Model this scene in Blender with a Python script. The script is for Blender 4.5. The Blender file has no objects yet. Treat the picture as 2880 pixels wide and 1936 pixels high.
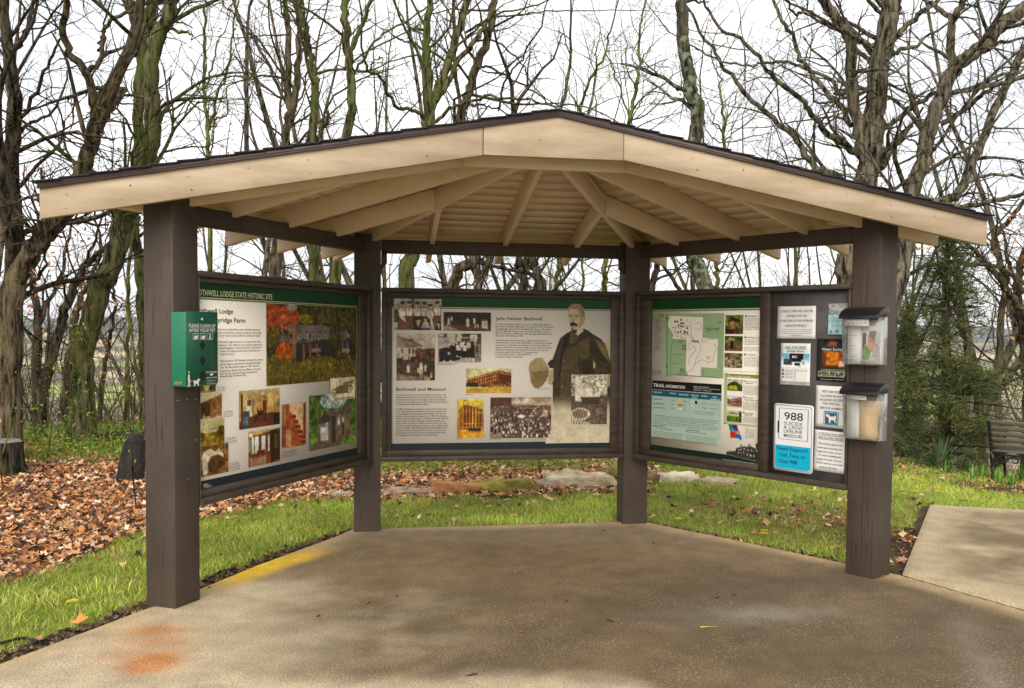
import bpy, math, random
import numpy as np
from mathutils import Matrix, Vector
rng = np.random.default_rng(7)
random.seed(7)
SC = bpy.context.scene
COL = SC.collection

# ------------------------------------------------------------------ camera
F_PX, W_PX, H_PX = 2634.263, 2880.0, 1936.0
YAW, PIT, ROL = 0.183, -0.0422, -0.0091
SX, SY = 96.187, 79.096
CAM = np.array([-1.023, -7.3738, 1.5422])
def _rot():
    c, s = math.cos(YAW), math.sin(YAW); A = np.array([[c, -s, 0], [s, c, 0], [0, 0, 1.]])
    c, s = math.cos(PIT), math.sin(PIT); B = np.array([[1, 0, 0], [0, c, s], [0, -s, c]])
    c, s = math.cos(ROL), math.sin(ROL); C = np.array([[c, 0, -s], [0, 1, 0], [s, 0, c]])
    return C @ B @ A
RM = _rot()
cam_data = bpy.data.cameras.new('camera'); cam = bpy.data.objects.new('camera', cam_data); COL.objects.link(cam)
SC.camera = cam
cam_data.sensor_width = 36; cam_data.lens = F_PX / W_PX * 36
cam_data.shift_x = -SX / W_PX; cam_data.shift_y = SY / W_PX
cam_data.clip_start = 0.05; cam_data.clip_end = 30000
_r, _f, _u = RM[0], RM[1], RM[2]
cam.matrix_world = Matrix([[_r[0], _u[0], -_f[0], CAM[0]], [_r[1], _u[1], -_f[1], CAM[1]], [_r[2], _u[2], -_f[2], CAM[2]], [0, 0, 0, 1]])
def ray(x, y): return RM.T @ np.array([(x - 1440 - SX) / F_PX, 1, -(y - 968 - SY) / F_PX])
def at_depth(x, y, d): return CAM + ray(x, y) * d

# ------------------------------------------------------------------ world, sun, exposure
SUN_EL, SUN_AZ = math.radians(34), math.radians(200)      # azimuth of the sun, clockwise from +Y
world = bpy.data.worlds.new('World'); SC.world = world; world.use_nodes = True
nt = world.node_tree; nt.nodes.clear()
o_ = nt.nodes.new('ShaderNodeOutputWorld'); bg = nt.nodes.new('ShaderNodeBackground'); sky = nt.nodes.new('ShaderNodeTexSky')
sky.sky_type = 'NISHITA'; sky.sun_disc = False; sky.sun_elevation = SUN_EL; sky.sun_rotation = SUN_AZ
tc = nt.nodes.new('ShaderNodeTexCoord'); mp = nt.nodes.new('ShaderNodeMapping'); mp.inputs['Scale'].default_value = (1, 1, 3.2)
nz = nt.nodes.new('ShaderNodeTexNoise'); nz.inputs['Scale'].default_value = 2.2; nz.inputs['Detail'].default_value = 6
cr = nt.nodes.new('ShaderNodeValToRGB')
cr.color_ramp.elements[0].position = .34; cr.color_ramp.elements[0].color = (7.4, 7.6, 8.0, 1)
cr.color_ramp.elements[1].position = .62; cr.color_ramp.elements[1].color = (10.6, 10.6, 10.7, 1)
mx = nt.nodes.new('ShaderNodeMix'); mx.data_type = 'RGBA'; mx.inputs[0].default_value = .93
nt.links.new(tc.outputs['Generated'], mp.inputs[0]); nt.links.new(mp.outputs[0], nz.inputs['Vector']); nt.links.new(nz.outputs[0], cr.inputs[0])
nt.links.new(sky.outputs[0], mx.inputs[6]); nt.links.new(cr.outputs[0], mx.inputs[7]); nt.links.new(mx.outputs[2], bg.inputs[0])
bg.inputs[1].default_value = 0.066
nt.links.new(bg.outputs[0], o_.inputs[0])
sun_d = bpy.data.lights.new('sun', 'SUN'); sun_d.energy = 1.5; sun_d.angle = math.radians(48); sun_d.color = (1, .91, .78)
sun = bpy.data.objects.new('sun', sun_d); COL.objects.link(sun)
sd = Vector((math.sin(SUN_AZ) * math.cos(SUN_EL), math.cos(SUN_AZ) * math.cos(SUN_EL), math.sin(SUN_EL)))
sun.rotation_euler = sd.to_track_quat('Z', 'Y').to_euler()
SC.view_settings.view_transform = 'Standard'; SC.view_settings.look = 'None'; SC.view_settings.gamma = 1
SC.view_settings.exposure = 1.15
SC.render.engine = 'CYCLES'
SC.cycles.max_bounces = 8; SC.cycles.transparent_max_bounces = 12

# ------------------------------------------------------------------ helpers
def lin(c):
    c = np.asarray(c, float) / 255.
    return np.where(c <= .04045, c / 12.92, ((c + .055) / 1.055) ** 2.4)
def L4(*c): return tuple(lin(c)) + (1,)
ORG = {}
def raw_mesh(name, V, Fc, mat=None, smooth=False, colors=None, uniform=None):
    """V (n,3); Fc list of arrays of equal-size polygons or one array"""
    me = bpy.data.meshes.new(name)
    V = np.asarray(V, np.float32)
    arrs = Fc if isinstance(Fc, list) and len(Fc) and isinstance(Fc[0], np.ndarray) and Fc[0].ndim == 2 else None
    if arrs is None:
        if isinstance(Fc, np.ndarray): arrs = [Fc]
        else:
            by = {}
            for f in Fc: by.setdefault(len(f), []).append(f)
            arrs = [np.array(v) for v in by.values()]
    arrs = [a for a in arrs if len(a)]
    nl = sum(a.size for a in arrs); npoly = sum(len(a) for a in arrs)
    me.vertices.add(len(V)); me.vertices.foreach_set('co', V.ravel())
    me.loops.add(nl); me.polygons.add(npoly)
    me.loops.foreach_set('vertex_index', np.concatenate([a.ravel() for a in arrs]).astype(np.int32))
    st = []; k = 0
    for a in arrs:
        st.append(k + np.arange(len(a)) * a.shape[1]); k += a.size
    me.polygons.foreach_set('loop_start', np.concatenate(st).astype(np.int32))
    if smooth: me.polygons.foreach_set('use_smooth', np.ones(npoly, bool))
    me.update(calc_edges=True); me.validate()
    if colors is not None:
        a = me.color_attributes.new('tint', 'FLOAT_COLOR', 'POINT')
        cc = np.ones((len(V), 4), np.float32); cc[:, :colors.shape[1]] = colors
        a.data.foreach_set('color', cc.ravel())
    if mat: me.materials.append(mat)
    return me
def obj(name, V, Fc, mat, parent=None, smooth=False, colors=None, bevel=0, seg=1):
    V = np.asarray(V, float)
    org = ORG.get(parent.name, np.zeros(3)) if parent else np.zeros(3)
    me = raw_mesh(name, V - org, Fc, mat, smooth, colors)
    o = bpy.data.objects.new(name, me); COL.objects.link(o)
    if parent: o.parent = parent; ORG[o.name] = org
    if bevel:
        b = o.modifiers.new('bevel', 'BEVEL'); b.width = bevel; b.segments = seg; b.limit_method = 'ANGLE'
    return o
def tag(o, label=None, cat=None, group=None, kind=None):
    if label: o['label'] = label
    if cat: o['category'] = cat
    if group: o['group'] = group
    if kind: o['kind'] = kind
    return o
def thing(name, loc, label, cat, group=None):
    o = bpy.data.objects.new(name, None); COL.objects.link(o); o.location = loc; o.empty_display_size = .1
    ORG[o.name] = np.array(loc, float)
    return tag(o, label, cat, group)
class MB:
    def __init__(s): s.V = []; s.F = []; s.n = 0
    def add(s, V, F):
        s.V.append(np.asarray(V, float)); s.F += [tuple(i + s.n for i in f) for f in F]; s.n += len(V); return s
    def box8(s, B, T):   # bottom loop, top loop (each n pts, ccw seen from above)
        n = len(B); F = [tuple(range(n))[::-1], tuple(range(n, 2 * n))] + [(i, (i + 1) % n, n + (i + 1) % n, n + i) for i in range(n)]
        return s.add(list(B) + list(T), F)
    def box(s, c, size, R=None):
        c = np.array(c, float); h = np.array(size, float) / 2
        R = np.eye(3) if R is None else R
        q = [(-1, -1), (1, -1), (1, 1), (-1, 1)]
        return s.box8([c + R @ (h * np.array([a, b, -1])) for a, b in q], [c + R @ (h * np.array([a, b, 1])) for a, b in q])
    def tube(s, P, r, n=8):
        P = np.asarray(P, float); r = np.broadcast_to(r, len(P)); T = np.gradient(P, axis=0); T /= np.linalg.norm(T, axis=1)[:, None]
        ref = np.array([0, 0, 1.]) if abs(T[:, 2]).mean() < .8 else np.array([1., 0, 0])
        u = np.cross(T, ref); u /= np.linalg.norm(u, axis=1)[:, None]; v = np.cross(T, u)
        a = np.arange(n) / n * 2 * np.pi
        V = (P[:, None] + r[:, None, None] * (np.cos(a)[None, :, None] * u[:, None] + np.sin(a)[None, :, None] * v[:, None])).reshape(-1, 3)
        m = len(P); F = [(i * n + j, i * n + (j + 1) % n, (i + 1) * n + (j + 1) % n, (i + 1) * n + j) for i in range(m - 1) for j in range(n)]
        F += [tuple(range(n))[::-1], tuple((m - 1) * n + j for j in range(n))]
        return s.add(V, F)
    def build(s, name, mat, parent=None, **k): return obj(name, np.concatenate(s.V), s.F, mat, parent, **k)
def rz(a): c, s = math.cos(a), math.sin(a); return np.array([[c, -s, 0], [s, c, 0], [0, 0, 1.]])

# ------------------------------------------------------------------ materials
def nodes(name):
    m = bpy.data.materials.new(name); m.use_nodes = True; t = m.node_tree
    return m, t, t.nodes['Principled BSDF']
def N(t, kind, **k):
    n = t.nodes.new(kind)
    for a, b in k.items():
        if a in n.inputs: n.inputs[a].default_value = b
        else: setattr(n, a, b)
    return n
def noise_mat(name, c1, c2, scale=8, stretch=(1, 1, 1), rough=.8, bump=.3, bscale=None, dist=.02, detail=6, lo=.35, hi=.65, spec=.3, c3=None):
    m, t, p = nodes(name)
    co = N(t, 'ShaderNodeTexCoord'); ma = N(t, 'ShaderNodeMapping'); ma.inputs['Scale'].default_value = stretch
    n1 = N(t, 'ShaderNodeTexNoise', Scale=scale, Detail=detail); r = N(t, 'ShaderNodeValToRGB')
    e = r.color_ramp.elements; e[0].position = lo; e[0].color = tuple(c1) + (1,); e[1].position = hi; e[1].color = tuple(c2) + (1,)
    if c3 is not None: x = e.new(.5 * (lo + hi)); x.color = tuple(c3) + (1,)
    n2 = N(t, 'ShaderNodeTexNoise', Scale=bscale or scale * 4, Detail=8); b = N(t, 'ShaderNodeBump', Strength=bump, Distance=dist)
    l = t.links.new
    l(co.outputs['Object'], ma.inputs[0]); l(ma.outputs[0], n1.inputs['Vector']); l(ma.outputs[0], n2.inputs['Vector'])
    l(n1.outputs[0], r.inputs[0]); l(r.outputs[0], p.inputs['Base Color']); l(n2.outputs[0], b.inputs['Height']); l(b.outputs[0], p.inputs['Normal'])
    p.inputs['Roughness'].default_value = rough; p.inputs['Specular IOR Level'].default_value = spec
    return m
def plain(name, c, rough=.5, metal=0, spec=.5):
    m, t, p = nodes(name)
    n1 = N(t, 'ShaderNodeTexNoise', Scale=60., Detail=3.); mxx = N(t, 'ShaderNodeMix', data_type='RGBA', blend_type='MULTIPLY')
    mxx.inputs[0].default_value = .18; mxx.inputs[6].default_value = tuple(c) + (1,)
    t.links.new(n1.outputs[0], mxx.inputs[7]); t.links.new(mxx.outputs[2], p.inputs['Base Color'])
    p.inputs['Roughness'].default_value = rough; p.inputs['Metallic'].default_value = metal; p.inputs['Specular IOR Level'].default_value = spec
    return m
def tint_mat(name, rough=.6, spec=.3, noise=.0, nscale=30., trans=0., bump=0):
    m, t, p = nodes(name)
    a = N(t, 'ShaderNodeVertexColor', layer_name='tint'); src = a.outputs[0]
    if noise:
        n1 = N(t, 'ShaderNodeTexNoise', Scale=nscale, Detail=5.); co = N(t, 'ShaderNodeTexCoord'); t.links.new(co.outputs['Object'], n1.inputs['Vector'])
        hs = N(t, 'ShaderNodeMapRange'); hs.inputs[3].default_value = 1 - noise; hs.inputs[4].default_value = 1 + noise; hs.inputs[1].default_value = .3; hs.inputs[2].default_value = .7
        vm = N(t, 'ShaderNodeVectorMath', operation='SCALE'); t.links.new(n1.outputs[0], hs.inputs[0]); t.links.new(src, vm.inputs[0]); t.links.new(hs.outputs[0], vm.inputs[3]); src = vm.outputs[0]
        if bump:
            b = N(t, 'ShaderNodeBump', Strength=bump, Distance=.02); t.links.new(n1.outputs[0], b.inputs['Height']); t.links.new(b.outputs[0], p.inputs['Normal'])
    t.links.new(src, p.inputs['Base Color']); p.inputs['Roughness'].default_value = rough; p.inputs['Specular IOR Level'].default_value = spec
    if trans:
        tr = N(t, 'ShaderNodeBsdfTranslucent'); ms = N(t, 'ShaderNodeMixShader'); ms.inputs[0].default_value = trans
        t.links.new(src, tr.inputs[0]); t.links.new(p.outputs[0], ms.inputs[1]); t.links.new(tr.outputs[0], ms.inputs[2]); t.links.new(ms.outputs[0], t.nodes['Material Output'].inputs[0])
    return m
def sawn(name, c1, c2, ax=0.0, wear=.12):
    """painted rough-sawn timber: saw arcs, grain, checks"""
    m, t, p = nodes(name); l = t.links.new
    co = N(t, 'ShaderNodeTexCoord')
    n1 = N(t, 'ShaderNodeTexNoise', Scale=3., Detail=6.); r = N(t, 'ShaderNodeValToRGB')
    e = r.color_ramp.elements; e[0].position = .3; e[0].color = tuple(c1) + (1,); e[1].position = .7; e[1].color = tuple(c2) + (1,)
    ma = N(t, 'ShaderNodeMapping'); ma.inputs['Location'].default_value = (.4, .3, -.15); ma.inputs['Scale'].default_value = (1, 1, 1)
    w = N(t, 'ShaderNodeTexWave', wave_type='RINGS', rings_direction='SPHERICAL', Scale=42., Distortion=3., Detail=3.); w.inputs['Detail Scale'].default_value = 1.2
    g = N(t, 'ShaderNodeTexNoise', Scale=5., Detail=8.); mg = N(t, 'ShaderNodeMapping'); mg.inputs['Scale'].default_value = (14, 14, .8)
    f = N(t, 'ShaderNodeTexNoise', Scale=90., Detail=5.)
    m1 = N(t, 'ShaderNodeMath', operation='MULTIPLY_ADD'); m1.inputs[1].default_value = .22
    m2 = N(t, 'ShaderNodeMath', operation='MULTIPLY_ADD'); m2.inputs[1].default_value = .7
    b = N(t, 'ShaderNodeBump', Strength=.5, Distance=.005)
    l(co.outputs['Object'], n1.inputs['Vector']); l(co.outputs['Object'], ma.inputs[0]); l(ma.outputs[0], w.inputs['Vector'])
    l(co.outputs['Object'], mg.inputs[0]); l(mg.outputs[0], g.inputs['Vector']); l(co.outputs['Object'], f.inputs['Vector'])
    l(w.outputs[0], m1.inputs[0]); l(g.outputs[0], m1.inputs[2]); l(f.outputs[0], m2.inputs[0]); l(m1.outputs[0], m2.inputs[2])
    l(m2.outputs[0], b.inputs['Height']); l(b.outputs[0], p.inputs['Normal'])
    mm = N(t, 'ShaderNodeMix', data_type='RGBA', blend_type='MULTIPLY'); mm.inputs[0].default_value = .55
    r2 = N(t, 'ShaderNodeValToRGB'); e = r2.color_ramp.elements; e[0].position = .28; e[0].color = (.35, .33, .32, 1); e[1].position = .45; e[1].color = (1, 1, 1, 1)
    l(g.outputs[0], r2.inputs[0]); l(n1.outputs[0], r.inputs[0]); l(r.outputs[0], mm.inputs[6]); l(r2.outputs[0], mm.inputs[7]); l(mm.outputs[2], p.inputs['Base Color'])
    p.inputs['Roughness'].default_value = .62; p.inputs['Specular IOR Level'].default_value = .35
    return m
M = {}
M['brown'] = sawn('brown_painted_timber', lin((64, 54, 47)), lin((79, 68, 60)))
M['brown2'] = noise_mat('brown_painted_trim', lin((60, 51, 45)), lin((76, 66, 58)), 6, (1, 1, 6), .5, .35, 60, .004)
M['beige'] = noise_mat('beige_painted_wood', lin((162, 143, 119)), lin((186, 168, 146)), 2.5, (1, 1, 5), .6, .35, 40, .004)
M['beige_in'] = noise_mat('beige_painted_rafter', lin((212, 188, 162)), lin((222, 200, 174)), 3, (1, 1, 3), .6, .3, 40, .004)
M['drip'] = plain('brown_metal_drip_edge', lin((72, 58, 58)), .42, 0, .5)
M['shingle'] = noise_mat('dark_asphalt_shingle', lin((38, 42, 48)), lin((70, 74, 80)), 60, (1, 1, 1), .95, .8, 200, .01)
M['dark'] = plain('black_paint', (.012, .012, .013), .45)
M['board_dark'] = noise_mat('charcoal_pin_board', lin((70, 68, 68)), lin((86, 84, 83)), 9, (1, 1, 1), .85, .2, 300, .002)
M['paper'] = plain('white_paper', (.80, .79, .78), .75, 0, .2)
M['poster'] = plain('poster_white', (.86, .81, .72), .4, 0, .25)
M['image'] = tint_mat('printed_image', .4, .22)
M['image_matte'] = tint_mat('printed_paper_image', .7, .2)
def ink(name, c, rough=.4): return plain('ink_' + name, lin(c), rough, 0, .22)
M['green_band'] = ink('dark_green', (10, 62, 24)); M['olive'] = ink('olive', (122, 132, 62)); M['cream'] = ink('cream', (224, 222, 178))
M['navy'] = ink('dark_navy', (34, 42, 48)); M['dkgreen'] = ink('green_text', (22, 64, 44)); M['black'] = ink('black', (26, 26, 26)); M['white'] = ink('white', (238, 234, 226))
M['gray'] = ink('gray', (70, 68, 66))

# ------------------------------------------------------------------ text
TXT = {}
def text_geo(s, bold=0.0, spacing=1.0):
    key = (s, bold, spacing)
    if key in TXT: return TXT[key]
    cu = bpy.data.curves.new('t', 'FONT'); cu.body = s; cu.size = 1; cu.resolution_u = 2 if len(s) > 24 else 4; cu.offset = min(bold, .008); cu.space_character = spacing
    o = bpy.data.objects.new('t', cu); COL.objects.link(o)
    dg = bpy.context.evaluated_depsgraph_get(); me = bpy.data.meshes.new_from_object(o.evaluated_get(dg))
    V = np.zeros(len(me.vertices) * 3); me.vertices.foreach_get('co', V); V = V.reshape(-1, 3)
    Fc = [tuple(p.vertices) for p in me.polygons]
    bpy.data.objects.remove(o); bpy.data.curves.remove(cu); bpy.data.meshes.remove(me)
    if len(V) == 0: V = np.zeros((3, 3)); Fc = [(0, 1, 2)]
    TXT[key] = (V[:, :2], Fc); return TXT[key]
def text_lines(lines, plane, name, mat, parent, bold=0.0):
    """lines: (string, u0, zbase, u1 or None, capheight); plane(u, z, off) -> world"""
    if name in ('heading', 'caption', 'body_text', 'small_text', 'notice_text') and len(lines) > 1:     # each paragraph is a piece of its own
        grp = [[lines[0]]]
        for l_ in lines[1:]:
            q = grp[-1][-1]
            if abs(l_[1] - q[1]) < .08 and 0 < q[2] - l_[2] < 2.05 * max(l_[4], q[4]) + .012 * (name == 'notice_text') + .004: grp[-1].append(l_)
            else: grp.append([l_])
        if len(grp) > 1: return [text_lines(g_, plane, name, mat, parent, bold) if len(g_) == 1 else _text(g_, plane, name, mat, parent, bold) for g_ in grp]
    return _text(lines, plane, name, mat, parent, bold)
def _text(lines, plane, name, mat, parent, bold):
    mb = MB()
    for s, u0, z, u1, ch in lines:
        V, Fc = text_geo(s, bold)
        if u1 is None: kx = ch / .729
        else: kx = (u1 - u0) / max(V[:, 0].max() - V[:, 0].min(), 1e-6)
        x0 = V[:, 0].min()
        P = [plane(u0 + (a - x0) * kx, z + b * ch / .729) for a, b in V]
        mb.add(P, Fc)
    return mb.build(name, mat, parent)

# ------------------------------------------------------------------ numpy picture painter
def vnoise(nx, ny, sc, seed):
    g = np.random.default_rng(seed).random((int(ny / sc) + 3, int(nx / sc) + 3))
    y = np.arange(ny) / sc; x = np.arange(nx) / sc; yi = y.astype(int); xi = x.astype(int); fy = (y - yi)[:, None]; fx = (x - xi)[None]
    fy = fy * fy * (3 - 2 * fy); fx = fx * fx * (3 - 2 * fx)
    a = g[yi][:, xi]; b = g[yi][:, xi + 1]; c = g[yi + 1][:, xi]; d = g[yi + 1][:, xi + 1]
    return (a * (1 - fx) + b * fx) * (1 - fy) + (c * (1 - fx) + d * fx) * fy
def soften(c, seed, k=1, grain=.07):
    c = c.astype(float)
    for _ in range(k):
        p = np.pad(c, ((1, 1), (1, 1), (0, 0)), 'edge'); c = (p[:-2, 1:-1] + p[2:, 1:-1] + p[1:-1, :-2] + p[1:-1, 2:] + 3 * p[1:-1, 1:-1]) / 7
    g = np.random.default_rng(seed); n = g.normal(size=c.shape[:2]) * grain + (vnoise(c.shape[1], c.shape[0], 5, seed) - .5) * grain * 3 + (vnoise(c.shape[1], c.shape[0], 14, seed + 1) - .5) * grain * 3
    return np.clip(c * (1 + n[..., None]), 0, 255)
class Pic:
    def __init__(s, x0, y0, x1, y1, nx, ny, bgc=(200, 200, 200), seed=1):
        s.nx, s.ny = nx, ny; s.X, s.Y = np.meshgrid(np.linspace(x0, x1, nx), np.linspace(y0, y1, ny)); s.c = np.zeros((ny, nx, 3)) + np.array(bgc, float); s.seed = seed
        s.a = np.ones((ny, nx))
    def inpoly(s, P):
        m = np.zeros(s.X.shape, bool); n = len(P)
        for i in range(n):
            x1, y1 = P[i]; x2, y2 = P[(i + 1) % n]
            if y1 == y2: continue
            c = ((y1 > s.Y) != (y2 > s.Y)) & (s.X < (x2 - x1) * (s.Y - y1) / (y2 - y1) + x1); m ^= c
        return m
    def put(s, m, col, amp=0, sc=3):
        s.seed += 1; c = np.array(col, float)
        if amp: f = 1 + amp * (vnoise(s.nx, s.ny, sc, s.seed) * 2 - 1) + amp * .6 * (vnoise(s.nx, s.ny, max(1, sc / 2.5), s.seed + 99) * 2 - 1); col = np.clip(c[None, None] * f[..., None], 0, 255); s.c = np.where(m[..., None], col, s.c)
        else: s.c = np.where(m[..., None], c, s.c)
        return s
    def P(s, P, col, amp=0, sc=3): return s.put(s.inpoly(P), col, amp, sc)
    def R(s, x0, y0, x1, y1, col, amp=0, sc=3): return s.put((s.X >= x0) & (s.X < x1) & (s.Y >= y0) & (s.Y < y1), col, amp, sc)
    def E(s, x, y, a, b, col, amp=0, sc=3): return s.put(((s.X - x) / a) ** 2 + ((s.Y - y) / b) ** 2 < 1, col, amp, sc)
    def Ln(s, x0, y0, x1, y1, w, col):
        d = np.array([x1 - x0, y1 - y0], float); L = d @ d + 1e-9; t = np.clip(((s.X - x0) * d[0] + (s.Y - y0) * d[1]) / L, 0, 1)
        return s.put(np.hypot(s.X - x0 - t * d[0], s.Y - y0 - t * d[1]) < w / 2, col)
    def blobs(s, x0, y0, x1, y1, n, r, cols, seed=0, asp=1):
        g = np.random.default_rng(seed + 5)
        for i in range(n): s.E(g.uniform(x0, x1), g.uniform(y0, y1), r * g.uniform(.5, 1.3), r * asp * g.uniform(.5, 1.3), cols[g.integers(len(cols))])
        return s
def person_fig(p, x, y, h, coat, skin=(190, 170, 150), legs=None):   # small standing figure of a printed photograph
    p.E(x, y + h * .1, h * .08, h * .1, skin); p.E(x, y + h * .04, h * .085, h * .06, (60, 48, 40)); p.P([(x - h * .16, y + h * .22), (x + h * .16, y + h * .22), (x + h * .13, y + h * .58), (x - h * .13, y + h * .58)], coat)
    p.P([(x - h * .13, y + h * .55), (x + h * .13, y + h * .55), (x + h * .17, y + h), (x - h * .17, y + h)], legs or coat)

# ------------------------------------------------------------------ terrain
HC = np.array([0., -5.5])
def sst(a, b, x): t = np.clip((x - a) / (b - a), 0, 1); return t * t * (3 - 2 * t)
def terrain(x, y):
    x = np.asarray(x, float); y = np.asarray(y, float)
    r = np.hypot(x - HC[0], y - HC[1]); az = np.arctan2(x - HC[0], y - HC[1])
    z = -.035 - .10 * np.clip(x - 3.4, 0, 9) * sst(0, 2.2, y)
    z = z + .012 * np.sin(x * 2.1 + 1) * np.sin(y * 1.7) * sst(1.6, 3, np.abs(y + .5))
    drop = .26 * np.maximum(r - 13, 0) * sst(12.5, 17, r)
    z = z - np.minimum(drop, 42 + 0 * drop)
    fr = sst(900, 4200, r)
    hill = fr * (88 + 26 * np.sin(az * 5 + 1.2) + 14 * np.sin(az * 13 + .4) + 7 * np.sin(az * 31 + 2)) + sst(150, 500, r) * (3.5 * np.sin(r / 95 + 3 * np.sin(az * 4)) * np.sin(az * 17))
    z = z + hill
    z = z + sst(7000, 8500, r) * -60
    return z
SLAB1 = [(-1.19, .035), (1.17, .03), (1.25, -.10), (1.70, -.80), (2.13, -1.52), (2.34, -1.88), (2.61, -2.705), (3.2, -4.6), (4.2, -8), (4.5, -12), (-8, -12), (-5.2, -7), (-2.72, -2.73), (-2.24, -1.89), (-2.03, -1.53), (-1.80, -1.06), (-1.55, -.63), (-1.30, -.20)]
SLAB2 = [(2.36, -1.87), (4.02, .40), (4.72, .05), (8.2, -1.7), (9.5, -6), (4.22, -8), (3.22, -4.6), (2.63, -2.70)]
def inpoly(x, y, P):
    m = np.zeros(np.shape(x), bool); n = len(P)
    for i in range(n):
        x1, y1 = P[i]; x2, y2 = P[(i + 1) % n]
        if y1 == y2: continue
        m ^= ((y1 > y) != (y2 > y)) & (x < (x2 - x1) * (y - y1) / (y2 - y1) + x1)
    return m
def edge_dist(x, y, P):
    d = np.full(np.shape(x), 1e9); n = len(P)
    for i in range(n):
        a = np.array(P[i]); b = np.array(P[(i + 1) % n]); e = b - a; t = np.clip(((x - a[0]) * e[0] + (y - a[1]) * e[1]) / (e @ e), 0, 1)
        d = np.minimum(d, np.hypot(x - a[0] - t * e[0], y - a[1] - t * e[1]))
    return d
BX = [-9, -5, -3.4, -3.1, -2.77, -2.4, -2.13, -1.87, -1.4, -1.1, -.8, -.4, .5, 1.3, 1.8, 2.1, 2.4, 3.2, 4.2, 6, 14]
BY = [-5, -2.6, -1.2, -.85, .25, .75, 1.15, 1.5, 1.62, 1.5, 1.38, 1.40, 1.5, 1.65, 1.9, 2.5, 4.6, 6.8, 7.8, 9.2, 11]
def wob(x, y, k=1.): return .16 * np.sin(x * 3.1 * k + 2 * np.sin(y * 2.3 * k)) + .12 * np.sin(y * 4.3 * k + 1.3 * np.sin(x * 5.1 * k)) + .07 * np.sin(x * 11 * k + y * 9 * k)
def leafness(x, y):
    """1 in the litter, 0 in the lawn"""
    return sst(-.14, .16, y - np.interp(x, BX, BY) + .55 * wob(x, y))
def patches(x, y):
    v = 0
    for cx_, cy_, a, b, w in ((2.6, .1, .55, .6, 1.), (1.95, .65, .5, .5, .6), (3.0, -.95, .42, .75, 1.5), (2.7, -1.35, .3, .5, 1.3), (3.5, .7, .9, .5, .4), (5.2, 4.8, 2.4, 1.0, .8), (7.3, 3.4, .9, .5, .7), (2.0, 2.2, 1.4, .4, .5), (-1.2, 1.2, .6, .3, .4)):
        v = v + w * np.exp(-((x - cx_) / a) ** 2 - ((y - cy_) / b) ** 2)
    return v
def bare(x, y):
    v = 0
    for cx_, cy_, a, b, w in ((6.9, 3.0, 1.2, .5, 1.), (2.95, -1.1, .32, .8, 1.), (7.6, 5.2, 1.6, .45, .9), (1.2, 1.52, 1.2, .12, .6), (-.3, 1.36, .6, .1, .5)):
        v = v + w * np.exp(-((x - cx_) / a) ** 2 - ((y - cy_) / b) ** 2)
    return v
radii = np.concatenate([np.arange(.0, 15, .13), 15 * (1.05 ** np.arange(0, 131))])
AZN = 440
az = np.linspace(0, 2 * np.pi, AZN, endpoint=False)
RR, AA = np.meshgrid(radii, az, indexing='ij'); TX = HC[0] + RR * np.sin(AA); TY = HC[1] + RR * np.cos(AA); TZ = terrain(TX, TY)
idx = np.arange(RR.size).reshape(RR.shape)
FT = np.stack([idx[:-1], np.roll(idx[:-1], -1, 1), np.roll(idx[1:], -1, 1), idx[1:]], -1).reshape(-1, 4)
TV = np.stack([TX, TY, TZ], -1).reshape(-1, 3)
lf = np.clip(leafness(TX, TY) + .5 * patches(TX, TY), 0, 1)[..., None]
near = (1 - sst(14, 22, RR))[..., None]
cg = lin((112, 116, 48)); cl = lin((104, 78, 54)); soil = lin((72, 58, 45))
colr = cg * (1 - lf) + cl * lf
sl = np.minimum(edge_dist(TX, TY, SLAB1), edge_dist(TX, TY, SLAB2))[..., None]
bs = np.clip(bare(TX, TY)[..., None] + (sl < .11), 0, 1)
colr = colr * (1 - bs) + soil * bs
# far land: brown-grey woods, pale fields
w1 = np.sin(AA * 23 + 2 * np.sin(RR / 140.)) * np.sin(RR / 170. + 3 * np.sin(AA * 7)); w1 = w1[..., None]
woods = lin((112, 100, 86)); field = lin((186, 172, 138)); gfield = lin((150, 160, 92))
far = np.where(w1 > .35, field, np.where(w1 < -.55, gfield, woods)); far = np.where((RR > 2300)[..., None], lin((84, 88, 84)), far)
far = np.where((RR < 330)[..., None], lin((110, 94, 76)), far)
colr = colr * near + far * (1 - near)
M['ground'] = tint_mat('ground_soil', .95, .1, .35, 9., bump=.6)
ground = obj('ground', TV, FT, M['ground'], None, True, colr.reshape(-1, 3)); tag(ground, kind='structure')

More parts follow.
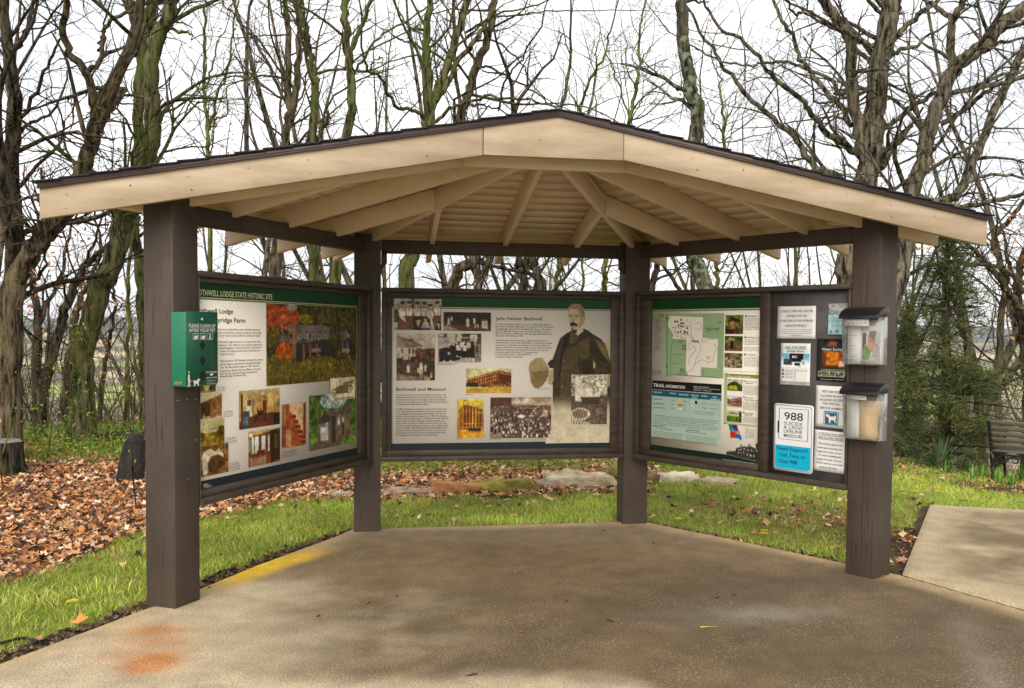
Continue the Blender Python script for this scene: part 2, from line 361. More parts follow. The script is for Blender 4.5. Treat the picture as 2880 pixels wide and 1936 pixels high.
# ------------------------------------------------------------------ concrete
def concrete_mat():
    m, t, p = nodes('wet_exposed_aggregate_concrete'); l = t.links.new
    a = N(t, 'ShaderNodeVertexColor', layer_name='tint'); co = N(t, 'ShaderNodeTexCoord')
    sp = N(t, 'ShaderNodeTexVoronoi', Scale=88.); sr = N(t, 'ShaderNodeValToRGB'); e = sr.color_ramp.elements
    e[0].position = .0; e[0].color = (1, 1, 1, 1); e[1].position = .40; e[1].color = (0, 0, 0, 1)
    cs = N(t, 'ShaderNodeSeparateColor'); th = N(t, 'ShaderNodeMath', operation='GREATER_THAN'); th.inputs[1].default_value = .40
    th2 = N(t, 'ShaderNodeMath', operation='LESS_THAN'); th2.inputs[1].default_value = .2
    mu = N(t, 'ShaderNodeMath', operation='MULTIPLY'); mu2 = N(t, 'ShaderNodeMath', operation='MULTIPLY')
    n = N(t, 'ShaderNodeTexNoise', Scale=110., Detail=6.); mr = N(t, 'ShaderNodeMapRange'); mr.inputs[1].default_value = .3; mr.inputs[2].default_value = .7; mr.inputs[3].default_value = .5; mr.inputs[4].default_value = 1.55
    n2 = N(t, 'ShaderNodeTexNoise', Scale=6., Detail=8.); mr2 = N(t, 'ShaderNodeMapRange'); mr2.inputs[1].default_value = .3; mr2.inputs[2].default_value = .7; mr2.inputs[3].default_value = .8; mr2.inputs[4].default_value = 1.16
    sc1 = N(t, 'ShaderNodeVectorMath', operation='SCALE'); sc2 = N(t, 'ShaderNodeVectorMath', operation='SCALE')
    mA = N(t, 'ShaderNodeMix', data_type='RGBA'); mA.inputs[7].default_value = (.56, .48, .35, 1)
    mB = N(t, 'ShaderNodeMix', data_type='RGBA'); mB.inputs[7].default_value = (.05, .04, .03, 1)
    for x in (sp, n, n2): l(co.outputs['Object'], x.inputs['Vector'])
    l(sp.outputs['Distance'], sr.inputs[0]); l(sp.outputs['Color'], cs.inputs[0]); l(cs.outputs[0], th.inputs[0]); l(cs.outputs[1], th2.inputs[0])
    l(sr.outputs[0], mu.inputs[0]); l(th.outputs[0], mu.inputs[1]); l(sr.outputs[0], mu2.inputs[0]); l(th2.outputs[0], mu2.inputs[1])
    l(n.outputs[0], mr.inputs[0]); l(n2.outputs[0], mr2.inputs[0]); l(a.outputs[0], sc1.inputs[0]); l(mr.outputs[0], sc1.inputs[3]); l(sc1.outputs[0], sc2.inputs[0]); l(mr2.outputs[0], sc2.inputs[3])
    mk = N(t, 'ShaderNodeMath', operation='MULTIPLY'); mk.inputs[1].default_value = .75; nS = N(t, 'ShaderNodeTexNoise', Scale=2.3, Detail=4.); mS = N(t, 'ShaderNodeMapRange'); mS.inputs[1].default_value = .35; mS.inputs[2].default_value = .65; mS.inputs[3].default_value = .15; mS.inputs[4].default_value = 1.; l(co.outputs['Object'], nS.inputs['Vector']); l(nS.outputs[0], mS.inputs[0]); mk0 = N(t, 'ShaderNodeMath', operation='MULTIPLY'); l(mu.outputs[0], mk0.inputs[0]); l(mS.outputs[0], mk0.inputs[1]); l(mk0.outputs[0], mk.inputs[0])
    mk2 = N(t, 'ShaderNodeMath', operation='MULTIPLY'); mk2.inputs[1].default_value = .6; l(mu2.outputs[0], mk2.inputs[0])
    l(mk.outputs[0], mA.inputs[0]); l(sc2.outputs[0], mA.inputs[6]); l(mk2.outputs[0], mB.inputs[0]); l(mA.outputs[2], mB.inputs[6]); l(mB.outputs[2], p.inputs['Base Color'])
    rg = N(t, 'ShaderNodeMapRange'); rg.inputs[3].default_value = .10; rg.inputs[4].default_value = .95; rg.inputs[2].default_value = .42; l(a.outputs[1], rg.inputs[0]); l(rg.outputs[0], p.inputs['Roughness'])
    b = N(t, 'ShaderNodeBump', Strength=.35, Distance=.003); l(n.outputs[0], b.inputs['Height']); l(b.outputs[0], p.inputs['Normal'])
    p.inputs['Specular IOR Level'].default_value = .4
    return m
M['concrete'] = concrete_mat()
def fbm(x, y, s=0):
    v = 0; a = 1.
    for i in range(5):
        k = 1.1 * 2 ** i; v = v + a * np.sin(x * k * 1.3 + s + 1.7 * np.sin(y * k * .9 + i + s)) * np.cos(y * k * 1.1 + 1.3 * np.sin(x * k * .7 + 2 * i)); a *= .55
    return v / 2
def slab(name, poly, colfn, cell=.035):
    P = np.array(poly); x0, y0 = P.min(0); x1, y1 = P.max(0)
    y0 = max(y0, -9.)
    # fine top: clip grid columns to polygon by snapping outside vertices to the outline
    nx = int((x1 - x0) / cell); ny = int((y1 - y0) / cell)
    X, Y = np.meshgrid(np.linspace(x0, x1, nx), np.linspace(y0, y1, ny))
    ins = inpoly(X, Y, poly)
    # nearest point on the outline
    d = np.full(X.shape, 1e9); QX = X.copy(); QY = Y.copy(); n = len(poly)
    for i in range(n):
        a = P[i]; b = P[(i + 1) % n]; e = b - a; t = np.clip(((X - a[0]) * e[0] + (Y - a[1]) * e[1]) / (e @ e), 0, 1)
        dx = a[0] + t * e[0]; dy = a[1] + t * e[1]; dd = np.hypot(X - dx, Y - dy); k = dd < d; d[k] = dd[k]; QX[k] = dx[k]; QY[k] = dy[k]
    use = ins | (d < cell * 1.5)
    out = use & ~ins; X = np.where(out, QX, X); Y = np.where(out, QY, Y); ed = np.where(out, 0, d)
    ii = np.arange(X.size).reshape(X.shape)
    q = use[:-1, :-1] & use[1:, :-1] & use[1:, 1:] & use[:-1, 1:] & (ins[:-1, :-1] | ins[1:, :-1] | ins[1:, 1:] | ins[:-1, 1:])
    Fq = np.stack([ii[:-1, :-1][q], ii[:-1, 1:][q], ii[1:, 1:][q], ii[1:, :-1][q]], -1)
    Z = -.012 * (1 - np.clip(ed / .035, 0, 1)) ** 2
    V = np.stack([X, Y, Z], -1).reshape(-1, 3); C = colfn(X, Y, ed).reshape(-1, 3)
    used = np.zeros(len(V), bool); used[Fq.ravel()] = True; mp_ = np.cumsum(used) - 1; V = V[used]; C = C[used]; Fq = mp_[Fq]
    # skirt along the outline
    k = len(V); pts = []
    for i in range(n):
        a = P[i]; b = P[(i + 1) % n]; m_ = max(2, int(np.hypot(*(b - a)) / .1))
        for j in range(m_): pts.append(a + (b - a) * j / m_)
    pts = np.array(pts); m_ = len(pts)
    S = np.concatenate([np.c_[pts, np.full(m_, -.0118)], np.c_[pts, np.full(m_, -.14)]])
    sf = np.array([(k + i, k + (i + 1) % m_, k + m_ + (i + 1) % m_, k + m_ + i) for i in range(m_)])
    V = np.concatenate([V, S]); C = np.concatenate([C, np.tile(lin((110, 98, 80)), (2 * m_, 1))])
    o = obj(name, V, [Fq, sf], M['concrete'], None, True, C); tag(o, kind='structure'); return o
dry = lin((170, 155, 126)); wet = lin((120, 99, 67)); wet2 = lin((88, 73, 50)); tan_ = lin((166, 142, 102))
def c_main(X, Y, ed):
    f = fbm(X, Y, .3); f2 = fbm(X * 2.1 + 5, Y * 2.1, 1.7)
    # wet field inside, dry apron towards the open side, tan rim
    arc_ = -3.22 - 1.5 * np.maximum(X + .25, 0) ** 2 * 1.0; f6 = fbm(X * 5 + 2, Y * 6, 2.1); wetm = sst(-.16, .14, Y - arc_ + .06 * f + .05 * f2 + .09 * f6); wetm = .12 + .88 * wetm
    left = sst(-.9, -1.9, X + .35 * f + .12 * f2) * sst(-1.1, -1.9, Y + .4 * f2)
    streak = sst(-2.3, -2.7, Y + .18 * f) * sst(.1, .5, X) * .35
    wetm = np.clip(wetm - .95 * left, 0, 1)
    blot = sst(.35, .75, .5 + .5 * fbm(X * 3.2 + 7, Y * 3.6, 5.5)); wetm = wetm * (1 - .35 * blot * sst(-1.0, -1.9, Y) * sst(-.2, -1.0, X))
    rim = 1 - sst(.02, .26, ed + .07 * f2)
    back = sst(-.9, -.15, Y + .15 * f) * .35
    f2_ = f2; f2 = f2 - 1.1 * sst(-1.0, -2.2, Y) + .25
    c = dry * (1 - wetm)[..., None] + (wet * (.5 + .5 * f2)[..., None].clip(0, 1) + wet2 * (1 - (.5 + .5 * f2)[..., None].clip(0, 1))) * wetm[..., None]
    f2 = f2_
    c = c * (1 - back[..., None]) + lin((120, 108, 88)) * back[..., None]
    c = c * (1 - .85 * rim[..., None]) + tan_ * .85 * rim[..., None]
    # damp dark blotches on the dry part
    dk = sst(.25, .7, f2 + .5 * f) * (1 - wetm) * .45
    c = c * (1 - dk[..., None]) + lin((98, 88, 66)) * dk[..., None]
    # light worn patch to the right
    lp = np.exp(-((X - 1.05) / .45) ** 2 - ((Y + 2.55) / .16) ** 2) * .5 * (.7 + .5 * f2)
    c = c * (1 - lp[..., None].clip(0, 1)) + lin((140, 136, 128)) * lp[..., None].clip(0, 1)
    lp = np.exp(-((X - .5 * (Y + 3.3) - 1.9) / .10) ** 2) * sst(-2.7, -3.0, Y) * .5 * (.6 + .6 * f)
    c = c * (1 - lp[..., None].clip(0, 1)) + lin((150, 142, 128)) * lp[..., None].clip(0, 1)
    # yellow algae along the left edge
    ye = np.exp(-((Y + 1.15 + .1 * f2) / .42) ** 4) * (1 - sst(.12, .30, ed + .04 * f2 - .06 * (Y + 1.15))) * (X < 0) * .95
    c = c * (1 - ye[..., None]) + lin((206, 166, 12)) * ye[..., None]
    # rust stains
    for (rx, ry, a, b, w) in ((-2.12, -2.34, .14, .10, 1.0), (-2.03, -2.86, .12, .12, 1.9), (-2.10, -2.74, .18, .08, .8), (-2.07, -2.55, .22, .12, .5)):
        g = w * np.exp(-((X - rx + .06 * f2) / a) ** 2 - ((Y - ry + .05 * f) / b) ** 2)
        g = np.clip(g * (.62 + .6 * fbm(X * 4.5 + rx, Y * 4, 4.2)), 0, .78)
        c = c * (1 - g[..., None]) + lin((168, 98, 32)) * g[..., None]
    return c
def c_side(X, Y, ed):
    f = fbm(X + 3, Y, .9); f2 = fbm(X * 2.1 + 1, Y * 2.1, 2.7)
    w = sst(.08, .42, ed + .12 * f) * sst(-.55, .5, f2 + .4)
    c = lin((164, 148, 116)) * (1 - w[..., None]) + lin((108, 92, 64)) * w[..., None]
    return c
slab('pavement', SLAB1, c_main)
slab('side_pavement', SLAB2, c_side)

# ------------------------------------------------------------------ shelter
S_ = 2.13; HW = .1008
PP = [np.array([-S_, -.866 * S_]), np.array([-S_ / 2, 0.]), np.array([S_ / 2, 0.]), np.array([S_, -.866 * S_])]
O2 = np.array([0., -.866 * S_])
PANG = [math.radians(60), 0, 0, math.radians(-60)]
def pdir(k): d = (PP[k + 1] - PP[k]) / S_; return d, np.array([d[1], -d[0]])
def P3(k, u, z, off):
    d, n = pdir(k); p = PP[k] + d * u + n * off; return np.array([p[0], p[1], z])
def pbox(mb, k, u0, u1, z0, z1, o0, o1):
    B = [P3(k, u0, z0, o1), P3(k, u1, z0, o1), P3(k, u1, z0, o0), P3(k, u0, z0, o0)]
    T = [P3(k, u0, z1, o1), P3(k, u1, z1, o1), P3(k, u1, z1, o0), P3(k, u0, z1, o0)]
    return mb.box8(B, T)
shelter = thing('information_shelter', (0, -1.845, 0), 'open timber information shelter with brown posts, cream rafters and low shingled roof', 'shelter')
RT = .2166     # facet slope
Z_AP = 2.75    # underside of the deck at the apex
for k, ang in enumerate(PANG):
    mb = MB(); zt = [2.30, 2.28, 2.28, 2.30][k]
    R = rz(ang); c = PP[k]
    mb.box((c[0], c[1], (zt - .05) / 2), (2 * HW, 2 * HW, zt + .05), R)
    o = mb.build('post', M['brown'], shelter, bevel=.006, seg=2)
for k in range(3):
    mb = MB(); e = .1 if k != 1 else HW + .002
    pbox(mb, k, e + .002 if k else .103, S_ - (HW + .002 if k < 2 else .103), 2.143, 2.245, -.045, .045)
    mb.build('beam', M['brown'], shelter, bevel=.004)
for sx in (-1, 1):   # small chamfered knee blocks
    x0 = sx * (S_ / 2 - HW - .002); x1 = sx * (S_ / 2 - HW - .045)
    pf = [(x0, 2.143), (x1, 2.143), (x1, 2.06), (x0, 2.015)]
    mb = MB(); mb.box8([(a, -.09, b) for a, b in pf], [(a, -.02, b) for a, b in pf]); mb.build('bracket', M['brown2'], shelter)
# rafters
FN = [np.array([-.8660254, .5]), np.array([0., 1.]), np.array([.8660254, .5])]
def facet_pt(i, r, a): n = FN[i]; t = np.array([n[1], -n[0]]); return O2 + n * r + t * a
def zdeck(r): return Z_AP - RT * r
def rafter(p, q, zp, zq, w=.04, dep=.14, name='rafter'):
    p = np.array(p, float); q = np.array(q, float); d = (q - p) / np.linalg.norm(q - p); s = np.array([-d[1], d[0]]) * w / 2
    B = [(*(p - s), zp - dep), (*(q - s), zq - dep), (*(q + s), zq - dep), (*(p + s), zp - dep)]
    T = [(*(p - s), zp), (*(q - s), zq), (*(q + s), zq), (*(p + s), zp)]
    return MB().box8(B, T).build(name, M['beige_in'], shelter, bevel=.003)
EAVE = 2.344
for i in range(3):
    for a in (-1.15, -.575, 0, .575, 1.15):
        if (i == 0 and a == -1.15) or (i == 2 and a == 1.15): continue
        r0 = max(.06, abs(a) / math.tan(math.radians(30)) + .03)
        rafter(facet_pt(i, r0, a), facet_pt(i, EAVE - .04, a), zdeck(r0) - .002, zdeck(EAVE - .04) - .002)
for ang in (120, 60):
    h = np.array([math.cos(math.radians(ang)), math.sin(math.radians(ang))]); Lh = 2.66
    rafter(O2 + h * .05, O2 + h * Lh, Z_AP - RT * .866 * .05 - .006, Z_AP - RT * .866 * Lh - .006, name='hip_rafter')
for sx in (-1, 1):
    xe_ = 2.10 if sx < 0 else 2.56
    rafter(O2 + np.array([sx * .05, 0]), O2 + np.array([sx * xe_, 0]), Z_AP - RT * .866 * .05 - .006, Z_AP - RT * .866 * xe_ - .006, name='hip_rafter')
    for xx in (.56, 1.12, 1.70):
        z = Z_AP - RT * .866 * xx - .004
        rafter((sx * xx, -1.867), (sx * xx, -2.108), z, z, .04, .10, 'outlooker')
YF = -2.148
mb = MB(); pf = [(-.51, 2.49), (.435, 2.49), (.435, 2.655), (-.51, 2.655)]
mb.box8([(a, -1.972, b) for a, b in pf], [(a, -1.934, b) for a, b in pf]); mb.build('header_board', M['beige_in'], shelter, bevel=.003)
# deck planks per facet + forward extension
deck = MB(); shg = MB()
def strip(mb, i, ra, rb, za, zb, th, side_ext=True, fwd=None):
    n = FN[i]; tn = math.tan(math.radians(30))
    def pt(r, a): return facet_pt(i, r, a)
    A0, A1, B1, B0 = pt(ra, -ra * tn), pt(ra, ra * tn), pt(rb, rb * tn), pt(rb, -rb * tn)
    mb.box8([(*A0, za), (*B0, zb), (*B1, zb), (*A1, za)], [(*A0, za + th), (*B0, zb + th), (*B1, zb + th), (*A1, za + th)])
def strip_f(mb, sx, ra, rb, za, zb, th, y1):
    xa, xb = sx * ra / .8660254, sx * rb / .8660254; y0 = O2[1] - .001
    q = [(xa, y0), (xb, y0), (xb, y1), (xa, y1)]
    if sx > 0: q = q[::-1]; zz = [za, zb, zb, za]
    zz = [za if abs(x_) == abs(xa) else zb for x_, _ in q]
    mb.box8([(x_, y_, z_) for (x_, y_), z_ in zip(q, zz)], [(x_, y_, z_ + th) for (x_, y_), z_ in zip(q, zz)])
r = .02
while r < EAVE - .01:
    r2 = min(r + .138, EAVE)
    for i in range(3): strip(deck, i, r, r2 - .0018, zdeck(r), zdeck(r2 - .0018), .017)
    for sx in (-1, 1): strip_f(deck, sx, r, r2 - .0018, zdeck(r), zdeck(r2 - .0018), .017, -2.108)
    r = r2
r = 0.0
while r < EAVE:
    r2 = min(r + .125, EAVE + .02)
    for i in range(3): strip(shg, i, r, r2 + .01, zdeck(r) + .041, zdeck(r2 + .01) + .050, .006)
    for sx in (-1, 1): strip_f(shg, sx, r, r2 + .01, zdeck(r) + .041, zdeck(r2 + .01) + .050, .006, YF - .022 - .01 * random.random())
    r = r2
deck.build('roof_deck', M['beige_in'], shelter)
shg.build('roof_shingles', M['shingle'], shelter)
# fascia boards and metal edge
def ztop(x): return 2.757 - .185 * abs(x)
def front(mb, xs, top, bot, y0, y1):
    pf = [(x, bot(x)) for x in xs] + [(x, top(x)) for x in xs[::-1]]
    n = len(xs)
    for a, b in zip(xs[:-1], xs[1:]):
        q = [(a, bot(a)), (b, bot(b)), (b, top(b)), (a, top(a))]
        mb.box8([(x, y0, z) for x, z in q], [(x, y1, z) for x, z in q])
for xa, xb in ((-2.706, -.425), (.384, 2.706)):
    front(m_ := MB(), [xa, xb], lambda x: ztop(x) + .03, lambda x: ztop(x) - .155, YF, YF + .036); m_.build('fascia_board', M['beige'], shelter, bevel=.003)
m_ = MB(); q = [(-.421, 2.5255), (.380, 2.5275), (.380, ztop(.38) + .03), (0, ztop(0) + .03), (-.421, ztop(.421) + .03)]
m_.box8([(x, YF - .003, z) for x, z in q], [(x, YF + .036, z) for x, z in q]); m_.build('fascia_board', M['beige'], shelter, bevel=.002)
for xa, xb in ((-2.712, 0), (0, 2.712)):
    front(m_ := MB(), [xa, xb], lambda x: ztop(x) + .036, lambda x: ztop(x) - .001, YF - .013, YF - .0035)
    front(m_, [xa, xb], lambda x: ztop(x) + .006, lambda x: ztop(x) - .001, YF - .018, YF - .0131)
    m_.build('drip_edge', M['drip'], shelter)

# ------------------------------------------------------------------ info panels
crop = {'A': (540, 800, 4.48), 'B': (540, 1050, 4.48), 'C3': (1080, 820, 6.4), 'C4': (1380, 820, 6.4), 'C5': (1080, 1040, 6.4), 'C6': (1820, 830, 6.4),
        'C7': (1820, 1050, 5.6), 'C8': (2160, 840, 3.0167), 'C9': (1880, 700, 2.24), 'c5': (940, 700, 2.24), 'px': (0, 0, 1)}
def pan(k, cn, X, Y, off=.07):
    x0, y0, s = crop[cn]; r = ray(x0 + X / s, y0 + Y / s); d, n = pdir(k)
    t = ((PP[k] + n * off - CAM[:2]) @ n) / (r[:2] @ n); p = CAM + r * t
    return (p[:2] - PP[k]) @ d, p[2]
SOFF = .064
def plane_of(k, off): return lambda u, z: P3(k, u, z, off)
def rect(mb, k, u0, z0, u1, z1, off):
    return mb.add([P3(k, u0, z0, off), P3(k, u1, z0, off), P3(k, u1, z1, off), P3(k, u0, z1, off)], [(0, 1, 2, 3)])
def cpoly(mb, k, pts, cn, off):
    uv = [pan(k, cn, *p) for p in pts]; return mb.add([P3(k, u, z, off) for u, z in uv], [tuple(range(len(pts)))])
def picture(k, tl, br, parent, fn, off, cell=.0042, name='photograph', mat=None, bgc=(180, 170, 150), alpha=None, uv=None):
    """tl/br = (crop, X, Y); fn paints a Pic whose coordinates are those of tl's crop"""
    (c0, X0, Y0), (c1, X1, Y1) = tl, br
    if uv: u0, z1, u1, z0 = uv
    else: u0, z1 = pan(k, c0, X0, Y0); u1, z0 = pan(k, c1, X1, Y1)
    a, b, s = crop[c0]; a1, b1, s1 = crop[c1]; X1 = (a1 + X1 / s1 - a) * s; Y1 = (b1 + Y1 / s1 - b) * s
    nx = max(6, int(round((u1 - u0) / cell))); ny = max(6, int(round((z1 - z0) / cell)))
    p = Pic(X0, Y0, X1, Y1, nx, ny, bgc, seed=int(abs(X0) + abs(Y0))); p.a = None; fn(p); p.c = soften(p.c, nx + ny, 2 if name == 'portrait' else 1, .035 if name == 'portrait' else .08)
    UU, ZZ = np.meshgrid(np.linspace(u0, u1, nx), np.linspace(z1, z0, ny)); d, n = pdir(k)
    V = np.stack([PP[k][0] + d[0] * UU + n[0] * off, PP[k][1] + d[1] * UU + n[1] * off, ZZ], -1).reshape(-1, 3)
    ii = np.arange(nx * ny).reshape(ny, nx); Fq = np.stack([ii[:-1, :-1], ii[1:, :-1], ii[1:, 1:], ii[:-1, 1:]], -1).reshape(-1, 4)
    if p.a is not None: Fq = Fq[p.a[:-1, :-1].ravel()]
    if len(Fq) and p.a is not None:
        used = np.zeros(len(V), bool); used[Fq.ravel()] = True; mp_ = np.cumsum(used) - 1; V = V[used]; cc = lin(p.c).reshape(-1, 3)[used]; Fq = mp_[Fq]
    else: cc = lin(p.c).reshape(-1, 3)
    return obj(name, V, Fq, mat or M['image'], parent, False, cc)
def frame_panel(k, ua, ub, label, la, lb):
    wl = .005 if k == 0 else .039; wr = .018 if k == 2 else .039
    d, n = pdir(k); c = PP[k] + d * S_ / 2 + n * .06
    th = thing('display_panel', (c[0], c[1], .54), label, 'display panel', 'display panels of the shelter')
    z0, z1 = .5395, 1.8745
    pbox(mb := MB(), k, ua + .02, ub - .02, z0 + .02, z1 - .02, .012, .05); mb.build('backing_board', M['brown2'], th)
    # outer moulding (butt jointed) and inner stop
    pbox(mb := MB(), k, ua, ub, z1 - .034, z1, .03, .112); mb.build('top_rail', M['brown2'], th, bevel=.003)
    pbox(mb := MB(), k, ua, ub, z0, z0 + .038, .03, .118); mb.build('bottom_rail', M['brown2'], th, bevel=.005, seg=2)
    for a, b in ((ua + .003, ua + .003 + wl), (ub - .003 - wr, ub - .003)):
        pbox(mb := MB(), k, a, b, z0 + .039, z1 - .035, .03, .104); mb.build('side_rail', M['brown2'], th, bevel=.003)
    return th
def inner_frame(th, k, u0, u1, z0=.622, z1=1.811, w=.032, zb=.578, zt=1.839, ua=None, ub=None):
    mb = MB(); ua = u0 - w if ua is None else ua; ub = u1 + w if ub is None else ub
    pbox(mb, k, ua, ub, z1, zt, .0505, .088); pbox(mb, k, ua, ub, zb, z0, .0505, .090)
    pbox(mb, k, ua, u0, z0 + .001, z1 - .001, .0505, .086); pbox(mb, k, u1, ub, z0 + .001, z1 - .001, .0505, .086)
    return mb.build('inner_frame', M['brown2'], th, bevel=.002)
def poster(th, k, u0, u1, z0=.622, z1=1.811):
    mb = MB(); pbox(mb, k, u0 - .004, u1 + .004, z0 - .004, z1 + .004, .0505, SOFF); o = mb.build('poster', M['poster'], th)
    return o
def flat(k, name, mat, parent, rects, off):
    mb = MB()
    for r_ in rects: rect(mb, k, *r_, off)
    return mb.build(name, mat, parent)
def tl_(k, cn, lines):   # (text, X0, Ybase, X1, capheight in crop px)
    out = []
    for s, X0, Y, X1, ch in lines:
        u0, z = pan(k, cn, X0, Y); u1, zz = pan(k, cn, X1, Y); _, zt = pan(k, cn, X0, Y - ch)
        if k == 0: _, zt = pan(k, cn, X1, Y - ch); z, zt = zz, zt
        out.append((s, u0, z, u1, zt - z))
    return out

# ---- back panel
pb = frame_panel(1, HW + .002, S_ - HW - .002, 'wide centre panel about a moustached man, with sepia photographs and portrait', 0, 0)
inner_frame(pb, 1, .183, 1.917, ua=.143, ub=S_ - .143)
po = poster(pb, 1, .183, 1.917)
flat(1, 'header_band', M['green_band'], po, [(.183, 1.732, 1.917, 1.811)], .0655)
flat(1, 'header_line', M['olive'], po, [(.183, 1.7195, 1.917, 1.7275)], .0655)
flat(1, 'footer_band', M['navy'], po, [(.183, .622, 1.917, .673)], .0655)
SEP = [(196, 178, 150), (60, 40, 30)]
def f_group(p):
    p.R(178, 130, 1030, 700, (150, 138, 118), .10, 6); p.R(178, 130, 1030, 230, (176, 164, 144), .06, 8); p.R(480, 130, 545, 330, (96, 74, 60)); p.R(178, 560, 330, 700, (176, 170, 150), .1, 4); p.R(178, 330, 260, 560, (80, 58, 44), .3, 3)
    p.P([(260, 440), (1020, 440), (1030, 700), (240, 700)], (44, 32, 28), .25, 4)
    for x, y, h in ((335, 232, 1), (452, 222, 0), (600, 228, 0), (722, 228, 0), (830, 268, 0), (960, 215, 1)):
        sh = (212, 203, 184); d = 62
        p.P([(x - d - 22, y + 100), (x - 30, y + 50), (x + 30, y + 50), (x + d + 22, y + 100), (x + d, y + 230), (x - d, y + 230)], (88, 70, 56))
        p.P([(x - d - 10, y + 105), (x - 28, y + 56), (x + 28, y + 56), (x + d + 10, y + 105), (x + d - 14, y + 215), (x - d + 14, y + 215)], sh, .06, 3)
        p.P([(x - 8, y + 60), (x + 8, y + 60), (x + 4, y + 130), (x - 4, y + 130)], (70, 56, 46))
        if h or x == 452: p.P([(x - 58, y + 215), (x + 58, y + 215), (x + 84, 700), (x - 84, 700)], (104, 70, 46), .15, 3)
        p.E(x, y, 38, 46, (176, 146, 118)); p.E(x, y - 28, 46, 28, (56, 42, 34))
    p.P([(250, 340), (290, 480), (400, 560), (385, 510), (310, 400)], (210, 200, 180)); p.P([(820, 440), (850, 440), (915, 690), (850, 690)], (190, 176, 156))
    for x, y in ((615, 570), (745, 510), (985, 590)): p.P([(x - 90, y + 150), (x - 40, y + 45), (x + 50, y + 45), (x + 90, y + 150)], (160, 150, 132) if x == 745 else (28, 24, 26)); p.P([(x - 12, y + 45), (x + 12, y + 45), (x, y + 110)], (206, 198, 182)); p.E(x, y, 34, 42, (180, 150, 122)); p.E(x, y - 36, 50, 18, (190, 170, 130) if x == 615 else (50, 40, 34))
def f_picnic(p):
    p.R(1072, 370, 1928, 720, (40, 32, 26), .35, 5); p.R(1072, 600, 1928, 720, (96, 62, 44), .25, 3); p.P([(1072, 560), (1200, 640), (1400, 720), (1072, 720)], (142, 130, 112), .12, 3)
    p.P([(1130, 540), (1330, 530), (1340, 600), (1150, 610)], (56, 40, 32)); p.E(1107, 580, 26, 50, (70, 56, 44))
    for x, y, h in ((1165, 450, 150), (1215, 430, 100), (1505, 460, 180), (1622, 468, 110), (1640, 570, 95), (1688, 570, 95), (1785, 490, 170), (1838, 490, 185)): person_fig(p, x, y, h, (206, 196, 178))
def f_house(p):
    p.R(225, 755, 915, 1100, (186, 172, 150), .04, 10); p.R(225, 1000, 570, 1330, (176, 164, 144), .10, 4)
    p.P([(225, 800), (500, 860), (640, 940), (740, 985), (560, 1010), (225, 1005)], (120, 100, 78), .08, 3); p.P([(225, 830), (260, 830), (400, 1000), (225, 1000)], (146, 130, 106))
    p.P([(415, 890), (490, 845), (540, 890)], (84, 64, 48)); p.R(440, 892, 515, 960, (140, 122, 100))
    for x in (330, 452, 525): p.R(x - 14, 1030, x + 14, 1120, (62, 44, 34)); p.R(x - 12, 1170, x + 12, 1240, (62, 44, 34))
    p.R(590, 1010, 680, 1100, (96, 70, 50), .2, 3); p.R(660, 1020, 672, 1110, (190, 176, 150))
    p.put((p.X > 560) & (p.Y > 1050 - .1 * (p.X - 560)) & (p.Y < 1340), (86, 58, 36), .5, 4); p.put((p.Y > 1230) & (p.X < 640), (80, 56, 42), .4, 5); p.put((p.X > 700) & (p.Y > 1250), (52, 48, 32), .2, 4)
    p.R(225, 1200, 330, 1320, (50, 36, 28), .3, 3); p.R(480, 1180, 560, 1290, (44, 34, 28), .3, 3)
    p.put((p.Y > 1480 + .15 * (p.X - 225)) & (p.X < 700), (132, 112, 90), .25, 4)
    p.blobs(640, 1480, 890, 1620, 14, 34, [(150, 120, 80), (90, 66, 40), (176, 156, 120)], 3)
    person_fig(p, 435, 1305, 150, (206, 194, 172)); person_fig(p, 665, 1260, 150, (210, 198, 176)); person_fig(p, 620, 1350, 120, (196, 184, 164)); person_fig(p, 745, 1310, 130, (204, 192, 170)); person_fig(p, 850, 1440, 110, (190, 178, 158))
def f_group2(p):
    p.R(975, 755, 1752, 1280, (186, 176, 160), .12, 4); p.R(975, 755, 1130, 830, (80, 70, 62)); p.R(990, 765, 1080, 815, (170, 162, 150)); p.R(1390, 755, 1752, 960, (70, 56, 48), .3, 4); p.R(1550, 770, 1665, 920, (206, 198, 184)); p.R(1330, 820, 1700, 836, (196, 186, 170)); p.R(1288, 755, 1300, 900, (50, 42, 38))
    for i in range(9): p.R(985, 870 + i * 22, 1280, 874 + i * 22, (150, 138, 124))
    p.P([(985, 1050), (1180, 980), (1330, 900), (1620, 900), (1640, 1200), (1500, 1190), (1300, 1250), (1000, 1270)], (34, 26, 24), .3, 4); p.R(1640, 930, 1752, 1280, (120, 108, 92), .5, 3)
    for x, y in ((1160, 1000), (1250, 960), (1310, 930), (1375, 870), (1440, 920), (1520, 910), (1590, 880), (1170, 1120), (1370, 1040), (1450, 990), (1630, 940)): p.E(x, y, 22, 26, (190, 168, 144))
    for x, y in ((1330, 1000), (1400, 950), (1520, 960), (1450, 1010)): p.P([(x - 40, y - 40), (x + 40, y - 40), (x + 34, y + 60), (x - 30, y + 60)], (206, 198, 182))
    for x, y in ((1080, 1255), (1195, 1255), (1320, 1165), (1375, 1185), (1545, 1205)): p.E(x, y, 18, 16, (210, 200, 184))
    p.P([(1300, 1280), (1400, 1200), (1500, 1195), (1580, 1280)], (176, 166, 150), .2, 3); p.E(1610, 1250, 32, 28, (200, 190, 176))
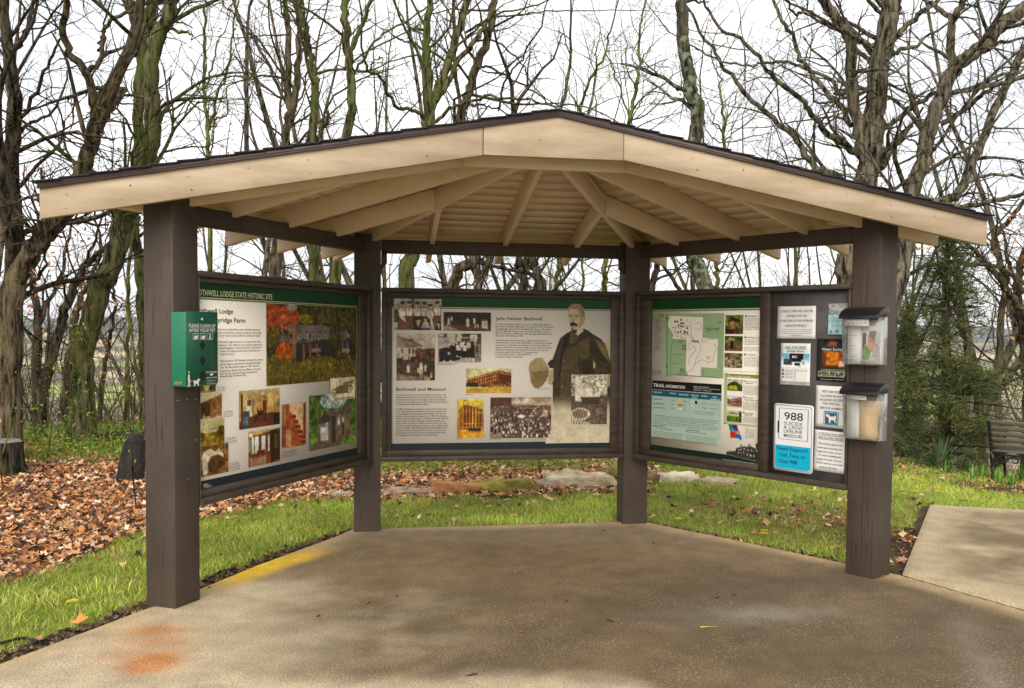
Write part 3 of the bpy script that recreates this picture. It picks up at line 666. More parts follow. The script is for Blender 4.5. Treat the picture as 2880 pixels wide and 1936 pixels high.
def f_hospital(p):
    p.R(1300, 1380, 2320, 1600, (206, 196, 140), .10, 12); p.put(p.Y > 1720, (196, 156, 52), .08, 6); p.R(1300, 1715, 2320, 1735, (222, 204, 120))
    p.P([(1505, 1575), (2040, 1425), (2060, 1425), (2060, 1720), (1480, 1720)], (122, 58, 26), .12, 3); p.P([(2060, 1425), (2130, 1435), (2310, 1480), (2310, 1720), (2060, 1720)], (98, 44, 22), .12, 3)
    p.P([(1505, 1585), (2040, 1450), (2040, 1462), (1505, 1598)], (212, 178, 98)); p.P([(2060, 1450), (2310, 1500), (2310, 1512), (2060, 1462)], (212, 178, 98))
    for j in range(3):
        for i in range(11):
            x = 1560 + i * 44; y0 = 1545 - i * 12 + j * 62; p.R(x, y0 + 20, x + 16, y0 + 52, (214, 186, 104) if j else (160, 110, 60))
        for i in range(4): x = 2090 + i * 56; p.R(x, 1500 + j * 62 + i * 8, x + 36, 1532 + j * 62 + i * 8, (40, 34, 22))
    p.P([(1480, 1640), (1700, 1640), (1700, 1720), (1470, 1720)], (50, 44, 22), .3, 3)
    p.blobs(1760, 1680, 2280, 1715, 22, 34, [(92, 84, 28), (74, 62, 20), (180, 130, 50), (150, 92, 50)], 9)
def f_hotel(p):
    p.R(1318, 528, 1792, 760, (198, 176, 66), .10, 10); p.put(p.Y > 1050, (190, 138, 30), .10, 4)
    p.put((p.Y > 900) & (p.Y < 1060), (150, 110, 40), .2, 4)
    p.P([(1330, 730), (1420, 645), (1420, 1070), (1320, 1070)], (178, 128, 40)); p.P([(1420, 645), (1490, 640), (1780, 720), (1790, 1060), (1420, 1070)], (120, 44, 14), .08, 3)
    for i in range(7): x = 1420 + i * 56; p.R(x, 655 + i * 11, x + 13, 1065, (222, 176, 50))
    for y in (735, 965, 1030): p.P([(1420, y), (1790, y + 40 * (y < 800)), (1790, y + 12 + 40 * (y < 800)), (1420, y + 12)], (222, 178, 60))
    for i in range(6):
        for j in range(6): x = 1445 + i * 56; y = 690 + j * 46 + i * 9; p.R(x, y, x + 26, y + 22, (52, 26, 14)); p.R(x + 4, y, x + 12, y + 8, (214, 186, 110))
    for i in range(5): p.R(1330 + i * 18, 740 - i * 14, 1337 + i * 18, 1070, (116, 60, 20))
    p.R(1434, 548, 1438, 645, (60, 40, 20)); p.R(1438, 550, 1474, 574, (120, 50, 30))
    for x in (1530, 1600, 1680): p.R(x, 1040, x + 60, 1090, (44, 40, 26)); p.E(x + 10, 1092, 16, 18, (30, 26, 18)); p.E(x + 52, 1092, 16, 18, (30, 26, 18))
def f_crowd(p):   # coordinates of crop c5
    p.R(980, 935, 1370, 1000, (150, 128, 104), .1, 6); p.R(985, 940, 1115, 995, (84, 54, 44), .15, 3); p.P([(1110, 975), (1150, 940), (1190, 975)], (196, 186, 170)); p.P([(1180, 955), (1215, 935), (1260, 955), (1250, 980), (1185, 980)], (190, 176, 150)); p.R(1255, 965, 1370, 985, (170, 156, 134))
    p.put(p.Y > 990, (92, 72, 60), .35, 3); g = np.random.default_rng(3)
    for i in range(330):
        x = g.uniform(985, 1366); y = 992 + 195 * g.random() ** 1.2; s_ = 3 + (y - 990) / 28; c = [(206, 196, 180), (38, 28, 26), (58, 42, 36), (214, 206, 190), (120, 98, 82)][g.integers(5)]
        p.E(x, y, s_ * .55, s_ * 1.2, c)
    p.E(1180, 1055, 26, 9, (206, 198, 184)); p.R(1315, 1015, 1345, 1060, (170, 150, 124)); p.R(990, 1135, 1060, 1190, (130, 112, 94), .1, 3)
    for x, y in ((1015, 1120), (1040, 1110), (995, 1105)): person_fig(p, x, y, 46, (40, 32, 32))
def f_inset(p):
    p.R(1495, 790, 1725, 930, (176, 168, 150), .45, 3); p.R(1495, 925, 1725, 1110, (92, 78, 62), .3, 4); p.R(1520, 800, 1560, 960, (206, 200, 184)); p.E(1590, 865, 16, 18, (186, 164, 136)); p.P([(1565, 880), (1620, 880), (1625, 925), (1560, 925)], (206, 200, 184))
    p.P([(1555, 930), (1670, 925), (1665, 975), (1560, 985)], (66, 56, 46)); p.R(1560, 925, 1670, 934, (196, 188, 170))
    p.E(1550, 1040, 62, 40, (206, 196, 170)); p.E(1550, 1040, 48, 28, (130, 112, 84)); 
    for i in range(6): p.Ln(1500 + i * 18, 1005, 1530 + i * 14, 1080, 3, (60, 50, 40))
    p.P([(1495, 1060), (1620, 1100), (1600, 1110), (1495, 1110)], (196, 186, 164)); 
    for i in range(7): p.Ln(1498 + i * 18, 1066 + i * 5, 1490 + i * 18, 1104, 4, (54, 46, 40))
def f_man(p):   # coordinates of crop C4, figure with cut-out outline
    a = np.zeros(p.X.shape, bool)
    coat = (56, 45, 27); dark_ = (30, 24, 15); mid = (104, 84, 48)
    body = [(1640, 640), (1740, 690), (1840, 760), (1960, 830), (2040, 920), (2090, 1080), (2130, 1230), (2150, 1380), (2165, 1450), (2165, 2400), (1240, 2400), (1120, 1990), (1110, 1560), (1125, 1300), (1115, 1190), (1180, 980), (1240, 820), (1330, 750), (1430, 690)]
    def S(P, col, amp=.10, sc=4): nonlocal a; m = p.inpoly(P); a |= m; p.put(m, col, amp, sc)
    # fading sepia ground behind
    g = (p.Y > 1880 + .4 * np.abs(p.X - 1700)) | (p.Y > 2300); g &= p.X > 1000 + 0 * p.X; a |= g; p.put(g, (176, 158, 120), .06, 8)
    g = (p.X > 2040) & (p.Y > 900); a |= g; p.put(g, (178, 160, 122), .05, 8)
    S(body, coat, .16, 5)
    S([(1110, 1190), (1240, 830), (1330, 770), (1260, 1200), (1230, 1700), (1230, 2000), (1140, 2000)], (60, 48, 27), .1, 4)
    S([(1320, 800), (1400, 720), (1440, 900), (1330, 1000), (1290, 1200), (1240, 1600), (1225, 1560), (1240, 1200)], dark_)
    S([(1420, 720), (1560, 740), (1620, 700), (1590, 840), (1440, 960), (1400, 900)], (86, 70, 38), .2, 3)
    S([(1330, 1010), (1540, 930), (1560, 1100), (1600, 1300), (1650, 1500), (1640, 1900), (1240, 1900), (1250, 1500), (1300, 1100)], (76, 62, 34), .18, 4)
    S([(1330, 985), (1530, 915), (1545, 940), (1335, 1020)], (42, 34, 20)); S([(1560, 850), (1600, 720), (1640, 700), (1570, 1150), (1600, 1350), (1640, 1500), (1560, 1350)], (46, 36, 20))
    S([(1600, 1250), (1750, 1150), (1830, 1350), (1830, 1500), (1660, 1500)], (40, 32, 18)); S([(1560, 900), (1760, 800), (1760, 1080), (1740, 1200), (1600, 1200), (1560, 1100)], (80, 66, 38), .14, 4)
    S([(1760, 1060), (1830, 860), (1960, 960), (1830, 960), (2060, 1180), (2090, 1290), (1890, 1200)], (44, 34, 20)); S([(1840, 830), (2040, 930), (2120, 1250), (2020, 1150), (1900, 940)], (104, 86, 50), .12, 4)
    S([(1830, 1200), (1880, 1330), (1840, 1380)], (196, 184, 156)); S([(1840, 1400), (1900, 1330), (2050, 1380), (2080, 1430), (1900, 1460)], (66, 54, 28), .2, 3)
    S([(1900, 1500), (2165, 1470), (2165, 1700), (2100, 1700)], (160, 140, 104), .06, 5)
    # hand and hat
    S([(690, 1350), (720, 1250), (820, 1185), (930, 1180), (1000, 1290), (1050, 1390), (1040, 1500), (1000, 1600), (930, 1690), (860, 1735), (790, 1720), (730, 1620), (715, 1500)], (150, 128, 88), .08, 4)
    S([(690, 1350), (790, 1430), (900, 1400), (1010, 1300), (930, 1180), (820, 1185), (720, 1250)], (170, 148, 108), .07, 4); S([(770, 1440), (930, 1420), (1040, 1390), (1030, 1500), (990, 1590), (920, 1680), (860, 1722), (795, 1708), (742, 1610)], (124, 104, 66), .08, 4)
    S([(1020, 1280), (1080, 1210), (1140, 1220), (1140, 1360), (1060, 1370)], (46, 40, 26), .2, 3); S([(1030, 1640), (1055, 1400), (1130, 1390), (1128, 1600), (1090, 1665)], (176, 158, 120), .08, 3)
    # head
    S([(1440, 600), (1650, 590), (1650, 700), (1560, 780), (1440, 720)], (196, 188, 168), .04, 4); S([(1430, 640), (1540, 660), (1530, 745), (1450, 740)], (60, 48, 30))
    S([(1372, 310), (1640, 320), (1680, 450), (1640, 590), (1560, 670), (1480, 680), (1420, 610), (1390, 500), (1374, 400)], (188, 168, 132), .04, 5)
    S([(1560, 330), (1660, 360), (1650, 560), (1560, 660), (1600, 500)], (150, 130, 94), .05, 4)
    S([(1368, 330), (1370, 270), (1420, 225), (1500, 205), (1590, 215), (1645, 280), (1668, 350), (1672, 440), (1640, 430), (1610, 350), (1560, 310), (1450, 290), (1400, 310), (1378, 380)], (134, 112, 74), .14, 3)
    S([(1640, 440), (1690, 450), (1670, 510), (1640, 530)], (176, 152, 112))
    S([(1408, 590), (1420, 550), (1480, 540), (1550, 580), (1545, 620), (1480, 600), (1425, 625)], (44, 34, 20))
    for x in (1425, 1530): S([(x - 34, 432), (x, 424), (x + 34, 432), (x, 446)], (52, 40, 26)); S([(x - 42, 408), (x + 42, 404), (x + 42, 412), (x - 42, 418)], (96, 76, 46))
    S([(1462, 430), (1480, 440), (1500, 520), (1450, 532)], (166, 144, 106)); S([(1440, 640), (1480, 632), (1520, 644), (1480, 652)], (140, 112, 80))
    for x, y in ((1300, 1230), (1280, 1480), (1285, 1700)): p.E(x, y, 16, 16, (140, 120, 74))
    # fade towards the bottom
    fade = sst(1800, 2180, p.Y)[..., None]; p.c = p.c * (1 - fade) + np.array((196, 184, 156)) * fade
    p.a = a
picture(1, ('C4', 690, 200), ('C4', 2165, 2722), po, f_man, .0665, .0034, 'portrait')
for nm, tl, br, fn in (('g', ('C3', 178, 130), ('C3', 1030, 700), f_group), ('p', ('C3', 1072, 370), ('C3', 1928, 718), f_picnic), ('h', ('C3', 225, 755), ('C5', 915, 195), f_house),
                       ('g2', ('C3', 975, 755), ('C3', 1752, 1278), f_group2), ('ho', ('C3', 1478, 1390), ('px', 1438, 1106), f_hospital), ('ht', ('C5', 1318, 528), ('C5', 1792, 1222), f_hotel),
                       ('c', ('c5', 984, 937), ('c5', 1366, 1190), f_crowd), ('i', ('c5', 1495, 793), ('c5', 1718, 1105), f_inset)):
    picture(1, tl, br, po, fn, .0675 if nm != 'i' else .0685)
text_lines(tl_(1, 'C4', [('John Homer Bothwell', 93, 515, 930, 64)]) + tl_(1, 'C5', [('Bothwell and Missouri', 222, 382, 1117, 60)]), plane_of(1, .0665), 'heading', M['dkgreen'], po, .012)
b1 = ['John Homer Bothwell, builder and owner of Bothwell Lodge, was', 'born Nov. 20, 1848, in Maysville, Ill. In November 1871, he moved', 'to Sedalia, Mo. Bothwell married Hattie Ellen Jaynes of Sedalia on', 'Oct. 22, 1884. She died just two and a half years later on June 18,', '1887. There were no children from the marriage and Bothwell never', 'remarried. He died Aug. 4, 1929.',
      "John Bothwell's adult life spanned a highly transitional time in", 'American history. He saw the centralization of industry, the struggle', "for women's voting rights, the emergence of the automobile and", 'airplane, World War I and the Roaring Twenties. He believed in the', 'ideas of the Progressive Era that marked the turn of the century.', 'A popular slogan of the period, "The greatest good', 'for the greatest number," characterized the', 'projects and causes he supported.']
y1 = [603, 645, 688, 730, 772, 812, 893, 935, 978, 1022, 1064, 1106, 1146, 1188]; x1 = [1088, 1122, 1095, 1085, 1120, 588, 1030, 1112, 1050, 1108, 1045, 850, 722, 582]
b2 = ['From the time of his arrival in Sedalia in November 1871,', 'Bothwell practiced law and promoted the community. He', 'held a variety of positions including assistant prosecuting', 'attorney, circuit judge and president of the Sedalia Board of', 'Trade and the Sedalia National Bank.', 'In 1888, Bothwell was elected to the first of four terms as a', 'state representative to the Missouri General Assembly. He', 'was a delegate to three National Republican Conventions', 'and ran unsuccessfully for governor in 1904. His influence', 'helped bring the State Fair and the Missouri Pacific Railroad', 'repair shops to Sedalia. Although he spent a decade in St.', 'Louis (where he moved in 1902 to start the West St. Louis', "Water and Light Company), he became one of Sedalia's best", 'known residents. The Bothwell Hotel, Bothwell Memorial', 'Hospital and John H. Bothwell School bear witness to his', 'philanthropy and local prominence. Bothwell maintained', 'his connection with Sedalia to the end of his life.']
y2 = [470, 514, 557, 600, 642, 727, 770, 812, 854, 897, 940, 983, 1026, 1068, 1112, 1155, 1197]; x2 = [1132, 1128, 1112, 1155, 802, 1140, 1118, 1112, 1138, 1160, 1104, 1130, 1152, 1128, 1118, 1114, 974]
text_lines(tl_(1, 'C4', [(s, 88, y, x, 30) for s, y, x in zip(b1, y1, x1)]) + tl_(1, 'C5', [(s, 218, y, x, 30) for s, y, x in zip(b2, y2, x2)]), plane_of(1, .0665), 'body_text', M['gray'], po, .004)
text_lines(tl_(1, 'C5', [('Bothwell Hospital', 1470, 456, 1602, 14), ('Bothwell Hotel', 1308, 1254, 1405, 14), ('Missouri State Fair, early 1900s', 1908, 1258, 2112, 14)]) + tl_(1, 'C3', [('Guests enjoying the lawn and terrace with John Bothwell', 962, 1305, 1328, 14), ('at the lodge, photographed about 1910', 962, 1324, 1255, 14)]) +
           tl_(1, 'c5', [('John Homer Bothwell, ca. 1871', 1284, 885, 1356, 5), ('John Homer Bothwell on the', 1654, 1113, 1714, 4), ('porch swing, ca. 1920', 1654, 1119, 1708, 4)]), plane_of(1, .0665), 'caption', M['black'], po, .01)

# ---- left panel
pl = frame_panel(0, HW + .002, 2.02, 'left panel with autumn lodge photograph, room photographs and green title band', 0, 0)
LU0 = .124
inner_frame(pl, 0, LU0, 1.868, ua=HW + .007, ub=1.977)
po = poster(pl, 0, LU0, 1.868)
flat(0, 'header_band', M['green_band'], po, [(LU0, 1.727, 1.868, 1.811)], .0655); flat(0, 'header_line', M['olive'], po, [(LU0, 1.7145, 1.868, 1.7235)], .0655)
flat(0, 'footer_band', M['navy'], po, [(LU0, .622, 1.868, .669)], .0655)
def f_lodge(p):
    p.R(930, 230, 2110, 1300, (62, 62, 22), .55, 6); p.put(p.Y < 560, (50, 54, 24), .45, 7)
    p.E(1000, 380, 110, 190, (146, 62, 30), .4, 3); p.E(1190, 400, 130, 150, (158, 74, 34), .35, 4); p.E(1230, 270, 60, 40, (150, 140, 130), .1, 4); p.E(1000, 620, 90, 130, (96, 80, 22), .4, 4)
    p.E(1400, 410, 90, 60, (124, 112, 34), .35, 4); p.put((p.X > 1480) & (p.Y < 600), (70, 66, 26), .5, 5)
    p.P([(1060, 690), (1120, 560), (1190, 690), (1190, 960), (1060, 900)], (66, 64, 66), .1, 3); p.P([(1120, 540), (1200, 690), (1080, 690)], (104, 96, 90)); p.R(1100, 490, 1124, 570, (150, 128, 108))
    p.R(1190, 500, 1275, 890, (132, 98, 72), .18, 3); p.R(1180, 480, 1290, 520, (120, 92, 72)); p.R(1205, 590, 1228, 640, (40, 36, 36)); p.R(1205, 710, 1228, 770, (40, 36, 36))
    p.P([(1275, 480), (1640, 482), (1705, 510), (1705, 640), (1640, 700), (1440, 700), (1275, 712)], (112, 98, 92), .06, 3); p.P([(1275, 705), (1705, 650), (1705, 830), (1275, 830)], (52, 48, 50), .1, 3)
    p.P([(1280, 700), (1400, 610), (1480, 600), (1360, 710)], (70, 64, 66)); p.R(1275, 440, 1300, 500, (98, 74, 56))
    for x in (1322, 1400, 1490, 1568, 1648): p.P([(x - 38, 600), (x, 545), (x + 38, 600)], (84, 78, 78)); p.R(x - 20, 590, x + 20, 650, (170, 160, 146)); p.R(x - 12, 596, x + 10, 642, (60, 64, 72))
    p.R(1275, 820, 1700, 960, (34, 32, 34), .2, 3)
    for x in (1370, 1450, 1535): p.R(x - 13, 720, x + 13, 960, (128, 82, 58), .2, 2)
    p.R(1465, 775, 1580, 815, (140, 126, 112)); p.P([(1830, 720), (1850, 560), (1950, 530), (1990, 620), (1980, 830), (1870, 830)], (56, 54, 62)); p.P([(1835, 560), (1950, 530), (1940, 640), (1870, 690)], (110, 100, 96)); p.P([(1940, 560), (1985, 620), (1950, 640)], (168, 152, 132)); p.R(1875, 700, 1885, 830, (166, 150, 132)); p.R(1940, 700, 1950, 860, (166, 150, 132)); p.R(1870, 780, 1970, 835, (160, 144, 124))
    p.E(1140, 800, 100, 110, (176, 84, 22), .35, 4); g = np.random.default_rng(8)
    p.put(p.Y > 900 + 40 * np.sin(p.X / 90.), (92, 82, 26), .5, 3)
    for i in range(420):
        x = g.uniform(940, 2090); y = g.uniform(880 + 40 * math.sin(x / 90.), 1290); c = [(112, 96, 26), (88, 80, 24), (128, 104, 30), (60, 54, 18), (112, 80, 24), (96, 90, 30)][g.integers(6)]; p.E(x, y, 12, 26, c, .3, 2)
def f_b(p): p.R(85, 255, 390, 585, (210, 192, 150), .05, 8); p.P([(90, 380), (200, 340), (385, 285), (385, 440), (90, 480)], (142, 96, 48), .25, 4); p.P([(90, 370), (200, 350), (240, 400), (235, 520), (90, 550)], (84, 52, 24), .3, 4); p.P([(235, 460), (385, 440), (385, 530), (230, 545)], (160, 112, 60), .15, 3); p.P([(130, 560), (150, 490), (190, 560)], (196, 166, 110)); p.R(85, 545, 390, 590, (196, 156, 104), .08, 3)
def f_a(p): p.R(80, -200, 310, 240, (196, 176, 120), .1, 8); p.E(100, 200, 60, 60, (110, 76, 34), .3, 3); p.E(270, 190, 50, 60, (104, 74, 36), .3, 3); p.R(85, 215, 305, 240, (186, 150, 90))
def f_c(p):
    p.R(90, 580, 420, 925, (200, 192, 130), .05, 8); p.put(p.Y > 740, (128, 100, 28), .4, 4); p.E(200, 830, 110, 90, (150, 122, 36), .35, 4); p.E(370, 740, 60, 60, (88, 62, 20), .4, 4); p.E(130, 780, 50, 50, (96, 74, 24), .4, 4)
    p.P([(130, 700), (220, 680), (300, 700), (340, 690), (340, 730), (130, 730)], (196, 184, 140), .1, 3); p.R(230, 700, 320, 708, (96, 80, 50))
def f_d(p):
    p.R(95, 890, 470, 1310, (130, 92, 44), .35, 4); p.put(p.Y < 990, (110, 76, 36), .3, 4); p.P([(130, 1050), (150, 990), (230, 965), (300, 1010), (340, 975), (400, 1040), (400, 1100), (240, 1110), (180, 1230), (140, 1220)], (216, 200, 168), .12, 3)
    p.E(310, 1140, 110, 100, (84, 56, 26), .35, 3); p.E(400, 1230, 70, 60, (120, 88, 44), .3, 3)
    for x, y in ((200, 1020), (240, 1040), (320, 1030), (170, 1080)): p.R(x, y, x + 10, y + 20, (90, 70, 40))
def f_dining(p):
    p.R(590, 180, 1120, 720, (196, 160, 92), .06, 8); p.P([(590, 180), (1120, 180), (1060, 250), (640, 260)], (196, 178, 140)); p.P([(600, 560), (740, 500), (1010, 490), (1115, 560), (1115, 700), (600, 720)], (104, 54, 34), .2, 4)
    p.R(620, 260, 642, 450, (38, 34, 34)); p.R(642, 250, 700, 520, (206, 176, 116)); p.R(685, 320, 760, 520, (224, 208, 176)); p.R(693, 328, 750, 400, (110, 70, 44)); p.R(758, 330, 772, 490, (56, 52, 46))
    p.P([(622, 450), (720, 450), (725, 620), (740, 660), (640, 700), (625, 640)], (64, 68, 76), .3, 3); p.R(645, 510, 705, 600, (120, 126, 134), .3, 2)
    p.R(955, 275, 1020, 430, (224, 196, 116)); p.R(885, 350, 942, 470, (120, 44, 18), .2, 3); p.R(890, 300, 930, 340, (150, 110, 60)); p.R(815, 455, 925, 500, (130, 50, 26)); 
    for x in (818, 860, 900, 925): p.R(x, 430, x + 9, 580, (74, 30, 18))
    p.R(835, 470, 895, 520, (40, 34, 36)); p.E(885, 272, 26, 12, (244, 226, 190)); p.R(1025, 380, 1115, 500, (176, 132, 66), .1, 3); p.R(1022, 500, 1115, 640, (40, 30, 24), .2, 3); p.R(1070, 350, 1115, 440, (110, 108, 96), .2, 3)
def f_stairs(p):
    p.R(1130, 370, 1450, 960, (150, 72, 32), .15, 4); p.P([(1225, 395), (1440, 370), (1420, 800), (1300, 560), (1230, 480)], (206, 168, 122)); p.P([(1410, 420), (1440, 400), (1440, 880), (1400, 840)], (124, 44, 22)); p.R(1140, 410, 1185, 640, (168, 120, 80), .1, 3)
    for i in range(7): x = 1250 + i * 24; y = 520 + i * 62; p.P([(x, y), (x + 60 + i * 4, y + 14), (x + 66 + i * 5, y + 44), (x + 8, y + 40)], (92, 40, 22)); p.P([(x, y - 4), (x + 60 + i * 4, y + 8), (x + 60 + i * 4, y + 16), (x, y + 6)], (186, 120, 76))
    p.P([(1180, 700), (1230, 680), (1255, 720), (1250, 900), (1220, 930), (1180, 860)], (190, 142, 104), .1, 3); p.put((p.Y > 880) & (p.X < 1300), (186, 120, 76), .1, 3)
def f_sun(p):
    p.R(710, 660, 1120, 1200, (120, 62, 32), .2, 4); p.P([(715, 740), (850, 740), (1115, 670), (1115, 740), (950, 770), (720, 800)], (204, 170, 104), .05, 5); p.P([(715, 730), (850, 755), (1000, 700), (900, 690), (800, 700)], (214, 188, 138))
    for x0, x1 in ((755, 785), (790, 838), (875, 925), (958, 978)): p.R(x0 - 7, 790, x1 + 7, 990, (104, 52, 26)); p.R(x0, 800, x1, 980, (222, 226, 212), .04, 4)
    p.R(715, 820, 745, 960, (124, 150, 116)); p.R(720, 1000, 960, 1014, (130, 62, 34)); p.R(985, 760, 1115, 1110, (52, 32, 20), .3, 4); p.R(1040, 800, 1080, 960, (96, 84, 30), .2, 3)
    for i in range(17): p.R(728 + i * 13, 1014, 733 + i * 13, 1130, (142, 62, 36)); p.R(733 + i * 13, 1020, 740 + i * 13, 1126, (176, 150, 136))
    p.R(935, 980, 960, 1140, (124, 54, 30)); p.E(748, 780, 24, 24, (236, 226, 196)); p.P([(720, 1160), (1115, 1080), (1115, 1130), (720, 1200)], (132, 84, 60)); p.R(820, 950, 920, 1000, (98, 40, 26))
def f_garage(p):
    p.R(1480, 230, 2080, 980, (74, 96, 32), .5, 5); p.E(1780, 360, 170, 90, (150, 164, 160), .35, 4); p.put(p.Y > 760, (96, 84, 70), .15, 5); p.P([(1488, 740), (1580, 730), (1580, 780), (1488, 800)], (104, 150, 44))
    p.P([(1560, 610), (1680, 470), (1750, 530), (1740, 820), (1590, 790)], (104, 88, 70), .15, 3); p.P([(1560, 610), (1680, 465), (1700, 480), (1590, 600)], (54, 44, 42)); p.P([(1600, 600), (1680, 500), (1735, 520), (1735, 590)], (58, 52, 50))
    p.P([(1612, 630), (1706, 590), (1706, 785), (1612, 780)], (196, 194, 186)); 
    for i in range(5): p.R(1622 + i * 17, 610, 1632 + i * 17, 640, (70, 74, 74)); p.R(1629 + i * 17, 650, 1631 + i * 17, 780, (150, 148, 142))
    p.P([(1680, 470), (1850, 490), (1980, 410), (2000, 480), (1970, 560), (1750, 520)], (92, 70, 66), .1, 3); p.P([(1740, 530), (1990, 540), (1990, 700), (1900, 790), (1750, 830)], (116, 92, 74), .25, 3); p.R(1750, 530, 1800, 820, (58, 46, 36)); p.R(1825, 565, 1855, 640, (176, 186, 180)); p.R(1885, 565, 1912, 615, (176, 186, 180)); p.R(1885, 640, 1910, 760, (46, 44, 44))
    p.P([(1880, 800), (1960, 780), (2070, 770), (2070, 870), (1850, 900)], (98, 136, 44), .35, 3)
    for i in range(8): p.R(1945 + i * 16, 710, 1952 + i * 16, 800, (92, 84, 62))
def f_car(p):
    p.R(1740, 40, 2060, 360, (214, 204, 166), .03, 6); p.P([(1790, 190), (1870, 150), (2010, 150), (2030, 200), (1990, 240), (1800, 240), (1775, 215)], (112, 86, 58)); p.P([(1890, 125), (1990, 110), (2040, 100), (2030, 140), (1900, 155)], (128, 104, 74)); p.R(1870, 95, 1876, 160, (80, 62, 44))
    for x, y in ((1790, 228), (1990, 205)): p.E(x, y, 30, 42, (98, 74, 50)); p.E(x, y, 22, 32, (214, 200, 160)); p.E(x, y, 10, 14, (98, 74, 50))
    p.R(1800, 240, 1990, 248, (98, 74, 50))
    for y in (290, 305, 330): p.R(1800, y, 2040, y + 5, (90, 78, 60))
    p.R(1905, 62, 2040, 68, (90, 78, 60))
for tl, br, fn in ((('A', 940, 238), ('A', 2075, 1190), f_lodge), (('B', 88, -120), ('B', 305, 237), f_a), (('B', 88, 265), ('B', 385, 556), f_b), (('B', 93, 602), ('B', 415, 884), f_c), (('B', 100, 935), ('B', 465, 1242), f_d),
                   (('B', 597, 228), ('B', 1112, 640), f_dining), (('B', 1137, 400), ('B', 1440, 900), f_stairs), (('B', 716, 742), ('B', 1115, 1108), f_sun), (('B', 1485, 290), ('B', 2070, 865), f_garage)):
    picture(0, tl, br, po, fn, .0670)
picture(0, ('B', 1745, 68), ('B', 2055, 315), po, f_car, .0682)
text_lines(tl_(0, 'A', [('BOTHWELL LODGE STATE HISTORIC SITE', 56, 192, 1018, 68)]), plane_of(0, .0668), 'title_text', M['cream'], po, .012)
text_lines(tl_(0, 'A', [('Bothwell Lodge', 56, 370, 522, 60), ('and Stonyridge Farm', 50, 484, 676, 60)]), plane_of(0, .0668), 'heading', M['dkgreen'], po, .010)
bl = [('For years Bothwell rambled through this wooded hilltop north of Sedalia. Impressed', -20, 584, 866), ('by its natural beauty, he eventually purchased the property and named it Stonyridge', -20, 622, 884), ("Farm. It is Pettis County's best known landmark...Bothwell Lodge.", 120, 658, 868),
      ('Built between 1897-1928, Bothwell Lodge was built in an eclectic style with', 40, 732, 868), ('Victorian and Craftsman influences. This influence was a reaction against the', 40, 770, 890), ('era toward skillfully crafted buildings of natural materials with built-in', 90, 806, 878), ('furniture. The lodge was constructed in four phases over a', 358, 843, 880), ('period of 31 years.', 358, 888, 535),
      ("After his death in 1929, Bothwell's will passed his property", 360, 958, 900), ('and the lodge to a group known as the Bothwell Lodge', 360, 998, 868), ('Club. The club used the Lodge until 1969, when the', 360, 1036, 850), ('property was offered to the state of Missouri. Five years', 362, 1076, 872), ('later, the state accepted and began development of', 362, 1112, 828), ('Bothwell Lodge State Historic Site.', 362, 1152, 692)]
text_lines(tl_(0, 'A', [(s, a, y, b, 25) for s, a, y, b in bl]), plane_of(0, .0668), 'body_text', M['gray'], po, .003)
cap = []
for x, y, w, n_ in ((320, 175, 110, 3), (402, 475, 120, 4), (430, 805, 140, 4), (478, 1120, 135, 5), (1140, 965, 185, 4)):
    for i in range(n_): cap.append((['The first stage of', 'construction began in', '1897 with the east wing', 'library and balcony added', 'completed in 1928.'][i % 5], x, y + i * 22, x + w - 10 * (i % 2), 12))
cap += [('This garage and caretaker quarters was built in 1911 using stone and was built to house both an automobile', 1490, 990, 1900, 12), ('and the caretaker and was altered over the years to accommodate several uses of the park staff.', 1490, 1014, 1890, 12)]
text_lines(tl_(0, 'B', cap), plane_of(0, .0668), 'caption', M['black'], po, .012)
m_ = MB()
for i, (a, b) in enumerate(((0, 0), (1, 0), (0, 1), (1, 1))): pass
lg = [((150, 1400, 178, 1420), (196, 176, 60)), ((180, 1395, 208, 1415), (80, 170, 190)), ((150, 1422, 178, 1445), (206, 100, 40)), ((180, 1418, 208, 1440), (90, 170, 80))]
for (a, b, c, d_), colr_ in lg:
    u0, z1 = pan(0, 'B', a, b); u1, z0 = pan(0, 'B', c, d_); flat(0, 'logo_square', ink('logo', colr_), po, [(u0, z0, u1, z1)], .0668)
text_lines(tl_(0, 'B', [('MISSOURI', 192, 1412, 245, 9), ('DEPARTMENT OF', 192, 1424, 255, 7), ('NATURAL RESOURCES', 192, 1436, 270, 7)]), plane_of(0, .0668), 'logo_text', M['white'], po, .01)

# ---- right panel (map + pin board)
pr = frame_panel(2, .108, S_ - HW - .002, 'right panel with green trail map, trail table and dark notice board beside it', 0, 0)
inner_frame(pr, 2, .262, 1.306, ua=.151, ub=1.318)
RU0, RU1 = .262, 1.306
po = poster(pr, 2, RU0, RU1)
mb = MB(); pbox(mb, 2, 1.32, 1.392, .578, 1.839, .0505, .094); mb.build('divider', M['brown2'], pr, bevel=.003)
mb = MB(); pbox(mb, 2, 1.393, S_ - HW - .0245, .578, 1.839, .0505, .062); mb.build('pin_board', M['board_dark'], pr)
flat(2, 'header_band', M['green_band'], po, [(RU0, 1.729, RU1, 1.811)], .0655); flat(2, 'header_line', M['olive'], po, [(RU0, 1.714, RU1, 1.7245)], .0655)
M['map_green'] = ink('map_green', (150, 178, 136)); M['paleblue'] = ink('pale_teal', (168, 190, 178)); M['teal'] = ink('teal', (18, 92, 112)); M['lime'] = ink('lime', (130, 152, 26)); M['sage'] = ink('sage', (176, 184, 140)); M['dkfoot'] = ink('footer_dark', (22, 40, 30))
flat(2, 'footer_band', M['dkfoot'], po, [(RU0, .622, RU1, .664)], .0655)
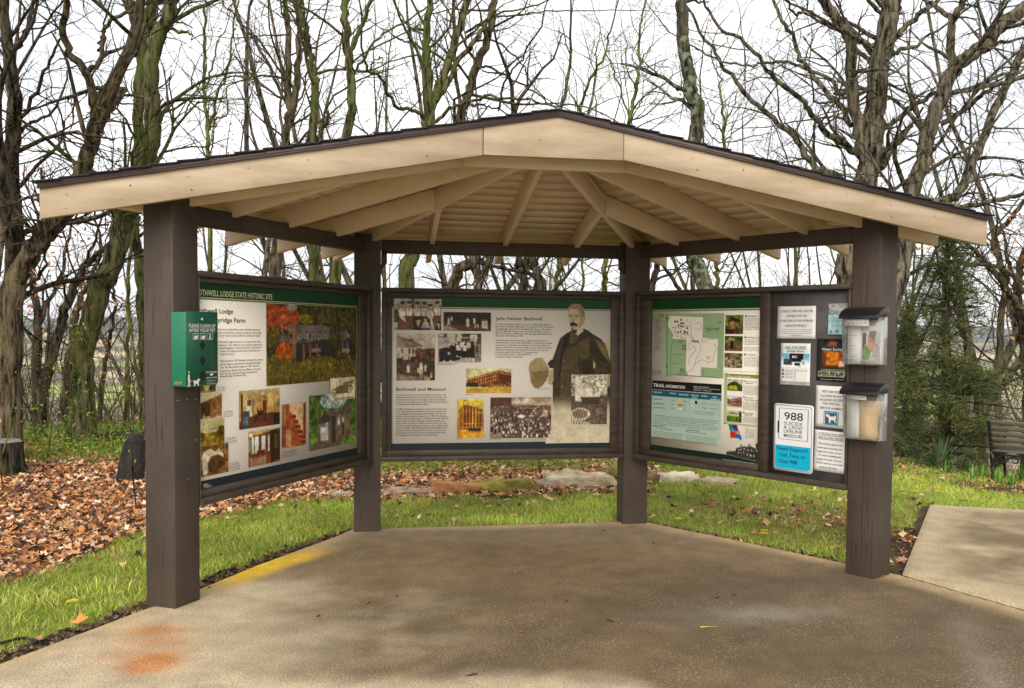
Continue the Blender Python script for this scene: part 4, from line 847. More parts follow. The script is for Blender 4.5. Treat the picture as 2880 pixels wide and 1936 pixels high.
def crects(items, cn):
    out = []
    for a, b, c, d_ in items:
        u0, z1 = pan(2, cn, a, b); u1, z0 = pan(2, cn, c, d_)
        if d_ - b < 16: z0 = pan(2, cn, a, d_)[1]
        out.append((u0, z0, u1, z1))
    return out
flat(2, 'map_field', M['map_green'], po, crects([(300, 342, 1362, 1500)], 'C6'), .0655)
mb = MB(); mp1 = [(398, 377), (1000, 402), (990, 772), (1270, 795), (1250, 1322), (962, 1300), (958, 1465), (690, 1445), (702, 800), (445, 790), (470, 720), (400, 600), (370, 560), (372, 480), (398, 460)]
cpoly(mb, 2, mp1[::-1], 'C6', .0662); mb.build('map_park_area', M['poster'], po)
def ribbon(mb, k, pts, cn, wpx, off):
    for (a, b), (c, d_) in zip(pts[:-1], pts[1:]):
        n_ = np.array([-(d_ - b), c - a], float); n_ /= np.linalg.norm(n_) + 1e-9; n_ *= wpx / 2
        q = [(a + n_[0], b + n_[1]), (a - n_[0], b - n_[1]), (c - n_[0], d_ - n_[1]), (c + n_[0], d_ + n_[1])]; cpoly(mb, k, q, cn, off)
mb = MB()
for pts in ([(345, 345), (345, 1470)], [(360, 345), (360, 1470)], [(500, 790), (430, 900), (415, 1470)], [(430, 1075), (650, 1078)], [(430, 1228), (620, 1245)], [(345, 1410), (1340, 1500)], [(570, 590), (640, 640), (700, 680), (800, 780), (850, 820), (940, 870), (970, 950), (940, 1040), (880, 1150), (850, 1240), (830, 1320), (720, 1400)],
            [(740, 1250), (760, 1130), (820, 1040), (880, 1000), (840, 900), (790, 960), (720, 1000)], [(850, 1260), (920, 1200), (980, 1160), (1100, 1215), (1170, 1200), (1220, 1020), (1250, 940), (1205, 920), (1220, 870)], [(720, 410), (710, 470), (790, 500), (790, 740), (840, 800)], [(860, 520), (930, 500), (980, 570), (900, 640), (860, 610)], [(990, 790), (1000, 860), (1080, 800), (1220, 790)], [(1000, 1330), (1015, 1480)], [(800, 780), (760, 890), (740, 940)]):
    ribbon(mb, 2, pts, 'C6', 5, .0668)
mb.build('map_lines', M['gray'], po)
mb = MB(); ribbon(mb, 2, [(560, 560), (600, 640), (610, 700), (600, 780), (690, 770), (670, 710)], 'C6', 7, .067); 
cpoly(mb, 2, [(542, 545), (558, 585), (576, 545), (570, 525), (548, 525)][::1], 'C6', .0672); mb.build('map_red_trail', ink('map_red', (196, 40, 40)), po)
mb = MB()
for x, y, w in ((480, 460, 34), (522, 460, 34), (588, 428, 36), (588, 492, 34), (628, 492, 34), (588, 545, 34), (628, 548, 34), (702, 580, 34), (540, 655, 34), (700, 655, 34), (803, 815, 40), (848, 818, 36), (890, 820, 36), (628, 895, 36), (668, 898, 36), (628, 948, 36), (668, 950, 36), (640, 1405, 4)):
    for r_ in crects([(x, y, x + w, y + 38)], 'C6'): rect(mb, 2, *r_, .067)
mb.build('map_symbols', ink('map_symbol', (120, 116, 106)), po)
mb = MB()
def disc(mb, k, cn, x, y, r_, off, n=14):
    cpoly(mb, k, [(x + r_ * math.cos(t), y + r_ * math.sin(t)) for t in np.arange(n)[::-1] * 2 * math.pi / n], cn, off)
for x, y, r_ in ((600, 665, 17), (676, 658, 17), (665, 688, 17), (350, 420, 16), (350, 1292, 16), (1775, 381, 17), (1765, 762, 17), (1757, 1070, 17), (622, 712, 9), (622, 768, 9), (1100, 1215, 9)): disc(mb, 2, 'C6', x, y, r_, .0675)
mb.build('map_dots', M['dkgreen'], po)
mb = MB(); disc(mb, 2, 'C6', 703, 1430, 22, .0672); mb.build('map_ring', M['black'], po); mb = MB(); disc(mb, 2, 'C6', 703, 1430, 11, .0678); mb.build('map_ring_centre', M['poster'], po)
flat(2, 'legend_header', M['olive'], po, crects([(90, 340, 298, 396)], 'C6'), .0656)
flat(2, 'map_scale', M['black'], po, crects([(1050, 602, 1115, 615), (1115, 612, 1175, 625), (1175, 605, 1298, 618)], 'C6'), .067)
mb = MB(); cpoly(mb, 2, [(1308, 462), (1292, 512), (1308, 498), (1322, 512)][::-1], 'C6', .067); mb.build('north_arrow', M['black'], po)
leg = ['Amphitheater', 'Campground', 'Hiking Trail Access', 'Parking', 'Restroom', 'Interpretive Site', 'Overlook', 'Picnic Shelter', 'Playground', 'Picnic Area', 'Gate', 'Office', 'Park Boundary', 'Roads', 'Private Road', 'Stream or Water', 'Scenic View', 'Visitor Center', 'Trail', 'Trailhead', 'Pay Station', 'Museum', 'Water']
lines = tl_(2, 'C6', [('LEGEND', 112, 380, 230, 22)] ); text_lines(lines, plane_of(2, .0668), 'legend_title', M['cream'], po, .01)
L_ = [(s, 145, 433 + i * 25.9, 145 + 9.5 * len(s), 13) for i, s in enumerate(leg)] + [('i', 121, 433 + i * 25.9, 127, 13) for i in range(23)]
L_ += [('Bothwell', 448, 592, 530, 20), ('Lodge', 460, 622, 520, 20), ('Gypsy', 478, 665, 532, 18), ('Camp', 478, 690, 530, 18), ('White', 512, 728, 565, 15), ('Connector', 500, 752, 588, 15), ('Quarry', 685, 722, 752, 18), ('Gazebo', 685, 568, 755, 18), ('STONYRIDGE', 527, 835, 660, 17), ('TRAIL', 568, 865, 626, 17), ('RADIANT', 1050, 1122, 1150, 18), ('TRAIL', 1070, 1155, 1130, 18), ('MAIN', 585, 1352, 652, 28), ('ENTRANCE', 585, 1390, 712, 28),
       ('Bothwell Park Rd.', 530, 1425, 635, 14), ('Bothwell Park Rd.', 1105, 1482, 1225, 14), ('SCALE', 1055, 653, 1135, 15), ('IN MILES', 1225, 655, 1290, 15), ('0', 1048, 582, 1058, 15), ('0.05', 1098, 582, 1130, 15), ('0.1', 1160, 582, 1185, 15), ('0.2', 1282, 582, 1305, 15), ('N', 1296, 512, 1320, 22)]
L_ += [('Map produced by the park staff for', 85, 1362 + i * 13, 255, 8) for i in range(6)]
text_lines(tl_(2, 'C6', L_), plane_of(2, .0682), 'map_text', M['black'], po, .012)
text_lines(tl_(2, 'C6', [('The Gazebo', 1800, 393, 1975, 28), ('The Gypsy Camp', 1792, 776, 2038, 28), ('The Quarry', 1788, 1083, 1948, 28)]), plane_of(2, .0668), 'heading', M['dkgreen'], po, .02)
side = []
for y0, n_, x0 in ((433, 8, 1752), (812, 4, 1745), (950, 3, 1742), (1118, 7, 1740)):
    tt = ['"During my life at Stonyridge I have seen', 'every foot of the wild land with an ever', 'greater... I have enlarged my home in stone', 'the woodlands in some measure and in', 'gardens and around the ravine slopes of', 'Stonyridge on the finest crags in its all', 'time in the past is healthy, rebuilt, and', 'bountiful growth of native trees."']
    for i in range(n_): side.append((tt[i % 8], x0, y0 + i * 27, 2045 - (i % 3) * 12, 17))
text_lines(tl_(2, 'C6', side), plane_of(2, .0668), 'body_text', M['gray'], po, .003)
def f_gaz(p): p.R(1380, 340, 1740, 720, (110, 128, 40), .4, 4); p.put(p.Y > 560, (84, 66, 40), .4, 3); p.P([(1440, 490), (1520, 385), (1680, 460), (1660, 500), (1500, 500)], (44, 36, 28)); p.R(1490, 470, 1570, 610, (150, 112, 64), .3, 3); p.R(1620, 480, 1690, 600, (120, 88, 52), .3, 3); p.R(1400, 620, 1560, 710, (50, 34, 24), .3, 3)
def f_gyp(p): p.R(1380, 720, 1740, 1030, (66, 84, 34), .5, 4); p.P([(1450, 830), (1480, 760), (1570, 800), (1700, 850), (1690, 990), (1450, 970)], (126, 96, 58), .25, 3); p.P([(1445, 840), (1480, 755), (1575, 805), (1560, 820), (1480, 800)], (206, 170, 90)); p.R(1490, 840, 1550, 980, (36, 26, 20)); p.put(p.Y > 970, (112, 84, 56), .4, 3)
def f_qua(p): p.R(1370, 1020, 1730, 1340, (110, 96, 70), .5, 3); p.blobs(1388, 1120, 1708, 1310, 70, 22, [(176, 164, 136), (140, 124, 96), (70, 56, 40), (196, 184, 156)], 4); p.blobs(1388, 1040, 1708, 1110, 25, 18, [(84, 70, 46), (160, 150, 120)], 6)
for tl, br, fn in ((('C6', 1405, 362), ('C6', 1722, 703), f_gaz), (('C6', 1395, 738), ('C6', 1712, 1012), f_gyp), (('C6', 1388, 1040), ('C6', 1708, 1316), f_qua)): picture(2, tl, br, po, fn, .0672)
# places box
flat(2, 'places_frame', M['sage'], po, crects([(1212, -40, 1790, -8), (1212, -8, 1240, 800), (1212, 800, 1790, 826)], 'C7'), .0656)
flat(2, 'places_header', M['lime'], po, crects([(1245, 6, 1790, 88)], 'C7'), .0662)
text_lines(tl_(2, 'C7', [('Places to Visit Nearby...', 1265, 62, 1655, 38)]), plane_of(2, .0668), 'places_title', M['white'], po, .01)
def f_tr(p): p.R(1250, 80, 1510, 300, (176, 186, 150), .1, 5); p.put(p.Y > 190 - 60 * np.abs(np.sin((p.X - 1260) / 70.)), (44, 66, 24), .4, 4); p.E(1350, 250, 80, 55, (150, 148, 30), .3, 3); p.R(1250, 270, 1510, 300, (60, 80, 24), .3, 3)
def f_ar(p): p.R(1240, 330, 1500, 560, (190, 194, 196), .05, 6); p.P([(1290, 420), (1470, 370), (1488, 380), (1488, 545), (1290, 515)], (122, 58, 50), .1, 3); p.E(1275, 450, 26, 50, (64, 84, 50), .3, 3); [p.R(1310 + i * 28, 425 - i * 6, 1322 + i * 28, 448 - i * 6, (206, 200, 190)) for i in range(6)]; [p.R(1310 + i * 28, 470 - i * 3, 1322 + i * 28, 500 - i * 2, (196, 190, 180)) for i in range(6)]; p.put(p.Y > 515, (150, 150, 146))
def f_kn(p): p.R(1240, 560, 1500, 800, (186, 192, 150), .1, 5); p.P([(1250, 640), (1330, 600), (1480, 650), (1480, 690), (1250, 690)], (120, 132, 50), .25, 3); p.R(1250, 650, 1440, 672, (190, 200, 196)); p.put(p.Y > 690, (72, 104, 30), .4, 3); p.R(1440, 590, 1485, 780, (64, 60, 30), .3, 3)
for tl, br, fn in ((('C7', 1262, 92), ('C7', 1495, 285), f_tr), (('C7', 1258, 352), ('C7', 1488, 540), f_ar), (('C7', 1252, 578), ('C7', 1482, 780), f_kn)): picture(2, tl, br, po, fn, .0672)
text_lines(tl_(2, 'C7', [('Harry S Truman', 1548, 138, 1722, 20), ('State Park', 1542, 166, 1662, 20), ('Arrow Rock', 1540, 393, 1672, 20), ('State Historic Site', 1535, 425, 1748, 20), ('Knob Noster', 1532, 636, 1678, 20), ('State Park', 1530, 662, 1650, 20)]), plane_of(2, .0668), 'heading', M['dkgreen'], po, .02)
sm = []
for y0, n_ in ((196, 12), (445, 11), (684, 8)):
    for i in range(n_): sm.append((['The rolling grasslands and wooded shore', 'of the lake give visitors a place for', 'camping, swimming and quiet hiking', 'with paved walks and shaded picnic sites'][i % 4], 1512 - 6 * (y0 > 400), y0 + i * 12.4, 1768 - (i % 3) * 9, 7.5))
text_lines(tl_(2, 'C7', sm), plane_of(2, .0668), 'body_text', M['gray'], po, .003)
for (x, y), cc in zip(((1525, 120), (1522, 377), (1515, 618)), ((190, 40, 40), (40, 110, 170), (90, 140, 50))):
    mb = MB(); disc(mb, 2, 'C7', x, y, 13, .0668); mb.build('number_dot', ink('dot', cc), po)
# trail table
flat(2, 'table_field', M['paleblue'], po, crects([(70, 350, 1150, 1130)], 'C7'), .0656)
u0, zt = pan(2, 'C7', 75, 112); u1, _ = pan(2, 'C7', 1168, 190); _, zb = pan(2, 'C7', 75, 248)
flat(2, 'table_title_band', M['black'], po, [(u0, zb, u1, zt)], .0662)
_, z1_ = pan(2, 'C7', 75, 258); _, z0_ = pan(2, 'C7', 75, 352); flat(2, 'table_header_band', M['teal'], po, [(u0, z0_, u1, z1_)], .0664)
text_lines(tl_(2, 'C7', [('TRAIL', 92, 212, 272, 54), ('INFORMATION', 293, 228, 592, 50)]), plane_of(2, .0672), 'table_title', M['white'], po, .014)
text_lines(tl_(2, 'C7', [('Bothwell Lodge State Historic Site', 730, 215, 978, 15), ('19349 Bothwell State Park Road  |  Sedalia, MO 65301-9052', 730, 240, 1140, 12), ('660-827-0510  |  mostateparks.com', 730, 268, 1010, 12), ('TRAIL NAME', 92, 306, 224, 22), ('MILEAGE', 352, 326, 447, 22), ('BLAZE COLOR', 497, 345, 648, 24), ('APPROVED', 685, 358, 806, 22), ('USAGE', 708, 394, 782, 22), ('RATING', 855, 370, 942, 24), ('TRAIL', 1030, 386, 1098, 22), ('EXPERIENCE', 988, 420, 1148, 22)]), plane_of(2, .0674), 'table_header_text', M['white'], po, .008)
tt = [('Radiant Trail', 95, 412, 230, 22), ('Stonyridge Trail', 92, 480, 265, 22), ('Connector Trail (', 92, 545, 275, 22), ('1.01', 380, 436, 415, 20), ('0.50', 378, 500, 412, 20), ('0.05', 378, 562, 412, 20), ('Yellow', 568, 450, 616, 18), ('Red', 568, 518, 596, 18), ('White', 566, 584, 606, 18), ('Moderate', 862, 482, 934, 18), ('Rugged', 868, 552, 926, 18), ('2, 3, 7, 8, 11, 12', 988, 500, 1136, 18), ('2, 3, 5, 7, 8, 11', 992, 565, 1126, 18), ('A connector trail is available and will modify', 745, 606, 1062, 13), ('your route. See map for more information.', 745, 636, 1048, 13),
      ('RADIANT TRAIL', 90, 835, 240, 20), ('STONYRIDGE TRAIL', 610, 898, 820, 20), ('1.01-mile loop  TRAIL RATING: Moderate', 120, 870, 395, 16), ('0.50-mile loop  TRAIL RATING: Rugged', 638, 932, 925, 16)]
ex = ['* YOU MAY EXPERIENCE:  1 Slippery conditions and/or uneven vegetation   2 Natural surface: dirt, mud, gravel, loose rocks, slippery surface', '3 Roots, tree stumps, and/or vegetation on trail   4 Low-hanging vegetation   5 Physically challenging sections   6 Sand or loose soils', '7 Deep, paved and rocky roads over trail   8 Stairs or step-like rise in trail   9 Bridges and/or structure crossings without railings', '10 Elevated walk or trail   11 Meandering trails   12 Emergency response signs   13 Narrow passages   14 Rocks or protruding obstacles', '15 Rapidly changing weather conditions   16 Uneven surfaces   17 Unmaintained routes   18 Changing water levels', '19 Surface or submerged objects']
for i, s in enumerate(ex): tt.append((s, 95, 612 + i * 32 + 55, 1118 - 30 * (i % 3) if i < 5 else 300, 14))
para = ['Radiant Trail travels through the ravines of the Bothwell estate, where hikers can', 'discover rock outcrops and remains of quarry pits. The Bothwell family used the', 'stones for gates, walks and the lodge and for several gardens throughout the site.', 'The trail begins near the picnic area and the trail loops around the lodge area', 'before descending to a rocky wet weather ravine with native trees and birds along', 'the road back to the main entrance.']
for i, s in enumerate(para): tt.append((s, 90, 912 + i * 22, 560 - 10 * (i % 2) if i < 5 else 230, 10)); tt.append((s, 610, 978 + i * 22, 1105 - 8 * (i % 3), 10))
text_lines(tl_(2, 'C7', tt), plane_of(2, .0668), 'table_text', ink('table_text', (38, 52, 54)), po, .006)
for r_, cc in (((485, 424, 558, 452), (232, 200, 40)), ((487, 488, 552, 515), (186, 20, 30)), ((486, 552, 552, 580), (222, 222, 214)), ((90, 845, 110, 868), (222, 196, 60)), ((612, 906, 630, 930), (186, 30, 36))):
    flat(2, 'colour_swatch', ink('swatch', cc), po, crects([r_], 'C7'), .067)
flat(2, 'usage_icon', M['white'], po, crects([(698, 434, 734, 484), (698, 500, 734, 550)], 'C7'), .067); flat(2, 'usage_icon', M['black'], po, crects([(748, 438, 786, 486)], 'C7'), .067)
mb = MB()
for x, y in ((716, 442), (716, 508)): disc(mb, 2, 'C7', x, y + 4, 5, .0676, 8); ribbon(mb, 2, [(x, y + 8), (x - 1, y + 22), (x - 8, y + 38)], 'C7', 6, .0676); ribbon(mb, 2, [(x, y + 20), (x + 7, y + 38)], 'C7', 5, .0676); ribbon(mb, 2, [(x - 8, y + 20), (x, y + 12), (x + 9, y + 18)], 'C7', 4, .0679)
mb.build('hiker_symbol', M['black'], po)
# missouri region map, key, lodge drawing
for pts, cc in (([(1275, 802), (1335, 808), (1340, 870), (1330, 915), (1300, 905)], (40, 130, 50)), ([(1335, 808), (1410, 815), (1432, 900), (1395, 925), (1345, 872)], (70, 30, 120)), ([(1345, 872), (1395, 885), (1415, 910), (1395, 940), (1330, 915)], (70, 150, 200)), ([(1305, 915), (1330, 910), (1392, 940), (1385, 1022), (1303, 1015)], (196, 36, 34)), ([(1410, 900), (1448, 908), (1462, 960), (1430, 968), (1405, 945)], (224, 128, 44)), ([(1392, 948), (1430, 968), (1465, 970), (1488, 1025), (1470, 1060), (1450, 1058), (1452, 1030), (1385, 1022)], (30, 96, 170))):
    mb = MB(); cpoly(mb, 2, pts[::-1], 'C7', .0668); mb.build('region_map', ink('region', cc), po)
text_lines(tl_(2, 'C7', [(s, 1578, 893 + i * 24, 1578 + w_, 10) for i, (s, w_) in enumerate((('KANSAS CITY REGION', 120), ('OZARK REGION', 85), ('SOUTHEAST REGION', 112), ('CENTRAL REGION', 100), ('ST. LOUIS REGION', 102), ('NORTHEAST REGION', 110)))] + [('LEGEND', 1548, 866, 1590, 11)]), plane_of(2, .0668), 'region_key_text', M['gray'], po, .006)
for i, cc in enumerate(((60, 130, 50), (196, 36, 34), (30, 96, 170), (70, 150, 200), (224, 128, 44), (70, 30, 120))): flat(2, 'key_swatch', ink('key', cc), po, crects([(1546, 884 + i * 24, 1568, 892 + i * 24)], 'C7'), .0668)
def f_sil(p):
    a = p.inpoly([(1250, 1290), (1262, 1265), (1290, 1275), (1300, 1250), (1330, 1265), (1345, 1245), (1370, 1255), (1395, 1235), (1400, 1190), (1440, 1165), (1462, 1170), (1470, 1110), (1490, 1105), (1500, 1140), (1540, 1130), (1560, 1150), (1600, 1070), (1640, 1130), (1700, 1140), (1705, 1060), (1725, 1040), (1755, 1060), (1755, 1400), (1245, 1330)]); p.put(a, (52, 48, 48), .25, 3)
    for x, y, w, h in ((1490, 1130, 14, 40), (1530, 1180, 20, 26), (1480, 1190, 16, 40), (1445, 1200, 14, 30), (1600, 1100, 14, 40), (1590, 1190, 18, 30), (1640, 1180, 16, 40), (1700, 1120, 14, 40), (1630, 1270, 20, 60), (1680, 1270, 16, 50), (1580, 1270, 16, 40), (1520, 1240, 14, 30), (1480, 1260, 16, 30), (1440, 1255, 14, 30), (1720, 1180, 16, 40), (1670, 1200, 12, 24)): p.E(x, y + h / 2, w / 2, h / 2, (196, 186, 168))
    p.a = a
picture(2, ('C7', 1245, 1030), ('C7', 1748, 1395), po, f_sil, .0676, .0030, 'lodge_drawing')
text_lines(tl_(2, 'C7', [('Bothwell Lodge | mostateparks.com | Missouri Department of Natural Resources', 1195, 1362, 1740, 9)]), plane_of(2, .0672), 'footer_text', M['white'], po, .008)

# ------------------------------------------------------------------ notices on the pin board
def paper(name, label, tl, br, cat='notice', mat=None, thick=.0015, curl=.006, tilt=0, o0=.0635, grp='papers pinned to the notice board', seed=0):
    u0, z1 = pan(2, 'C8', *tl); u1, z0 = pan(2, 'C8', *br); nx, nz = 9, 9; g = np.random.default_rng(seed)
    ph = g.uniform(0, 6, 3)
    def pl_(u, z, extra=0.0):
        s = (u - u0) / (u1 - u0); t = (z - z0) / (z1 - z0)
        w = curl * (.5 + .5 * math.sin(2.4 * s + ph[0])) * (1 - t) ** 1.5 + curl * .35 * (1 - 4 * (s - .5) ** 2) * .5
        cu, cz = (u - u0 - .5 * (u1 - u0)), (z - z1); uu = u0 + .5 * (u1 - u0) + cu * math.cos(tilt) - cz * math.sin(tilt); zz = z1 + cu * math.sin(tilt) + cz * math.cos(tilt)
        return P3(2, uu, zz, o0 + thick + w + extra)
    V = []
    for lay in (0, -thick):
        for j in range(nz):
            for i in range(nx): V.append(pl_(u0 + (u1 - u0) * i / (nx - 1), z0 + (z1 - z0) * j / (nz - 1), lay))
    n_ = nx * nz; Fc = []
    for j in range(nz - 1):
        for i in range(nx - 1):
            a = j * nx + i; Fc.append((a, a + 1, a + nx + 1, a + nx)); Fc.append((a + n_, a + nx + n_, a + nx + 1 + n_, a + 1 + n_))
    for i in range(nx - 1): Fc.append((i, i + n_, i + 1 + n_, i + 1)); b = (nz - 1) * nx + i; Fc.append((b, b + 1, b + 1 + n_, b + n_))
    for j in range(nz - 1): a = j * nx; Fc.append((a, a + nx, a + nx + n_, a + n_)); a = j * nx + nx - 1; Fc.append((a, a + n_, a + nx + n_, a + nx))
    th = thing(name, tuple(P3(2, .5 * (u0 + u1), z0, o0)), label, cat, grp)
    sh = obj('sheet', np.array(V), Fc, mat or M['paper'], th, True)
    return th, sh, (lambda e: (lambda u, z: pl_(u, z, e)))
def t8(lines):
    out = []
    for s, X0, Y, X1, ch in lines:
        u0, z = pan(2, 'C8', X0, Y); u1, _ = pan(2, 'C8', X1, Y); _, zt = pan(2, 'C8', X0, Y - ch); out.append((s, u0, z, u1, zt - z))
    return out
E1 = .0012
def pr8(plf, rects, name, mat, parent):
    mb = MB()
    for a, b, c, d_ in rects:
        u0, z1 = pan(2, 'C8', a, b); u1, z0 = pan(2, 'C8', c, d_)
        if d_ - b < 8: z0 = pan(2, 'C8', a, d_)[1]
        nu, nv = 6, 6; base = [plf(u0 + (u1 - u0) * i / nu, z0 + (z1 - z0) * j / nv) for j in range(nv + 1) for i in range(nu + 1)]
        mb.add(base, [(j * (nu + 1) + i, j * (nu + 1) + i + 1, (j + 1) * (nu + 1) + i + 1, (j + 1) * (nu + 1) + i) for j in range(nv) for i in range(nu)])
    return mb.build(name, mat, parent)
def picpaper(plf, tl, br, fn, parent, cell=.0035, name='photograph'):
    u0, z1 = pan(2, 'C8', *tl); u1, z0 = pan(2, 'C8', *br); nx = max(6, int((u1 - u0) / cell)); ny = max(6, int((z1 - z0) / cell)); p = Pic(tl[0], tl[1], br[0], br[1], nx, ny); fn(p); p.c = soften(p.c, nx + ny, 1, .05)
    V = np.array([plf(u, z) for z in np.linspace(z1, z0, ny) for u in np.linspace(u0, u1, nx)]); ii = np.arange(nx * ny).reshape(ny, nx)
    return obj(name, V, np.stack([ii[:-1, :-1], ii[1:, :-1], ii[1:, 1:], ii[:-1, 1:]], -1).reshape(-1, 4), M['image_matte'], parent, False, lin(p.c).reshape(-1, 3))
th, sh, pf = paper('notice', 'white paper notice about lodge tours, top left of the board', (80, 68), (398, 343), seed=1)
text_lines(t8([('LODGE TOURS WILL NOT BE', 110, 118, 376, 20), ('OFFERED FOR THE', 153, 158, 326, 20), ('DURATION OF THE INTERIOR', 103, 199, 377, 20), ('RADIATOR PROJECT', 145, 240, 328, 20)]), pf(E1), 'notice_text', M['black'], sh, .006)
text_lines(t8([("This notice can also be found at the site's Facebook page, the", 108, 266, 370, 8), ("park's telephone answering machine, and the park's webpage at", 103, 283, 372, 8), ('www.mostateparks.com/bothwell-lodge. The park can be reached', 103, 299, 372, 8), ('by calling 660-827-0510.', 183, 316, 284, 8)]), pf(E1), 'small_text', M['gray'], sh, .004)
th, sh, pf = paper('flyer', 'teal and white flyer for 360-degree virtual tours below the tours notice', (108, 378), (350, 742), 'flyer', seed=2)
def f_360(p):
    t = sst(480, 575, p.Y) ; p.c = np.array((92, 168, 196)) * (1 - t)[..., None] + np.array((236, 238, 238)) * t[..., None]; top = sst(400, 480, p.Y)[..., None]; p.c = np.array((222, 232, 232)) * (1 - top) + p.c * top
    p.R(183, 465, 298, 540, (22, 22, 28)); p.R(133, 512, 204, 570, (60, 64, 72), .4, 3); p.R(228, 546, 270, 574, (24, 24, 30)); p.R(282, 520, 316, 574, (224, 226, 228)); p.R(286, 530, 312, 560, (150, 160, 160), .2, 3)
picpaper(pf(E1), (116, 462), (348, 590), f_360, sh)
text_lines(t8([('360-DEGREE', 142, 428, 322, 28)]), pf(E1 * 2), 'flyer_title', ink('green_title', (20, 140, 80)), sh, .014)
text_lines(t8([('virtual tours', 158, 452, 305, 20)]), pf(E1 * 2.6), 'flyer_subtitle', ink('dark_title', (20, 40, 50)), sh, .01)
text_lines(t8([('MO', 205, 505, 245, 22)]), pf(E1 * 2), 'screen_text', M['white'], sh, .01)
text_lines(t8([('Explore popular state parks and', 142, 610, 222, 8), ('historic sites in Missouri', 142, 622, 212, 8), ('Explore a selection of parks', 142, 636, 220, 8), ('in Missouri online', 142, 648, 208, 8), ('Discover more views and', 142, 662, 214, 8), ('content of the outdoors', 142, 674, 210, 8), ('mostateparks.com', 118, 712, 160, 9), ('Missouri Department of Natural Resources', 180, 716, 345, 7)]), pf(E1), 'small_text', M['gray'], sh, .006)
text_lines(t8([('Start a tour now!', 242, 616, 332, 12)]), pf(E1), 'callout_text', ink('green_title', (20, 140, 80)), sh, .006)
pr8(pf(E1), [(122, 598, 134, 616), (121, 628, 134, 648), (122, 658, 134, 672), (228, 600, 230, 694), (112, 700, 345, 702)], 'icons', M['black'], sh)
th, sh, pf = paper('card', 'weathered grey and pale blue card at the upper right of the board', (512, 46), (676, 306), 'card', curl=.003, seed=3)
def f_card(p): p.R(500, 40, 700, 140, (150, 152, 148), .25, 3); p.R(500, 138, 700, 310, (158, 196, 208), .06, 4); p.E(536, 284, 13, 14, (120, 126, 126)); p.E(588, 280, 14, 15, (116, 122, 122))
picpaper(pf(E1), (513, 48), (674, 304), f_card, sh, name='card_print')
text_lines(t8([('FREE', 530, 98, 585, 20), ('SAY', 606, 98, 665, 22)]), pf(E1 * 2), 'card_text', ink('card_blue', (196, 214, 220)), sh, .01)
text_lines(t8([('Parks and nature news', 535, 170 + i * 17, 620, 8) for i in range(5)]), pf(E1 * 2), 'small_text', M['gray'], sh, .002)
M['black_paper'] = plain('glossy_black_print', (.02, .02, .022), .3)
th, sh, pf = paper('survey_poster', 'black visitor survey poster with orange forest photograph', (413, 340), (668, 704), 'poster', mat=M['black_paper'], curl=.009, seed=4)
def f_sur(p): p.R(450, 440, 660, 600, (196, 116, 26), .3, 4); p.P([(455, 450), (500, 450), (490, 590), (455, 590)], (110, 58, 18), .3, 3); p.P([(600, 450), (640, 450), (640, 590), (620, 590)], (120, 66, 20), .3, 3); p.P([(510, 590), (545, 550), (580, 590)], (190, 120, 60)); p.R(455, 570, 650, 590, (92, 48, 22), .3, 3); p.R(596, 498, 652, 590, (186, 78, 24)); p.R(602, 532, 646, 578, (226, 214, 200))
picpaper(pf(E1), (460, 448), (650, 588), f_sur, sh)
def f_arc(p): p.R(470, 340, 640, 450, (18, 20, 24)); p.E(548, 440, 76, 88, (36, 58, 66)); p.E(548, 382, 30, 14, (176, 70, 40))
picpaper(pf(E1), (472, 350), (625, 414), f_arc, sh, name='emblem')
text_lines(t8([('MISSOURI', 508, 398, 580, 11), ('STATE PARKS', 506, 408, 582, 7)]), pf(E1 * 2), 'emblem_text', ink('orange_text', (206, 96, 50)), sh, .01)
text_lines(t8([('Visitor Survey', 456, 440, 634, 24)]), pf(E1), 'survey_title', M['white'], sh, .014)
text_lines(t8([('SCAN THE CODE AND TELL US ABOUT YOUR VISIT TODAY', 450, 604, 655, 7), ('Your answers help us look after the parks', 440, 613, 655, 7), ('Missouri Department of Natural Resources', 445, 686, 560, 7), ('Missouri State Parks', 575, 690, 650, 7)]), pf(E1), 'small_text', M['cream'], sh, .004)
def f_st(p):
    p.R(420, 610, 650, 680, (206, 204, 190))
    for x0, x1 in ((428, 497), (502, 571), (576, 645)): p.R(x0, 617, x1, 666, (84, 112, 54), .4, 3); p.blobs(x0 + 8, 630, x1 - 8, 660, 8, 8, [(150, 60, 60), (60, 80, 130), (190, 170, 150), (50, 40, 40)], x0, 1.6)
picpaper(pf(E1), (424, 615), (650, 670), f_st, sh)
th, sh, pf = paper('notice', 'white curled notice about pets and service animals, with a blue dog emblem', (405, 736), (648, 1108), curl=.014, seed=5)
text_lines(t8([('PETS ARE NOT', 460, 796, 622, 20), ('ALLOWED IN ANY', 442, 832, 632, 20), ('BUILDING EXCEPT', 442, 865, 638, 20), ('FOR OFFICIAL', 464, 898, 610, 20), ('SERVICE ANIMALS', 440, 934, 640, 20)]), pf(E1), 'notice_text', M['black'], sh, .014)
pr8(pf(E1), [(473, 952, 600, 1080)], 'emblem', ink('emblem_blue', (44, 104, 138)), sh)
pr8(pf(E1 * 2), [(480, 960, 593, 962.5), (480, 1070, 593, 1072.5), (480, 960, 482.5, 1072), (590.5, 960, 593, 1072)], 'emblem_border', M['white'], sh)
def poly8(plf, pts, name, mat, parent):
    mb = MB(); uv = [pan(2, 'C8', *p) for p in pts]; mb.add([plf(u, z) for u, z in uv], [tuple(range(len(pts)))]); return mb.build(name, mat, parent)
dog = [(492, 985), (508, 978), (520, 988), (530, 1002), (560, 1002), (575, 992), (582, 1008), (576, 1030), (580, 1055), (572, 1055), (564, 1034), (535, 1032), (532, 1056), (522, 1056), (518, 1020), (508, 1003), (494, 1000)]
